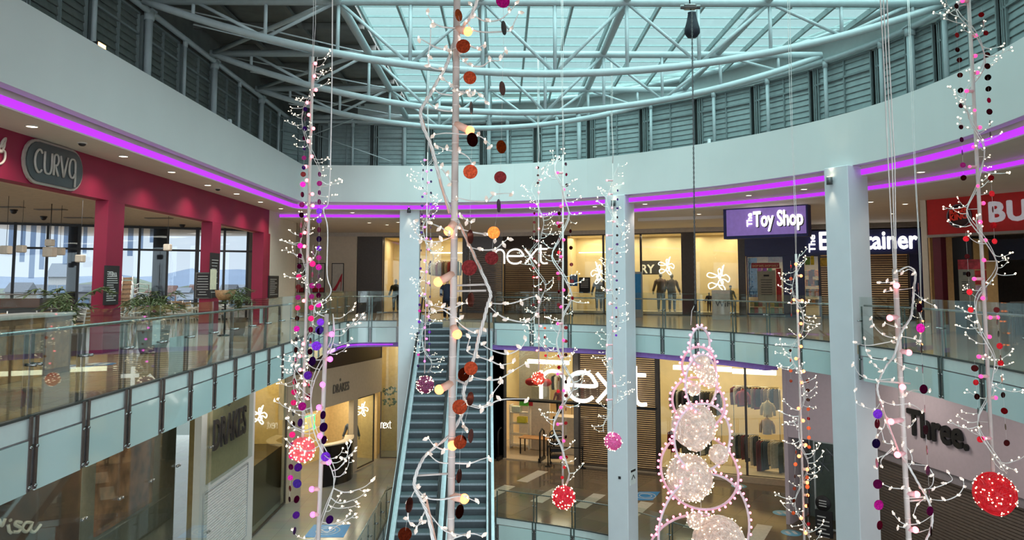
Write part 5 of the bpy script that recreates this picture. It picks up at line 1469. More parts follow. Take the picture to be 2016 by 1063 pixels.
letters('lettering_badge', 'BURGER', cc - fk.d * .26 + UP * .06 - fk.n * .05, (fk.d + UP * .12), UP, .19, BT, ks, .02, bold=.006, width=.52)
letters('lettering_badge', 'KING', cc - fk.d * .26 - UP * .14 - fk.n * .05, (fk.d + UP * .12), UP, .25, BT, ks, .02, bold=.008, width=.52)
struct(trim(), fk.block(MB(), .1, .35, 0, zk0 - .08, .0, .3), mat('burgundy_post', (92, 20, 34), .5), 'burgundy jamb of the burger restaurant')
struct('wall_burger_back', fk.block(fk.block(MB(), 1.7, 8, 0, zk0, 4.6, 4.7), -.3, -.2, 0, zk0, .4, 4.6), mat('burger_wall', (206, 176, 128), .7), 'lit beige back wall of the burger restaurant')
struct(trim(), fk.block(MB(), 0.3, 8, zk0 - .75, zk0 - .08, 3.0, 3.1), mat('dark_navy_bulkhead', (34, 44, 66), .5), 'dark navy bulkhead inside the burger restaurant')
struct(trim(), fk.block(MB(), .38, .95, 0, zk0 - .08, .6, .7), DARK, 'black panel inside the burger restaurant opening')
area(fk.pt(4.0, 2.7, 3.9), 2.5, 70)
ex = thing('exit_sign', 'small green running-man exit sign in the burger restaurant', 'exit sign', fk.pt(fk.s_of(1975), 2.45, 2.9))
q = P(1976, 497, 24.8)
part('sign_box', MB().box(q, (.36, .06, .18)), mat('exit_green', (30, 110, 60), .5, emit=(60, 190, 110), es=.8), ex); part('pictogram', MB().box(q + Vector((.05, -.04, 0)), (.1, .01, .1)), SIGNW, ex)
r = board(fk, 1872, 1903, fk.z_of(1885, 594), fk.z_of(1885, 530), .45, mat('notice_grey', (150, 148, 134), .6), 'poster', 'tall grey notice with small print right of the burgundy jamb', lines=[(.3, .5, .82, .1)] + [(.2, .7, .6 - .06 * i, .02) for i in range(7)], lm=INKD)
for (a, c_, y0_, y1_, col, lab) in [(1870, 1925, 510, 530, (180, 60, 70), 'pink and red food picture above the grey notice'), (1903, 1925, 532, 560, (196, 50, 50), 'red offer card beside the grey notice'), (1903, 1925, 562, 592, (206, 170, 190), 'pink offer card below the red offer card')]:
    board(fk, a, c_, fk.z_of((a + c_) / 2, y1_), fk.z_of((a + c_) / 2, y0_), .5, mat('card_%d_%d' % (a, y0_), col, .6, var=.4, scale=6), 'poster', lab)
r = thing('serving_counter', 'dark counter with railings inside the burger restaurant', 'counter', fk.pt(5, 0, 1.6))
part('cabinet', fk.block(MB(), 1.6, 7, 0, .95, 1.6, 2.2), mat('counter_dark', (50, 46, 46), .4), r); part('worktop', fk.block(MB(), 1.55, 7, .95, 1.0, 1.5, 2.3), mat('counter_stone', (110, 104, 98), .3), r)
for i in range(5):
    a = fk.pt(1.9 + .55 * i, 0, .9); r = thing('stool', '%s tall dark stool from the left before the burger counter' % ORD[i], 'stool', a, 'tall dark stools by the burger counter')
    part('seat', MB().cyl(a + UP * .74, a + UP * .8, .17, 14), DARK, r)
    for k_ in range(4): part('leg', MB().cyl(a + Vector((.16 * cos(k_ * pi / 2 + .7), .16 * sin(k_ * pi / 2 + .7), 0)), a + Vector((.1 * cos(k_ * pi / 2 + .7), .1 * sin(k_ * pi / 2 + .7), .75)), .013, 6), BLACKM, r)

# ------------------------------------------------------------------ right lower level: phone shop
TA, TB = P(1744, 885, 26.2), P(2016, 975, 20.6)
ft = Front((TA.x, TA.y), (TB.x, TB.y)); Lt = 9.0
MAUVE = mat('mauve_grey_panel', (196, 180, 186), .6, var=.02)
z4 = -4.15
struct('wall_phone_shop', ft.block(MB(), -1.2, Lt, z4, -.86, 0, .2), MAUVE, 'mauve white panel wall of the phone shop')
struct(trim(), ft.block(MB(), -1.2, Lt, z4 - .28, z4, .06, .2), mat('mauve_trim', (150, 142, 146), .6), 'recess strip under the phone shop panel')
ps = thing('shop_sign', 'black letters Three on the mauve wall at the lower right', 'sign', ft.pt(ft.s_of(1830), -3.4, -.05))
ta, tb = ft.s_of(1778), ft.s_of(1895)
zz = PL(1778, 848, ft.a, ft.b).z
letters('lettering', 'Three.', ft.pt(ta, zz, -.06), ft.d, UP, 1.12, mat('letter_black', (18, 18, 20), .5), ps, .06, bold=.035, width=tb - ta)
r = thing('roller_shutter', 'wide grey-brown mesh shutter below the phone shop panel', 'shutter', ft.pt(3, Z_LOW, .2))
b = MB(); z = Z_LOW
while z < z4 - .3: ft.block(b, -1.0, Lt, z + .0, z + .075, .2, .225); z += .095
part('slats', b, mat('mesh_shutter', (128, 116, 108), .45, .4), r); part('bottom_bar', ft.block(MB(), -1.0, Lt, Z_LOW, Z_LOW + .1, .18, .26), BRONZE, r)
GA, GB = P(1588, 1030, 28.6), P(1660, 1043, 27.7)
fg = Front((GA.x, GA.y), (GB.x, GB.y))
struct('wall_link', fg.block(fg.block(MB(), -.6, 3.6, -4.2, -.86, 0, .2), -.75, -.6, Z_LOW, -.86, -.05, 5.5), MAUVE, 'mauve wall between the lower shop and the phone shop')
pane(fg, 1590, 1652, Z_LOW + .1, -4.2, 'glass door panel with snowflake stickers beside the broad column', frame=mat('pale_frame', (176, 182, 182), .5))
struct('wall_behind_glass', fg.block(MB(), -.5, 3.2, Z_LOW, -4.2, 1.6, 1.7), mat('dim_grey_green', (104, 112, 108), .7))
def star(c, r_, label):
    s_ = thing('snowflake_sticker', label, 'sticker', c)
    b = MB()
    for k_ in range(3): a = pi * k_ / 3 + .3; b.beam(c + fg.d * r_ * cos(a) + UP * r_ * sin(a), c - fg.d * r_ * cos(a) - UP * r_ * sin(a), .03, .02, up=(0, -1, 0))
    part('flake', b, mat('sticker_grey', (70, 78, 84), .5), s_)
star(fg.pt(fg.s_of(1625), fg.z_of(1625, 892), -.01), .24, 'dark six-pointed snowflake sticker high on the glass door panel'); star(fg.pt(fg.s_of(1608), fg.z_of(1608, 912), -.01), .3, 'large snowflake sticker on the left of the glass door panel')
r = thing('totem_sign', 'black freestanding totem with round head and white text beside the broad column', 'sign', fg.pt(fg.s_of(1617), Z_LOW, -.5))
part('body', fg.block(MB(), fg.s_of(1602), fg.s_of(1634), Z_LOW, fg.z_of(1617, 996), -.55, -.48), BLK, r); part('round_head', MB().disc(fg.pt(fg.s_of(1617), fg.z_of(1617, 982), -.515), .27, fg.n, .06, 26), BLK, r)
b = MB()
for k_ in range(8): b = fg.block(b, fg.s_of(1606), fg.s_of(1606) + (.42 if k_ % 3 else .3), fg.z_of(1617, 1000) - .16 - .14 * k_, fg.z_of(1617, 1000) - .12 - .14 * k_, -.565, -.552)
for k_ in (-1, 0, 1): b = fg.block(b, fg.s_of(1610), fg.s_of(1624), fg.z_of(1617, 982) + .09 * k_ - .015, fg.z_of(1617, 982) + .09 * k_ + .015, -.56, -.546)
part('printed_lines', b, INKW, r)
ex = thing('exit_sign', 'green exit sign beside the dark corner post of the lower shop', 'exit sign', P(1557, 851, 31.5)); part('sign_box', MB().box(P(1557, 851, 31.5), (.4, .06, .2)), mat('exit_green', (30, 110, 60), .5, emit=(60, 190, 110), es=.8), ex); part('ceiling_rod', MB().cyl(P(1557, 851, 31.5) + UP * .1, (P(1557, 851, 31.5).x, 31.5, -1.0), .012, 6), BLACKM, ex)

# ------------------------------------------------------------------ left lower level
XD = -8.8
WW = mat('white_hoarding', (216, 212, 210), .5, var=.02)
LW = [(XD, 3), (XD, 27), (XD, 31.5), (-8.5, 33.6), (-7.7, 36.0), (-6.5, 39.7)]
yA, yB = PX(395, 900, XD).y, PX(500, 900, XD).y
struct('wall_hoarding', MB().box((XD - .1, (yA + yB) / 2, (Z_LOW - .86) / 2), (.2, yB - yA, -Z_LOW - .86)), WW, 'white framed hoarding of the perfume shop')
dz0, dz1 = PX(400, 958, XD + .02).z, -1.6
ya, yb = PX(406, 900, XD).y, PX(487, 900, XD).y
ds = thing('shop_sign', 'recessed glass panel with dark letters DRAKES and a small star on the white hoarding', 'sign', (XD, (ya + yb) / 2, dz0))
part('backing', MB().box((XD + .01, (ya + yb) / 2, (dz0 + dz1) / 2), (.02, yb - ya, dz1 - dz0)), mat('drakes_backing', (172, 158, 128), .5), ds)
part('glass_front', MB().box((XD + .16, (ya + yb) / 2, (dz0 + dz1) / 2), (.015, yb - ya, dz1 - dz0)), SHOPG, ds)
def drakes(o, d, size, width, m, root, nrm, star_=True, th=.05):
    letters('lettering', 'DRAKES', o, d, UP, size, m, root, th, bold=size * .012, width=width)
    if star_:
        c = Vector(o) + Vector(d).normalized() * width * .43 + UP * size * .98; b = MB(); d_ = Vector(d).normalized()
        for k_ in range(4): a = pi * k_ / 4; b.beam(c + d_ * size * .12 * cos(a) + UP * size * .12 * sin(a), c - d_ * size * .12 * cos(a) - UP * size * .12 * sin(a), .02, .02, up=nrm)
        part('star', b, m, root)
y0_, y1_ = PX(420, 870, XD + .2).y, PX(483, 870, XD + .2).y
drakes((XD + .2, y0_, PX(422, 886, XD + .2).z), (0, 1, 0), 1.28, y1_ - y0_, mat('letter_bronze_dark', (40, 38, 38), .4), ds, (1, 0, 0))
r = thing('vent_grille', 'white ribbed service door panel at the foot of the white hoarding', 'vent', (XD, 24.5, Z_LOW + .4))
b = MB(); z = Z_LOW + .4; yg0, yg1 = PX(402, 900, XD).y, PX(487, 900, XD).y
while z < PX(444, 945, XD).z: b.box((XD + .02, (yg0 + yg1) / 2, z), (.03, yg1 - yg0 - .1, .05)); z += .085
part('ribs', b, WW, r); part('frame', MB().tube([(XD + .02, yg0, Z_LOW + .36), (XD + .02, yg1, Z_LOW + .36), (XD + .02, yg1, z), (XD + .02, yg0, z)], .03, 6, closed=True), mat('grille_edge', (160, 160, 162), .5), r)
# curved glass front left of the hoarding with fittings
glw = thing('glass_wall', 'tall frameless glass shopfront with steel spider fittings at the lower left', 'glass wall', (XD + .25, 16, Z_LOW))
y = 8.0
JN = [8.0, 9.8, 11.4, 13.0, 14.5, 16.0, 17.5, 19.0, 20.5, yA - .02]
for a, c_ in zip(JN, JN[1:]):
    part('glass_pane', MB().box((XD + .25, (a + c_) / 2, (Z_LOW - .9) / 2), (.02, c_ - a - .02, -Z_LOW - .9)), RAILG, glw)
    for z in (-3.2, -5.6):
        part('spider_fitting', MB().box((XD + .30, c_, z), (.05, .16, .05)).cyl((XD + .30, c_ - .07, z), (XD + .34, c_ - .07, z), .03, 8).cyl((XD + .30, c_ + .07, z), (XD + .34, c_ + .07, z), .03, 8), BRUSH, glw)
struct('wall_lower_left', MB().box((XD - 3.0, 15, (Z_LOW - .9) / 2), (.2, 26, -Z_LOW - .9)), mat('shop_grey_green', (150, 152, 140), .7), 'pale wall inside the lower left shop')
pb_ = MB().box((XD - .4, 15.3, -4.3), (.06, 3.6, 5.6))
r = thing('window_poster', 'huge dark brown poster with cream handwriting behind the lower left glass', 'poster', (XD - .4, 15.3, -7.1)); part('board', pb_, mat('poster_brown', (84, 58, 40), .5, var=.4, scale=1.5), r)
VISA = [[(2, 20), (8, 32), (14, 18)], [(20, 30), (22, 42), (26, 46)], [(24, 20), (25, 22)], [(46, 26), (36, 24), (34, 30), (44, 36), (40, 44), (30, 44)], [(66, 26), (54, 26), (48, 38), (56, 44), (64, 34), (68, 24), (64, 40), (72, 44), (84, 30)]]
b = MB()
for st in VISA:
    b.tube([PX(x - 4, 1003 + y, XD - .34) for x, y, *_ in (spline([(p_[0], p_[1], 0) for p_ in st], 4))], .032, 6)
part('handwriting', b, mat('cream_script', (220, 212, 190), .5), r)
r = thing('window_poster', 'brown picture poster half hidden behind the balcony at the lower left', 'poster', (XD - .5, 19.6, -5))
part('board', MB().box((XD - .5, 19.4, -3.0), (.06, 2.8, 2.4)), mat('poster_sepia', (120, 84, 58), .5, var=.6, scale=2.2), r)
area((XD - 1.4, 12, -1.2), 3.0, 90, name='lower_left_shop_light'); area((XD - 1.4, 19, -1.2), 3.0, 90, name='lower_left_shop_light')
# jewellery shop window right of hoarding
SA, SB = (XD, yB), (XD, 31.5)
fs = Front(SA, SB); fs.n = Vector((-1, 0, 0))
pane(fs, 502, 573, Z_LOW + .05, -1.0, 'glass window with hanging scribble neon right of the white hoarding')
room(fs, 0, 5.2, Z_LOW, -.9, 2.2, 'wall_display_left', m=mat('display_yellow_wall', (214, 186, 124), .7), e=150, nl=2)
struct(trim(), fs.block(MB(), 0, 5.2, Z_LOW, Z_LOW + 2.2, .4, 2.0), mat('dark_display_base', (70, 60, 44), .4), 'dark display base in the left lower window')
def ink_at(fr_, x0, y0, s, flip=1): return [[(a, b_) for a, b_ in st] for st in ink(x0, y0, s, 1, flip)]
scribble(fs, ink(531, 812, .46), .25, .024, 'white neon scribble in the window right of the white hoarding')
q = fs.pt(fs.s_of(524), 0, .7); mannequin((q.x, q.y, Z_LOW + 2.2), CREAMC, CL_COL[5], 'mannequin in pale top and grey trousers right of the white hoarding', 1.85)
for i, px in enumerate((415, 446, 470)):
    y = PX(px, 860, XD).y; 
# second fascia with small sign, curving to the back
D1, D2 = (-8.9, 31.6), (-6.2, 39.7)
fd = Front(D1, D2); Ld = sqrt(2.7 ** 2 + 8.1 ** 2)
struct('wall_second_fascia', fd.block(MB(), 0, Ld, -4.0, -2.3, 0, .25), mat('warm_grey_fascia', (178, 164, 142), .6, var=.03), 'warm grey fascia of the perfume shop')
struct(trim(), fd.block(MB(), 0, Ld, -2.3, -.86, .05, .25), mat('dark_cladding_brown', (52, 40, 34), .4), 'dark brown panels over the perfume shop')
ds2 = thing('shop_sign', 'small thin letters DRAKES on the warm grey fascia behind the violet light column', 'sign', fd.pt(fd.s_of(675), -3.4, -.03))
ta, tb = fd.s_of(659), fd.s_of(690)
drakes(fd.pt(ta, fd.z_of(662, 773), -.03), fd.d, .56, tb - ta, mat('letter_grey_thin', (96, 90, 84), .5), ds2, (1, -.3, 0), th=.02)
clad(fd, 573, 600, Z_LOW, -4.0, trim(), 'pale pier left of the perfume shop entrance', m=mat('warm_grey_fascia', (178, 164, 142), .6))
clad(fd, 700, 708, Z_LOW, -4.0, trim(), 'pale post of the perfume shop', m=mat('warm_grey_fascia', (178, 164, 142), .6))
pane(fd, 708, 742, Z_LOW + .05, -4.0, 'narrow lit window with a mannequin and neon left of the white column')
room(fd, fd.s_of(600), Ld, Z_LOW, -3.95, 3.0, 'wall_perfume_shop', m=mat('perfume_wall', (206, 180, 128), .7), e=170, nl=3)
scribble(fd, ink(728, 804, .36), .3, .022, 'small white neon scribble in the narrow window left of the white column')
q = fd.pt(fd.s_of(725), 0, .8); mannequin((q.x, q.y, Z_LOW + .4), CL_COL[5], CL_COL[5], 'mannequin in grey clothes in the narrow lit window', 1.95)
q0, q1 = fd.pt(fd.s_of(640), 0, -.1), fd.pt(fd.s_of(697), 0, -.1)
r = thing('reception_desk', 'curved glossy black counter of the perfume shop with a pale top edge', 'counter', (q0 + q1) / 2 + UP * Z_LOW)
pts = [tuple((q0.lerp(q1, k_ / 8) + fd.n * (-.5 * sin(pi * k_ / 8)))[:2]) for k_ in range(9)]
part('front', MB().wall(pts, Z_LOW, Z_LOW + 1.75, .35), mat('gloss_black', (16, 16, 18), .12), r); part('top_edge', MB().wall(offset(pts, -.03), Z_LOW + 1.75, Z_LOW + 1.8, .42), mat('counter_cream', (206, 190, 164), .5), r)
r = thing('display_screen', 'green-edged lit display inside the perfume shop', 'display', fd.pt(fd.s_of(665), -5.2, 1.2)); a, c_ = fd.s_of(650), fd.s_of(668)
part('screen', fd.block(MB(), a, c_, fd.z_of(660, 850), fd.z_of(660, 822), 1.2, 1.26), mat('screen_amber', (220, 200, 120), .5, emit=(220, 210, 130), es=.5), r)
part('green_edge', MB().tube([fd.pt(c_ + .06, fd.z_of(660, 850), 1.2), fd.pt(c_ + .06, fd.z_of(660, 820), 1.2), fd.pt(a, fd.z_of(660, 822) + .05, 1.2)], .03, 6), mat('green_neon', (60, 220, 110), .5, emit=(40, 230, 100), es=2.5, sample=False), r)
# last yellow window with plant and small next lettering
fl2 = Front((-6.2, 39.7), (-3.0, 39.7))
pane(fl2, 752, 812, Z_LOW + .05, -1.1, 'yellow lit window with small letters next behind the white column')
room(fl2, -.3, 3.4, Z_LOW, -1.0, 2.0, 'wall_window_yellow', m=mat('display_yellow_wall', (214, 186, 124), .7), e=90, nl=1)
s_ = next_sign(fl2, [('n', 754, 758), ('e', 759, 763), ('x', 764, 769), ('t', 770, 774)], fl2.z_of(760, 843), .28, .0, .012, 'small white letters next low on the yellow lit window')
struct(trim(), fl2.block(MB(), 3.3, 6.4, Z_LOW, -.9, 0, .2), BRONZE, 'bronze cladding behind the escalators')
struct('wall_lower_mid', FL.block(MB(), FL.s_of(815), 12.05, Z_LOW, -.9, .0, .15), BRONZE, 'bronze wall behind the escalators')
for i, py in enumerate((772, 793)):
    q = fl2.pt(fl2.s_of(768), fl2.z_of(768, py), .4); r = thing('wreath', ['upper', 'lower'][i] + ' dark green leafy wreath hanging in the yellow window', 'wreath', q, 'wreaths in the yellow window')
    b = MB(); rn = random.Random(i)
    for k_ in range(40):
        a = rn.uniform(0, 2 * pi); c_ = q + Vector((cos(a) * .28, rn.uniform(-.05, .05), sin(a) * .16)); d_ = Vector((rn.uniform(-1, 1), rn.uniform(-.5, .5), rn.uniform(-1, 1))).normalized() * .14; w_ = d_.cross(Vector((0, 1, 0))).normalized() * .04
        b.add([c_, c_ + d_ * .5 + w_, c_ + d_, c_ + d_ * .5 - w_], [(0, 1, 2, 3)])
    part('leaves', b, LEAF, r, recalc=False)

# unseen area lights added under the upper slab to brighten the lower level
for (x, y) in [(-7.3, 11), (-7.3, 17), (-7.3, 23), (-6.9, 28.5), (-3, 34.5), (3, 34.5), (8, 31.5), (11.2, 24), (11.8, 18)]:
    area((x, y, -0.9), 1.6, 75, (1, .93, .84), name='soffit_fill_light')
# ------------------------------------------------------------------ downlights
DLM = mat('downlight_lens', (255, 252, 240), .4, emit=(255, 240, 210), es=6); DLR = mat('downlight_rim', (214, 210, 204), .5)
def downlight(px, py, z, label, group, e=26):
    q = PZ(px, py, z); r = thing('downlight', label, 'downlight', (q.x, q.y, z), group)
    part('lens', MB().cyl((q.x, q.y, z - .012), (q.x, q.y, z - .002), .085, 18), DLM, r)
    part('rim', MB().tube([(q.x + .1 * cos(a * pi / 10), q.y + .1 * sin(a * pi / 10), z - .008) for a in range(20)], .014, 5, closed=True), DLR, r)
    if e:
        L = bpy.data.lights.new('downlight_beam', 'SPOT'); L.energy = e * 4.5; L.color = (1, .88, .72); L.spot_size = 2.3; L.spot_blend = .8; L.shadow_soft_size = .08
        lo = bpy.data.objects.new('downlight_beam', L); COL.objects.link(lo); lo.parent = r; lo.location = (0, 0, -.03)
for i, (px, py) in enumerate([(63, 248), (243, 307), (338, 338), (409, 364), (466, 381), (513, 397), (553, 410)]): downlight(px, py, Z_C1, '%s from the left of the round downlights above the red cafe fascia' % ORD[i], 'downlights above the cafe fascia', 20)
for i, (px, py) in enumerate([(694, 418), (1171, 406), (1270, 401), (1474, 384), (1583, 372), (1813, 338)]): downlight(px, py, Z_C1, '%s from the left of the downlights between the two purple strips' % ORD[i], 'downlights between the purple strips', 12)
for i, (px, py) in enumerate([(727, 438), (762, 442), (784, 437), (1376, 421), (1382, 427), (1387, 432), (1714, 397), (1782, 401), (1757, 420)]): downlight(px, py, Z_C2, '%s from the left of the downlights before the far shopfronts' % ORD[i], 'downlights before the shopfronts', 22)
for px, py in [(162, 281), (429, 371)]:
    q = PZ(px, py, Z_C1); r = thing('smoke_detector', ('left' if px < 200 else 'right') + ' small dark ceiling detector above the red cafe fascia', 'detector', (q.x, q.y, Z_C1)); part('dome', MB().sphere((q.x, q.y, Z_C1 - .03), .07, 12, 6, (1, 1, .6)), DARK, r); part('base', MB().cyl((q.x, q.y, Z_C1 - .02), (q.x, q.y, Z_C1), .09, 14), DLR, r)
q = PZ(1300, 437, Z_C2)
struct(trim(), MB().box((7.6, 30.2, Z_C2 - .06), (4.2, 1.2, .12), rz=-.42), CEILM, 'raised ceiling raft before the shopfronts')
q = P(186, 90, 10.6); 
r = thing('uplight', 'small floodlight with a warm lens on top of the left fascia', 'floodlight', (-7.62, 15.2, 6.0)); part('housing', MB().bev((-7.68, 14.25, 6.06), (.12, .3, .1), .01), DARK, r); part('lens', MB().box((-7.615, 14.25, 6.07), (.01, .26, .07)), mat('lamp_lens_warm', (255, 200, 120), .4, emit=(255, 190, 110), es=6), r)
for i, (px, s_) in enumerate([(452, 1), (1398, 0)]):
    s1_ = FP.near_px(px if i == 0 else 1398, 3 if i == 0 else 32, 28 if i == 0 else None); q = FP.at(s1_); n_ = Vector((-FP.tan(s1_).y, FP.tan(s1_).x)); q = q + n_ * .1
    r = thing('sensor', ['small white sensor on top of the left fascia', 'small white sensor on top of the right fascia'][i], 'sensor', (q.x, q.y, Z_FT)); part('body', MB().bev((q.x, q.y, Z_FT + .07), (.09, .09, .14), .01), WHITE, r)
# signs on the middle column
def colrot(p, d): return p
cn = Matrix.Rotation(-0.62, 3, 'Z'); rf = cC + cn @ Vector((.388, 0, 0))
r = thing('lift_notice', 'small pale notice with an up arrow on the side of the middle column', 'notice', (rf.x, rf.y, P(1250, 935, 26.6).z))
zz = P(1250, 935, 26.6).z; dx_ = cn @ Vector((0, 1, 0)); 
part('plate', MB().box((rf.x, rf.y, zz), (.012, .42, .5), rz=-.62), WP, r); part('black_bar', MB().box((rf.x + .008, rf.y, zz + .2), (.01, .36, .07), rz=-.62), BLK, r)
part('arrow', MB().beam(rf * 1 + dx_ * -.12 + UP * (zz - rf.z - .08) + Vector((.012, 0, 0)), rf + UP * (zz - rf.z + .06) + Vector((.012, 0, 0)), .012, .03).beam(rf + dx_ * .12 + UP * (zz - rf.z - .08) + Vector((.012, 0, 0)), rf + UP * (zz - rf.z + .06) + Vector((.012, 0, 0)), .012, .03), BLK, r)
ff = cC + cn @ Vector((.08, -.39, 0)); zz = P(1217, 941, 26.2).z
r = thing('wall_socket', 'small black square socket on the front of the middle column', 'socket', (ff.x, ff.y, zz)); part('cover', MB().bev((ff.x, ff.y, zz), (.09, .02, .09), .004, -.62), BLK, r)

# ------------------------------------------------------------------ hanging light columns
WIRE = mat('silver_wire', (232, 228, 224), .4, .15, var=.05, sample=False)
POLEW = mat('white_pole', (212, 200, 194), .5, var=.05)
LED = mat('warm_fairy_light', (255, 240, 215), .4, emit=(255, 228, 190), es=3.2, sample=False)
LEAFP = mat('clear_leaf', (232, 216, 204), .25, emit=(255, 220, 190), es=.12, sample=False, coat=.4)
def globe(name, c, es=4.0): return mat(name, c, .3, emit=c, es=es, sample=(name in ('orange_globe', 'pink_globe')))
G_OR, G_PK, G_VI, G_HP = globe('orange_globe', (255, 134, 76), 4.2), globe('pink_globe', (255, 120, 130), 3.6), globe('violet_globe', (255, 90, 220), 3.5), globe('hot_pink_globe', (255, 60, 130), 2)
GLOBEHOT = mat('globe_core', (255, 240, 220), .3, emit=(255, 226, 190), es=7, sample=False)
SOCK = {'or': mat('socket_salmon', (236, 190, 170), .5), 'pk': mat('socket_pink', (238, 180, 184), .5)}
def foil(n, c): return mat('foil_' + n, c, .2, 1.0, var=.3, scale=3)
DC = {'copper': foil('copper', (112, 42, 24)), 'amber': foil('amber', (190, 84, 34)), 'darkred': foil('dark_red', (66, 20, 20)), 'red': foil('red', (160, 26, 32)), 'magenta': foil('magenta', (158, 22, 110)), 'violet': foil('violet', (84, 32, 136)), 'indigo': foil('indigo', (46, 26, 88)), 'plum': foil('plum', (96, 18, 64)), 'pinkred': foil('pink_red', (176, 24, 76)), 'orange': foil('orange', (186, 74, 38))}
PXM = lambda Y: Y / 1508.0            # metres per picture pixel at distance Y

def twig_set(nv, led, wire, leaf, seed):
    rnd = random.Random(seed); out = []
    for i in range(nv):
        w, l, lf = MB(), MB(), MB()
        cv = rnd.uniform(.15, .45); sd = rnd.uniform(-.25, .25)
        pts = [(0, 0, 0), (.3, sd * .4, -cv * .25), (.62, sd, cv * .05), (.85, sd * 1.1, cv * .45), (1.0, sd * .9, cv)]
        sp = spline(pts, 4); w.tube(sp, [wire * (1 - .5 * k / len(sp)) for k in range(len(sp))], 4)
        tips = [sp[-1]]
        for f, s in ((5, 1), (9, -1), (13, 1)):
            b_ = Vector(sp[f]); ln = rnd.uniform(.12, .26)
            d = Vector((rnd.uniform(.3, .9), s * rnd.uniform(.3, .9), rnd.uniform(-.2, .9))).normalized() * ln
            w.tube([b_, b_ + d * .6 + Vector((0, 0, -.02)), b_ + d], wire * .6, 4); tips.append(tuple(b_ + d))
        for k, tp in enumerate(tips):
            tp = Vector(tp); l.sphere(tp, led * (1 if k != 0 else 1.1), 6, 4)
            if leaf:
                d = Vector((rnd.uniform(-.3, 1), rnd.uniform(-.6, .6), rnd.uniform(-.2, 1))).normalized(); n_ = d.orthogonal().normalized()
                L_, W_ = leaf, leaf * .36
                lf.add([tp, tp + d * L_ * .4 + n_ * W_, tp + d * L_, tp + d * L_ * .4 - n_ * W_, tp + d * L_ * .45 + d.cross(n_) * W_ * .3], [(0, 1, 4), (1, 2, 4), (2, 3, 4), (3, 0, 4)])
        mw, ml = bpy.data.meshes.new('twig'), bpy.data.meshes.new('fairy_lights')
        for me, mb, m in ((mw, w, WIRE), (ml, l, LED)):
            if me is mw and leaf: nw = len(w.f); mb.add(lf.v, lf.f)
            me.from_pydata(mb.v, [], mb.f); me.materials.append(m); me.update()
            if me is mw and leaf:
                me.materials.append(LEAFP)
                for p_ in me.polygons:
                    if p_.index >= nw: p_.material_index = 1
        out.append((mw, ml))
    return out
TW_FAR = twig_set(8, .036, .021, 0, 1); TW_MID = twig_set(8, .034, .018, .10, 2)

def put_twig(root, var, p, d, L, up=UP):
    x = Vector(d).normalized(); y = Vector(up).cross(x)
    if y.length < .05: y = Vector((0, 1, 0))
    y.normalize(); z = x.cross(y)
    M = Matrix.Translation(Vector(p) - Vector(root.location)) @ Matrix((x, y, z)).transposed().to_4x4() @ Matrix.Scale(L, 4)
    t = bpy.data.objects.new('twig', var[0]); COL.objects.link(t); t.parent = root; t.matrix_local = M
    l = bpy.data.objects.new('fairy_lights', var[1]); COL.objects.link(l); l.parent = t
    return t
DISC_ME = {}
def put_disc(root, name, c, r, ang, m, tilt=0):
    k = m.name
    if k not in DISC_ME:
        me = bpy.data.meshes.new('foil_disc'); b = MB().tube([(0, -.03, 0), (0, .03, 0)], 1.0, 20); me.from_pydata(b.v, [], b.f); me.materials.append(m); me.update(); DISC_ME[k] = me
    o = bpy.data.objects.new('foil_disc', DISC_ME[k]); COL.objects.link(o); o.parent = root
    o.location = Vector(c) - Vector(root.location); o.rotation_euler = (tilt, 0, ang); o.scale = (r, r, r)
    return o
def put_bulb(root, c, pole, r, m, sock, core=True):
    c, pole = Vector(c), Vector(pole); d = (c - pole)
    if d.length < .01: d = Vector((0, -.02, 0))
    dn = d.normalized()
    s = part('bulb_socket', MB().tube([pole, c - dn * r * .5], [r * .85, r * .8], 10), sock, root)
    return part('globe_bulb', MB().sphere(c, r, 14, 9, (1, 1, 1)), GLOBEHOT if core else m, s) if core == 'hot' else part('globe_bulb', MB().sphere(c, r, 14, 9), m, s)
def cable(top, r, root, ztop=7.85, wob=0.0, name='suspension_cable', n=2, kick=None):
    top = Vector(top)
    for i in range(n):
        o = (i - (n - 1) / 2) * .03
        pts = [top + Vector((o * .3, 0, 0))]
        for k in range(1, 9):
            f = k / 8; pts.append(Vector((top.x + o + wob * sin(f * 9 + i) * (1 - f), top.y + (ztop - top.z) * 0, top.z + (ztop - top.z) * f)))
        part(name, MB().tube(pts, r, 5), WIRE, root)

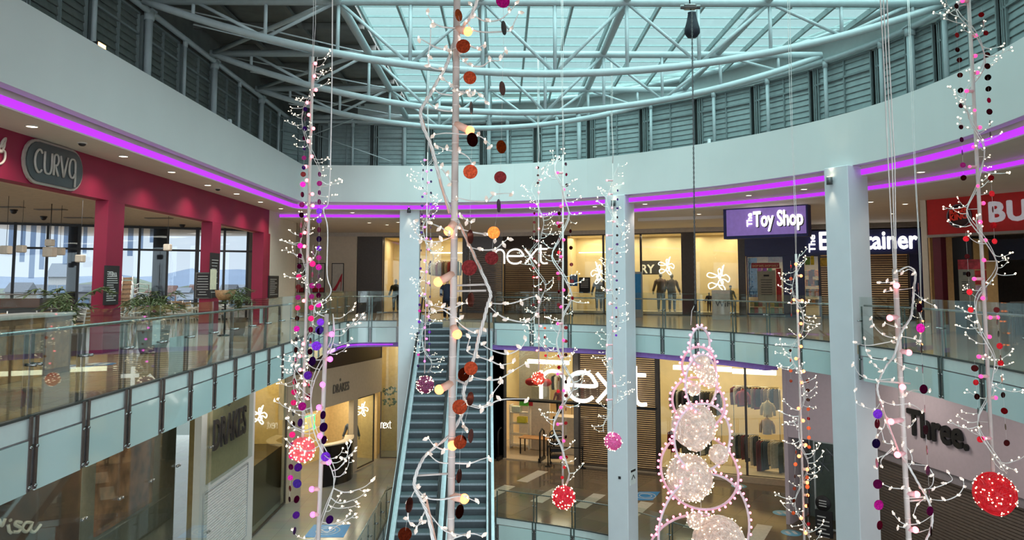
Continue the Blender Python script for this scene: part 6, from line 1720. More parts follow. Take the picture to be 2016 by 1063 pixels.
def garland(label, top, bot, Y, amp, per, pr, nt, tl, seed, bulbs=None, bulbm=None, sock='pk', discs=(), tw=TW_FAR, rung=True, phase=0.0, wr=.6, cab=True, group=None):
    rnd = random.Random(seed); k = PXM(Y)
    a, b = P(top[0], top[1], Y), P(bot[0], bot[1], Y)
    root = thing('light_column', label, 'hanging light decoration', a, group)
    ax = (b - a); H = ax.length; an = ax.normalized()
    part('pole', MB().tube([a, b], pr * k, 10), POLEW, root)
    A = amp * k
    def hp(s, j=0):  # point on winding branch
        ph = phase + 2 * pi * (s / (per * k)) + j
        return a + an * s + Vector((cos(ph), sin(ph) * .8, 0)) * A * (.8 + .3 * sin(s * 2.3 + seed) + .18 * sin(s * 7.1 + 2 * seed))
    n = max(24, int(H / (per * k) * 16))
    for j in (0, .28):
        part('winding_branch', MB().tube([hp(H * i / n, j) for i in range(n + 1)], wr * k * (1 if j == 0 else .7), 5), WIRE, root)
    if rung:
        m = int(H / (per * k) * 2)
        for i in range(m):
            s = (i + .5) * per * k / 2
            if s < H: q = hp(s); part('rung', MB().cyl(q, a + an * s, .7 * k, 5), POLEW, root)
    for i in range(nt):
        s = H * (i + rnd.uniform(.2, .8)) / nt; q = hp(s)
        o = (q - (a + an * s)).normalized(); ang = rnd.uniform(-1.3, 1.3)
        d = Matrix.Rotation(ang, 3, 'Z') @ o + Vector((0, 0, rnd.uniform(-.35, .55)))
        if abs(d.y) > abs(d.x) * 1.2: d.y *= .4
        put_twig(root, rnd.choice(tw), q, d, rnd.uniform(.65, 1.15) * tl * k)
    if bulbs:
        for (x, y, r) in bulbs:
            c = P(x, y, Y - 3 * k); f = (a.z - c.z) / (a.z - b.z); put_bulb(root, c, a.lerp(b, min(1, max(0, f))), r * k, bulbm, SOCK[sock], core=True if False else None)
    for (x0, y0, x1, y1, nd, cols, r) in discs:
        p0, p1 = P(x0, y0, Y - .06), P(x1, y1, Y - .06)
        part('disc_thread', MB().cyl(p0 + UP * .1, p1, max(.0012, .16 * k), 4), WIRE, root)
        for i in range(nd):
            f = i / max(1, nd - 1); put_disc(root, '', p0.lerp(p1, f), r * k * rnd.uniform(.9, 1.08), rnd.choice([0, .3, -.4, .8, 1.2, -.9, .1]), DC[rnd.choice(cols)])
    if cab: cable(a, .55 * k, root, wob=2 * k)
    return root, a, b

def wire_ball(label, px, py, rp, Y, m, nth, nl, led, seed, group=None, es=None, hang=None, tr=.012):
    rnd = random.Random(seed); k = PXM(Y); c = P(px, py, Y); R = rp * k
    root = thing('wire_ball', label, 'light ball', c, group)
    b = MB()
    for i in range(nth):
        ax = Vector((rnd.gauss(0, 1), rnd.gauss(0, 1), rnd.gauss(0, 1))).normalized(); u = ax.orthogonal().normalized(); v = ax.cross(u); off = rnd.uniform(-.75, .75); rr = R * sqrt(1 - off * off)
        ph = rnd.uniform(0, 6.28); ee = rnd.uniform(.9, 1.0)
        b.tube([c + ax * off * R * ee + u * rr * ee * cos(ph + 2 * pi * q / 22) + v * rr * ee * sin(ph + 2 * pi * q / 22) for q in range(22)], R * tr, 3, closed=True)
    part('wound_threads', b, m, root, recalc=False)
    l = MB()
    for i in range(nl):
        d = Vector((rnd.gauss(0, 1), rnd.gauss(0, 1), rnd.gauss(0, 1))).normalized()
        l.sphere(c + d * R * rnd.uniform(.97, 1.08), led * k, 6, 4)
    part('fairy_lights', l, LED, root, recalc=False)
    if hang: part('hanging_wire', MB().cyl(c + UP * R * .95, hang, .5 * k, 5), WIRE, root)
    return root
BALL = lambda n, c, e=.25: mat('ball_' + n, c, .45, .1, emit=c, es=e, var=.2, scale=20, sample=False)

# --- B: pink column in front of the far left corner
GB_ = [(621, 125), (619, 150), (622, 177), (605, 202), (608, 226), (617, 253), (607, 278), (614, 308), (602, 328), (604, 355), (615, 382), (616, 405), (603, 432), (600, 458), (599, 485), (610, 510), (598, 592), (597, 677), (590, 701), (591, 728), (600, 757), (606, 784)]
garland('tall pink light column with violet and plum foil discs before the far left corner', (616, 112), (596, 862), 9.5, 19, 250, 3.0, 64, 36, 11, [(x, y, 3.6) for x, y in GB_], G_PK, 'pk',
        [(601, 215, 598, 330, 7, ['violet', 'plum'], 4.5), (597, 343, 570, 983, 32, ['plum', 'pinkred', 'darkred', 'magenta'], 5.5), (629, 343, 627, 600, 15, ['violet', 'plum', 'magenta'], 5.5), (616, 498, 608, 780, 14, ['plum', 'pinkred'], 5.5)])
wire_ball('glowing coral wire ball under the pink light column at left', 595, 885, 24, 9.5, BALL('coral', (222, 100, 110), .35), 110, 90, 1.5, 5, tr=.02)
# --- C: violet column lower left
GC_ = [(653, 658), (650, 707), (635, 757), (628, 802), (630, 858), (647, 910), (614, 963), (616, 1013)]
rC, aC, bC = garland('nearer light column with large violet foil discs and bright violet bulbs at lower left', (643, 618), (626, 1075), 6.5, 26, 330, 4.2, 26, 62, 12, [(x, y, 5.4) for x, y in GC_], G_VI, 'pk', [], TW_MID, phase=0, wr=1.2, cab=False)
for x, y, r, c_, an in [(631, 634, 7, 'violet', .3), (629, 652, 7, 'violet', .9), (629, 649, 8, 'indigo', 0), (628, 649 + 1, 7, 'indigo', .2), (623, 681, 9, 'violet', .2), (615, 711, 9, 'violet', 1), (606, 739, 8, 'violet', 0), (595, 800, 8, 'magenta', .5), (591, 832, 8, 'violet', 1.2), (636, 817, 8, 'violet', 1.1), (637, 841, 9, 'violet', .8), (638, 866, 8, 'violet', 1.1), (641, 899, 9, 'violet', .3), (587, 920, 8, 'violet', .6), (585, 952, 8.5, 'indigo', 0), (584, 983, 7, 'magenta', 1.0), (583, 1014, 7, 'violet', .6), (649, 1023, 8, 'violet', .7), (580, 1045, 7, 'violet', 1.4)]:
    put_disc(rC, '', P(x, y, 6.4), r * PXM(6.4), an, DC[c_])
part('feed_cable', MB().tube([Vector(v) for v in spline([tuple(P(x, y, 6.5)) for x, y in [(655, -60), (653, 200), (648, 385), (637, 412), (645, 450), (644, 540), (652, 572), (640, 590), (621, 600), (622, 615), (645, 625)]], 5)], 1.3 * PXM(6.5), 6), WIRE, rC)
# --- D
garland('far violet light column in front of the escalators', (842, 300), (836, 735), 20, 13, 105, 1.1, 54, 24, 13, [(840 + 4 * ((i * 7) % 3 - 1), 315 + 22 * i, 2) for i in range(19)], G_VI, 'pk', [(833, 335, 826, 600, 16, ['indigo', 'violet'], 2.6), (849, 335, 845, 700, 17, ['violet', 'indigo'], 2.6), (826, 612, 823, 720, 6, ['violet', 'magenta'], 2.8)])
wire_ball('purple wire ball over the left escalator', 837, 757, 17, 20, BALL('purple', (130, 50, 90), .12), 80, 80, 1.1, 6, tr=.025)
# --- E, F, G
garland('far orange light column over the lower shop sign, left of the red one', (1060, 318), (1061, 730), 21, 16, 130, 1.1, 50, 24, 14, [(1061 + 4 * ((i * 5) % 3 - 1), 330 + 24 * i, 2.0) for i in range(17)], G_PK, 'pk', [(1052, 420, 1050, 600, 11, ['red', 'darkred'], 2.8), (1072, 610, 1074, 700, 6, ['red', 'orange'], 2.8), (1059, 330, 1059, 360, 3, ['darkred'], 2.5)])
wire_ball('orange-red wire ball beside the big lower letter n', 1060, 745, 13, 21, BALL('orange', (214, 70, 50), .3), 60, 60, 1.0, 7, tr=.03)
garland('red light column with curling white branches left of the middle column', (1108, 305), (1108, 955), 16, 18, 170, 2.0, 44, 34, 15, [(1104 + 6 * ((i * 5) % 3 - 1), 340 + 33 * i, 3.0) for i in range(18)], G_HP, 'pk', [(1114, 323, 1117, 385, 4, ['darkred', 'plum'], 3.4), (1123, 455, 1128, 620, 6, ['red', 'darkred'], 3.8), (1101, 420, 1100, 600, 8, ['red', 'darkred'], 3.6), (1114, 645, 1114, 860, 9, ['darkred', 'red'], 3.6), (1101, 700, 1099, 770, 4, ['red'], 3.4), (1107, 940, 1115, 900, 3, ['red'], 3.4)], phase=2, wr=1.3)
wire_ball('bright red wire ball at the bottom of the red light column', 1110, 979, 22, 16, BALL('red', (200, 30, 50), .3), 90, 80, 1.3, 8, tr=.025)
garland('far pale pink light column before the middle white column', (1206, 322), (1206, 850), 21, 15, 150, .8, 56, 26, 16, [(1200 + 5 * ((i * 5) % 4 - 1), 355 + 27 * i, 1.9) for i in range(17)], G_PK, 'pk', [(1216, 375, 1213, 660, 17, ['plum', 'violet', 'darkred'], 2.4)])
wire_ball('pink wire ball in front of the middle white column', 1207, 869, 17, 21, BALL('pink', (206, 90, 150), .25), 80, 50, 1.0, 9, tr=.03)
# --- H
garland('orange light column with copper discs left of the broad right column', (1567, 500), (1584, 1080), 13, 13, 140, 2.2, 62, 34, 17, [(1567, 520, 3), (1577, 543, 3), (1563, 590, 3), (1579, 592, 3.4), (1571, 612, 2.6), (1577, 637, 3), (1575, 660, 2.6), (1577, 682, 3), (1567, 706, 3), (1582, 731, 3.2), (1579, 753, 3), (1572, 804, 3), (1581, 828, 3.4), (1586, 876, 3.4), (1573, 898, 3.4), (1589, 924, 3.4), (1589, 950, 3.4), (1590, 975, 3), (1587, 996, 3), (1577, 1020, 3.4), (1586, 1049, 3.4)], G_OR, 'or',
        [(1557, 525, 1558, 620, 5, ['orange', 'red'], 3.4), (1556, 690, 1557, 750, 4, ['orange', 'copper'], 3.4), (1590, 750, 1593, 880, 8, ['red', 'copper', 'orange'], 3.6), (1567, 890, 1562, 1010, 6, ['orange', 'copper'], 3.6), (1589, 940, 1592, 1050, 7, ['orange', 'red'], 4)])
# --- J
rJ, aJ, bJ = garland('tall red light column with long strings of dark red discs at the right edge', (1905, -40), (1955, 928), 9.8, 24, 210, 3.6, 66, 44, 18, [(1895, 2, 4), (1921, 70, 4), (1920, 110, 4), (1924, 143, 4), (1903, 179, 4), (1919, 217, 3), (1929, 251, 4), (1916, 289, 3), (1909, 328, 3), (1925, 366, 3), (1936, 400, 4), (1930, 437, 4), (1940, 473, 4), (1937, 512, 4), (1918, 549, 4), (1935, 587, 4), (1949, 625, 4), (1964, 625, 4), (1948, 663, 4), (1927, 702, 4), (1931, 741, 4), (1960, 783, 4), (1937, 863, 4)], G_HP, 'pk',
        [(1883, 12, 1885, 98, 4, ['red', 'darkred'], 5.4), (1889, 118, 1892, 208, 4, ['darkred'], 5.4), (1892, 250, 1897, 350, 5, ['darkred', 'plum'], 5.4), (1932, 29, 1941, 65, 3, ['red'], 5.6), (1943, 108, 1950, 265, 8, ['darkred', 'red'], 6), (1951, 350, 1958, 475, 5, ['red'], 6), (1902, 470, 1911, 610, 5, ['red', 'darkred'], 5.6), (1962, 610, 1970, 705, 5, ['red', 'darkred'], 6), (1919, 725, 1930, 865, 6, ['red', 'darkred'], 6), (1970, 715, 1982, 872, 6, ['darkred', 'red'], 6)], phase=1, wr=1.2)
k = PXM(9.8); cb = P(1958, 972, 9.8)
wire_ball('large flat-rimmed red wire ball at the right edge', 1958, 972, 38, 9.8, BALL('scarlet', (196, 30, 40), .3), 150, 90, 1.4, 10, tr=.02)
part('rim_ring', MB().tube([cb + Vector((cos(q * pi / 20), sin(q * pi / 20) * .35, sin(q * pi / 20))).normalized() * 39.5 * k for q in range(40)], 1.6 * k, 6, closed=True), BALL('scarlet', (196, 30, 40), .3), bpy.data.objects['wire_ball.005']) if 'wire_ball.005' in bpy.data.objects else None

# --- explicit near columns A and I
def near_column(label, pole, Y, prad, path, wr, twigs, bulbs, br, bm, sock, discs, leafpx, seed, rungs=(), cab=True, rods=()):
    rnd = random.Random(seed); k = PXM(Y)
    a, b = P(*pole[0], Y), P(*pole[-1], Y)
    root = thing('light_column', label, 'hanging light decoration', a)
    part('pole', MB().tube([a, b], prad * k, 14), POLEW, root)
    H = (a - b).length; n = int(H / (38 * k)); m = MB()
    for i in range(n): q = a.lerp(b, (i + .5) / n); m.tube([q + (b - a).normalized() * e for e in (-.9 * k, .9 * k)], prad * k * 1.06, 14)
    part('pole_wraps', m, mat('clear_tie', (236, 226, 220), .3), root)
    # depth of the winding branch swings to and fro round the pole
    def yy(x, y):
        px_ = pole[0][0] + (pole[-1][0] - pole[0][0]) * (y - pole[0][1]) / (pole[-1][1] - pole[0][1])
        return Y - (1 if (int(y / 180) % 2) else -1) * 14 * k * max(0, 1 - abs(x - px_) / 90.0) - 4 * k
    pts = [tuple(P(x, y, yy(x, y))) for x, y in path]; sp = [Vector(v) for v in spline(pts, 6)]
    for j in range(3):
        part('winding_branch', MB().tube([v + Vector((cos(i * .8 + j * 2.1), sin(i * .8 + j * 2.1), 0)) * wr * k * .9 for i, v in enumerate(sp)], wr * k * .75, 6), WIRE, root)
    for (x0, y0, x1, y1, r) in rods: part('support_rod', MB().cyl(P(x0, y0, Y - 5 * k), P(x1, y1, Y - 5 * k), r * k, 8), SOCK[sock], root)
    for (x0, y0, x1, y1) in rungs: part('rung', MB().cyl(P(x0, y0, Y), P(x1, y1, Y - 3 * k), 2.0 * k, 8), POLEW, root)
    for tw in twigs:
        dz = rnd.uniform(-22, 10) * k; n = len(tw)
        q = [tuple(P(x, y, Y - 4 * k + dz * (i / (n - 1)))) for i, (x, y) in enumerate(tw)]
        s = [Vector(v) for v in spline(q, 4)]; w = MB(); m = len(s)
        w.tube(s, [wr * k * (1.0 - .55 * abs(2 * i / (m - 1) - .9)) * .75 for i in range(m)], 6)
        t = part('twig', w, WIRE, root)
        l, lf = MB(), MB()
        for i in range(0, n):
            p = Vector(q[i])
            if rnd.random() < .75 or i in (0, n - 1):
                l.sphere(p + Vector((0, -.6 * k, .8 * k)), leafpx * .17 * k, 8, 6, (.8, .8, 1.3))
                d = Vector((rnd.uniform(-1, 1), rnd.uniform(-.4, .4), rnd.uniform(-1, 1))).normalized(); nn = Vector((-d.z, 0, d.x)).normalized(); L_, W_ = leafpx * k, leafpx * .33 * k
                o = [p + d * L_ * f + nn * W_ * g for f, g in ((0, 0), (.2, .75), (.45, 1), (.75, .6), (1, 0), (.75, -.6), (.45, -1), (.2, -.75))]
                mid = p + d * L_ * .45 + d.cross(nn) * W_ * .4
                lf.add(o + [mid], [(i_, (i_ + 1) % 8, 8) for i_ in range(8)], True)
        part('fairy_lights', l, LED, t); part('leaves', lf, LEAFP, t, recalc=False)
    for x, y in bulbs:
        c = P(x, y, Y - 8 * k); f = (y - pole[0][1]) / (pole[-1][1] - pole[0][1]); q = a.lerp(b, f); put_bulb(root, c, q, br * k, bm, SOCK[sock])
    last = {}
    for (x, y, r, c_, an, st) in discs:
        c = P(x, y, Y - .1); put_disc(root, '', c, r * k, an, DC[c_])
        if st in last: part('disc_thread', MB().cyl(last[st], c, .22 * k, 4), WIRE, root)
        last[st] = c
    if cab: cable(a, 1.2 * k, root, wob=4 * k, n=3)
    return root
TWA = [[(905, 54), (890, 55), (868, 52), (852, 43), (841, 27)], [(872, 137), (858, 136), (846, 130), (843, 110), (847, 85), (848, 52)], [(888, 104), (875, 98), (855, 92), (838, 82), (824, 74)], [(928, 10), (935, 30), (950, 40), (965, 42), (985, 38), (1003, 24), (1015, 8)],
       [(918, 42), (930, 58), (950, 63), (975, 63), (1005, 60), (1012, 45), (1022, 25)], [(905, 80), (925, 90), (940, 95), (955, 86)], [(900, 103), (912, 120), (930, 130), (950, 130), (965, 120), (985, 118), (995, 96)], [(867, 152), (885, 165), (900, 178), (920, 183), (935, 180), (950, 190), (962, 205)],
       [(855, 176), (870, 185), (905, 187), (925, 178)], [(840, 200), (858, 213), (875, 218), (890, 218), (898, 206)], [(855, 265), (878, 262), (905, 264), (940, 267), (955, 275), (968, 288)], [(856, 285), (880, 295), (905, 300), (922, 310), (930, 325)], [(868, 330), (880, 345), (890, 362)], [(898, 388), (925, 395), (958, 396), (975, 383), (1010, 380)],
       [(898, 463), (870, 474), (850, 476), (830, 470), (818, 455), (815, 437)], [(850, 440), (868, 448), (885, 458)], [(905, 422), (920, 434), (928, 438)], [(905, 450), (930, 457), (960, 462), (975, 470)], [(925, 487), (950, 492), (975, 490), (990, 478), (1000, 470)], [(920, 597), (910, 598), (890, 607), (870, 605), (850, 600)], [(905, 628), (885, 618), (872, 610), (856, 613)],
       [(900, 632), (915, 645), (935, 655), (950, 645)], [(963, 597), (1000, 598), (1025, 592), (1045, 585), (1056, 583)], [(963, 603), (980, 618), (1000, 628), (1035, 634), (1055, 620)], [(948, 678), (970, 690), (1000, 697), (1025, 685), (1035, 670)], [(935, 700), (965, 710), (985, 718), (1010, 714)], [(930, 742), (960, 748), (985, 745), (1010, 730), (1035, 715)], [(923, 795), (945, 800), (960, 795), (970, 775), (985, 755)],
       [(918, 797), (950, 803), (985, 787), (1040, 785)], [(900, 878), (875, 885), (855, 877), (843, 862)], [(843, 893), (865, 910), (900, 912), (925, 912), (945, 905), (962, 900)], [(820, 962), (840, 980), (870, 983), (900, 977), (920, 980), (942, 990)], [(818, 962), (808, 985), (803, 1020), (815, 1035), (832, 1030)], [(845, 1010), (870, 1040), (890, 1050), (920, 1055)], [(860, 1070), (885, 1062), (925, 1050), (950, 1056)], [(830, 980), (838, 1000), (830, 1020), (820, 1040)], [(905, 815), (912, 835), (920, 850)], [(935, 700), (920, 690), (925, 665)]]
DSA = [(903, 30, 12, 'amber', 1.0, 0), (912, 91, 14, 'copper', 0, 0), (925, 153, 13, 'copper', .25, 0), (928, 212, 12, 'copper', 1.35, 0), (930, 275, 14, 'darkred', .75, 0), (926, 338, 14, 'copper', 0, 0), (926, 466, 14, 'copper', 1.2, 0), (924, 527, 15, 'darkred', .1, 0), (927, 590, 14, 'copper', 1.15, 0),
       (990, 2, 14, 'magenta', .2, 1), (992, 55, 14, 'darkred', 1.2, 1), (989, 174, 14, 'copper', 1.15, 1), (987, 289, 13, 'amber', .75, 1), (985, 349, 12, 'darkred', 0, 1), (982, 405, 13, 'darkred', 1.3, 1), (972, 458, 12, 'amber', .2, 1), (968, 508, 13, 'darkred', 0, 1),
       (927, 725, 13, 'copper', .1, 2), (913, 737, 13, 'copper', .6, 2), (905, 801, 14, 'copper', .1, 2), (926, 785, 13, 'copper', 1.1, 2), (906, 870, 13, 'copper', .4, 2), (904, 937, 13, 'copper', 1.25, 2), (905, 1007, 13, 'copper', 1.0, 2), (927, 858, 13, 'copper', 1.25, 3), (806, 994, 14, 'copper', 1.2, 4), (797, 1052, 13, 'copper', .2, 4)]
near_column('nearest tall light column with copper foil discs and orange bulbs in the picture centre', [(900, -30), (887, 1080)], 3.5, 7.0,
    [(945, -30), (940, 0), (925, 35), (905, 60), (893, 85), (884, 115), (873, 140), (858, 165), (845, 190), (833, 208), (828, 222), (833, 250), (848, 285), (860, 330), (872, 375), (888, 415), (905, 442), (930, 495), (957, 555), (966, 580), (960, 600), (953, 628), (943, 663), (936, 695), (923, 738), (913, 770), (915, 800), (900, 835), (882, 860), (843, 891), (826, 916), (816, 947), (819, 965), (830, 985), (843, 1017), (854, 1070)], 2.4,
    TWA, [(921, 62), (925, 257), (883, 455), (863, 555), (900, 658), (865, 767), (891, 877), (914, 982)], 9.5, G_OR, 'or', DSA, 12, 21, rungs=[(898, 562, 957, 560), (898, 573, 957, 572), (890, 932, 822, 936), (890, 745, 920, 757)], rods=[(832, 235, 884, 420, 1.8), (905, 440, 958, 556, 1.8), (838, 975, 860, 1075, 2.0)])
TWI = [[(1760, 555), (1745, 556), (1727, 557)], [(1797, 567), (1775, 570), (1755, 572), (1740, 575)], [(1798, 575), (1820, 592), (1840, 602)], [(1785, 645), (1765, 644), (1742, 636)], [(1775, 660), (1760, 665), (1737, 658), (1720, 640), (1716, 625)], [(1765, 668), (1755, 672), (1730, 677), (1705, 680), (1680, 674)], [(1740, 709), (1715, 705), (1705, 690), (1703, 668)], [(1737, 730), (1725, 722), (1715, 712)], [(1762, 712), (1780, 722), (1805, 730)], [(1775, 662), (1800, 667), (1812, 672)],
       [(1760, 745), (1725, 748), (1705, 744), (1690, 735), (1680, 715)], [(1777, 782), (1785, 775), (1800, 768), (1830, 772)], [(1735, 790), (1722, 806), (1700, 800), (1686, 792), (1682, 770)], [(1733, 788), (1760, 797), (1790, 795), (1810, 805), (1815, 813)], [(1738, 800), (1745, 820), (1760, 830), (1790, 840), (1802, 826)], [(1742, 828), (1740, 840), (1728, 857)], [(1735, 845), (1742, 870), (1757, 874)], [(1758, 885), (1745, 895), (1728, 903), (1726, 922)], [(1758, 880), (1735, 905), (1737, 920)], [(1778, 872), (1792, 890), (1795, 910), (1780, 925)],
       [(1785, 912), (1810, 915), (1825, 918), (1837, 935), (1835, 955), (1820, 965)], [(1790, 962), (1775, 962), (1755, 960), (1738, 953)], [(1815, 963), (1840, 960), (1862, 952), (1875, 944), (1868, 932)], [(1832, 983), (1860, 985), (1885, 975), (1897, 958), (1896, 945)], [(1820, 980), (1805, 995), (1798, 1015)], [(1835, 1015), (1810, 1030), (1785, 1032), (1770, 1025), (1757, 1008)], [(1833, 1040), (1805, 1048), (1785, 1040), (1768, 1036)], [(1801, 537), (1790, 530), (1778, 535), (1765, 534)]]
cI = ['magenta', 'plum', 'magenta', 'plum', 'magenta', 'plum', 'pinkred', 'plum', 'magenta', 'magenta', 'plum', 'magenta', 'plum']
DSI = [(1808 + 2.1 * i, 566 + 40 * i, 9, cI[i], [1.0, .5, .1, .9, 1.0, .2, 1.1, .6, 1.2, .7, 1.1, .4, .9][i], 0) for i in range(13)] + [(1728, 815, 9, 'violet', 0, 1), (1727, 834, 9, 'pinkred', .6, 1), (1725, 873, 9, 'indigo', .2, 1), (1726, 912, 9, 'magenta', 1.35, 1), (1728, 953, 9, 'plum', 0, 1), (1730, 994, 9.5, 'magenta', .1, 1), (1732, 1034, 8.5, 'pinkred', .5, 1)]
near_column('light column with magenta foil discs and pink bulbs right of the broad white column', [(1762, 530), (1790, 1080)], 5.5, 5.2,
    [(1768, 534), (1788, 525), (1802, 537), (1799, 570), (1797, 600), (1793, 625), (1780, 645), (1770, 665), (1760, 700), (1745, 720), (1732, 745), (1727, 765), (1733, 790), (1745, 830), (1758, 860), (1768, 885), (1790, 920), (1810, 955), (1825, 980), (1835, 1010), (1833, 1040), (1820, 1070)], 1.5,
    TWI, [(1765, 562), (1752, 626), (1789, 694), (1777, 762), (1754, 830), (1767, 895), (1805, 973), (1802, 1043)], 6.2, G_PK, 'pk', DSI, 9, 22, rungs=[(1792, 755, 1732, 750), (1790, 980, 1822, 978), (1790, 986, 1822, 984)], rods=[(1732, 790, 1770, 890, 1.5)])
# short modelled string of orange lights standing in for a reflection between posts
garland('short string of small amber lights standing in for a reflection at the right balustrade', (1813, 585), (1815, 690), 15.5, 4, 60, .5, 6, 14, 31, [(1812, 595, 1.8), (1813, 612, 1.8), (1817, 632, 1.8), (1812, 655, 1.8), (1815, 678, 1.8)], G_OR, 'or', [])

# ------------------------------------------------------------------ tree of lit rings with glitter balls
YK = 11.0; k = PXM(YK)
RINGW = mat('ring_tube_white', (232, 214, 220), .4); RP_ = mat('ring_tube_pink', (238, 190, 204), .4)
RB = mat('ring_globe_pink', (255, 120, 160), .3, emit=(255, 130, 165), es=3.2, sample=False)
top = P(1376, 640, YK)
tree = thing('ring_tree', 'hanging tree of white rings edged with small pink bulbs', 'hanging light decoration', top)
RS = [(1376, 680, 25.7, 35.5, -.2, RINGW, 16, 0), (1378, 720, 35, 36, .35, RP_, 22, 0), (1379, 752, 40, 53, -.15, RINGW, 24, 0), (1377, 793, 51, 45, .35, RP_, 28, 0), (1381, 859, 60, 64, -.1, RINGW, 34, 0), (1379, 928, 75, 62, .3, RP_, 38, 0), (1386, 1042, 98, 106, -.05, RINGW, 50, 0), (1382, 1137, 110, 102, .3, RP_, 50, 0)]
ME_B = bpy.data.meshes.new('globe_bulb'); _b = MB().sphere((0, 0, 0), 2.5 * k, 8, 6); ME_B.from_pydata(_b.v, [], _b.f); ME_B.materials.append(RB); ME_B.update()
nb = 0
for ri, (x, y, rx, ry, tl_, m_, n_, _) in enumerate(RS):
    c = P(x, y, YK); R = max(rx, ry) * k
    # a circle leaning so that it shows rx by ry
    ux = Vector((rx * k, sqrt(max(0, R * R - (rx * k) ** 2)), 0)); uz = Vector((0, sqrt(max(0, R * R - (ry * k) ** 2)) * (1 if tl_ > 0 else -1), ry * k))
    dp = (.12 if m_ is RINGW else -.12)
    pts = [c + Vector((0, -dp * .5, 0)) + ux * cos(2 * pi * q / 48) + uz * sin(2 * pi * q / 48) for q in range(48)]
    rg = part('ring', MB().tube(pts, 2.5 * k, 8, closed=True), m_, tree)
    rest = MB()
    for q in range(n_):
        a_ = 2 * pi * (q + .5) / n_; f_ = 1 + 5.0 * k / R
        p = c + Vector((0, -dp * .5, 0)) + (ux * cos(a_) + uz * sin(a_)) * f_
        if p.z < -3.4: continue
        if ri >= 2 and nb < 100:
            o = bpy.data.objects.new('globe_bulb', ME_B); COL.objects.link(o); o.parent = rg; o.location = p - Vector(tree.location); nb += 1
        else: rest.sphere(p, 2.5 * k, 8, 6)
    if rest.v:
        o = part('globe_bulbs', rest, RB, rg); o['kind'] = 'stuff'
    rg['label'] = ('white' if m_ is RINGW else 'pink') + ' ring'
part('suspension_wire', MB().tube([P(1376, 645, YK), P(1377, 760, YK), P(1380, 1000, YK)], .5 * k, 5), WIRE, tree)
BW = BALL('champagne', (214, 196, 184), .22)
for i, (x, y, r, nt_, nl_, lab) in enumerate([(1378, 716, 20, 90, 40, 'small silvery ball at the top of the ring tree'), (1392, 738, 17, 70, 60, 'small warm ball just below the topmost ball of the ring tree'), (1365, 764, 14, 60, 50, 'tiny glowing ball left under the top rings'), (1398, 752, 12, 50, 40, 'tiny glowing ball right under the top rings'), (1366, 838, 43, 220, 120, 'large silvery pink ball inside the middle ring'), (1415, 894, 19, 80, 16, 'small silver ball at the right of the crossing rings'), (1357, 940, 44, 230, 240, 'large champagne ball with many warm lights in the lower crossing rings'), (1370, 868, 20, 70, 40, 'small ball hidden between the two large balls'), (1369, 1025, 16, 60, 50, 'small amber ball above the lowest big ball'), (1415, 1068, 50, 230, 120, 'big silvery ball at the bottom edge inside the widest ring')]):
    wire_ball(lab, x, y, r, YK + .05, BW, nt_, nl_, 1.3, 40 + i, group='balls of the ring tree', tr=.016 if r > 30 else .03)
# chain hoist above the tree
hY = 11.4; k = PXM(hY); hm = P(1363, 40, hY)
hoist = thing('chain_hoist', 'black chain hoist bag hanging under the roof above the ring tree', 'chain hoist', hm)
part('chain_bag', MB().lathe(P(1363, 75, hY), [(.001, 0), (10 * k, 2 * k), (15.5 * k, 10 * k), (15.5 * k, 18 * k), (11 * k, 35 * k), (8 * k, 50 * k), (8.4 * k, 53 * k), (.001, 54 * k)], 18), mat('black_canvas', (26, 36, 48), .6), hoist)
part('motor', MB().bev(P(1358, 14, hY), (26 * k, 14 * k, 10 * k), 2 * k).cyl(P(1340, 14, hY), P(1378, 14, hY), 4.5 * k, 10), BRUSH, hoist)
part('hook', MB().tube([P(1360, 20, hY), P(1358, 5, hY), P(1356, -20, hY), P(1356, -60, hY)], 1.4 * k, 6), BLACKM, hoist)
b = MB(); p0, p1 = P(1362, 24, hY - .3), P(1369, 598, YK - .1); n = 120
ch = MB()
for i in range(n):
    q = p0.lerp(p1, (i + .5) / n); L_ = (p1 - p0).length / n * .62; ax = Vector((1, 0, 0)) if i % 2 else Vector((0, 1, 0))
    ch.tube([q + ax * .55 * L_ * cos(a * pi / 3) * .7 + UP * L_ * sin(a * pi / 3) for a in range(6)], .006, 4, closed=True)
part('load_chain', ch, mat('chain_steel', (130, 134, 134), .35, .8), hoist)
part('end_block', MB().cyl(P(1369, 588, YK), P(1369, 612, YK), 2.4 * k, 8), BLACKM, hoist)
part('tree_wire', MB().tube([P(1369, 598, YK), P(1362, 612, YK), P(1360, 640, YK)], .7 * k, 5), WIRE, hoist)
for i, (px, Y_) in enumerate([(1205, 26)]): pass

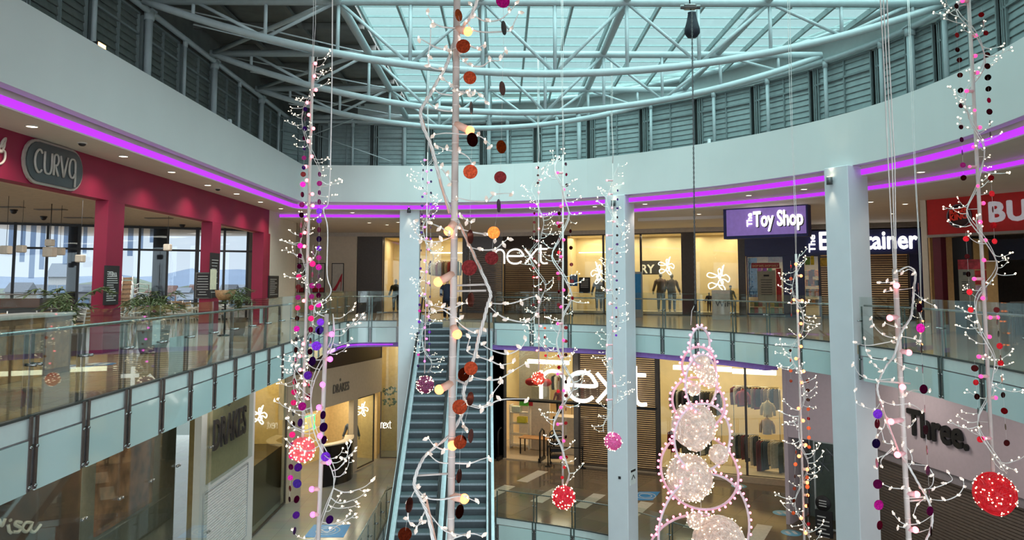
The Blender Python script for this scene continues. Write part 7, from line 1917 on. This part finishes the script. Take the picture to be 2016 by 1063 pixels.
# ------------------------------------------------------------------ person at the head of the escalator
def person(c, label):
    x, y, z = c; r = thing('person', label, 'person', (x, y, z))
    SK = mat('skin_tone', (196, 150, 124), .6); HR_ = mat('dark_hair', (44, 34, 30), .7); BL = mat('navy_coat', (30, 38, 58), .8); TR = mat('dark_trousers', (30, 32, 40), .8); SH = mat('white_trainers', (214, 212, 208), .5)
    T = lambda p: (x + p[0], y + p[1], z + p[2])
    b = MB()
    for s in (-1, 1):
        b.tube([T(q) for q in [(s * .09, 0, .92), (s * .10, .01, .70), (s * .10, 0, .48), (s * .10, .03, .30), (s * .10, .03, .07)]], (.09, .085, .058, .056, .042), 10)
        b.tube([T(q) for q in [(s * .18, 0, 1.42), (s * .24, .02, 1.30), (s * .27, .0, 1.10), (s * .25, -.16, .98), (s * .22, -.22, .97)]], (.05, .052, .042, .034, .03), 8)
        for f in range(5):
            o = (f - 2) * .017 * (1 if f < 4 else 1.4); ln = [.07, .08, .083, .075, .055][f]
            b.tube([T((s * .22 + o, -.23, .97)), T((s * .22 + o * 1.1, -.23 - ln * .6, .965)), T((s * .22 + o * 1.1, -.23 - ln * .8, .935))], .008, 6)
    b.tube([T(q) for q in [(0, 0, .84), (0, 0, .98), (0, 0, 1.14), (0, 0, 1.30), (0, 0, 1.42), (0, -.005, 1.47), (0, -.01, 1.53), (0, -.015, 1.58)]], (.14, .155, .13, .155, .15, .075, .055, .06), 12)
    b.sphere(T((0, -.02, 1.65)), .10, 14, 10, (.8, .95, 1.18)); b.sphere(T((0, -.12, 1.64)), .018, 6, 4, (1, 1, 1.3))
    for s in (-1, 1): b.sphere(T((s * .082, -.01, 1.645)), .022, 6, 5, (.4, .8, 1.2))
    part('body', b, SK, r)
    h = MB().sphere(T((0, .012, 1.68)), .108, 14, 10, (.86, .98, 1.08)); part('hair', h, HR_, r)
    g = MB().tube([T(q) for q in [(0, 0, .78), (0, 0, .95), (0, 0, 1.15), (0, 0, 1.32), (0, 0, 1.43), (0, 0, 1.49)]], (.20, .19, .175, .19, .175, .08), 14)
    for s in (-1, 1): g.tube([T(q) for q in [(s * .15, 0, 1.43), (s * .24, .02, 1.30), (s * .27, .0, 1.10), (s * .25, -.15, .985)]], (.075, .07, .058, .048), 10)
    part('coat', g, BL, r)
    g = MB()
    for s in (-1, 1): g.tube([T(q) for q in [(s * .085, 0, .92), (s * .10, .01, .70), (s * .10, 0, .48), (s * .10, .03, .12)]], (.115, .105, .078, .066), 10)
    part('trousers', g, TR, r)
    for s in (-1, 1): part('shoe', MB().bev(T((s * .10, -.03, .04)), (.09, .27, .08), .02), SH, r)
    part('shoulder_bag', MB().bev(T((-.26, .03, 1.12)), (.12, .22, .3), .03), mat('grey_bag', (150, 154, 166), .7), r)
    # face
    e = MB()
    for s in (-1, 1): e.sphere(T((s * .032, -.108, 1.665)), .011, 6, 4)
    part('eyes', e, DARK, r); part('mouth', MB().box(T((0, -.113, 1.60)), (.045, .008, .01)), mat('lip_tone', (150, 80, 76), .5), r)
q = PZ(873, 640, 0.02)
person((q.x - .16, 32.2, 0.02), 'person in a navy coat with a grey bag standing at the left escalator head')
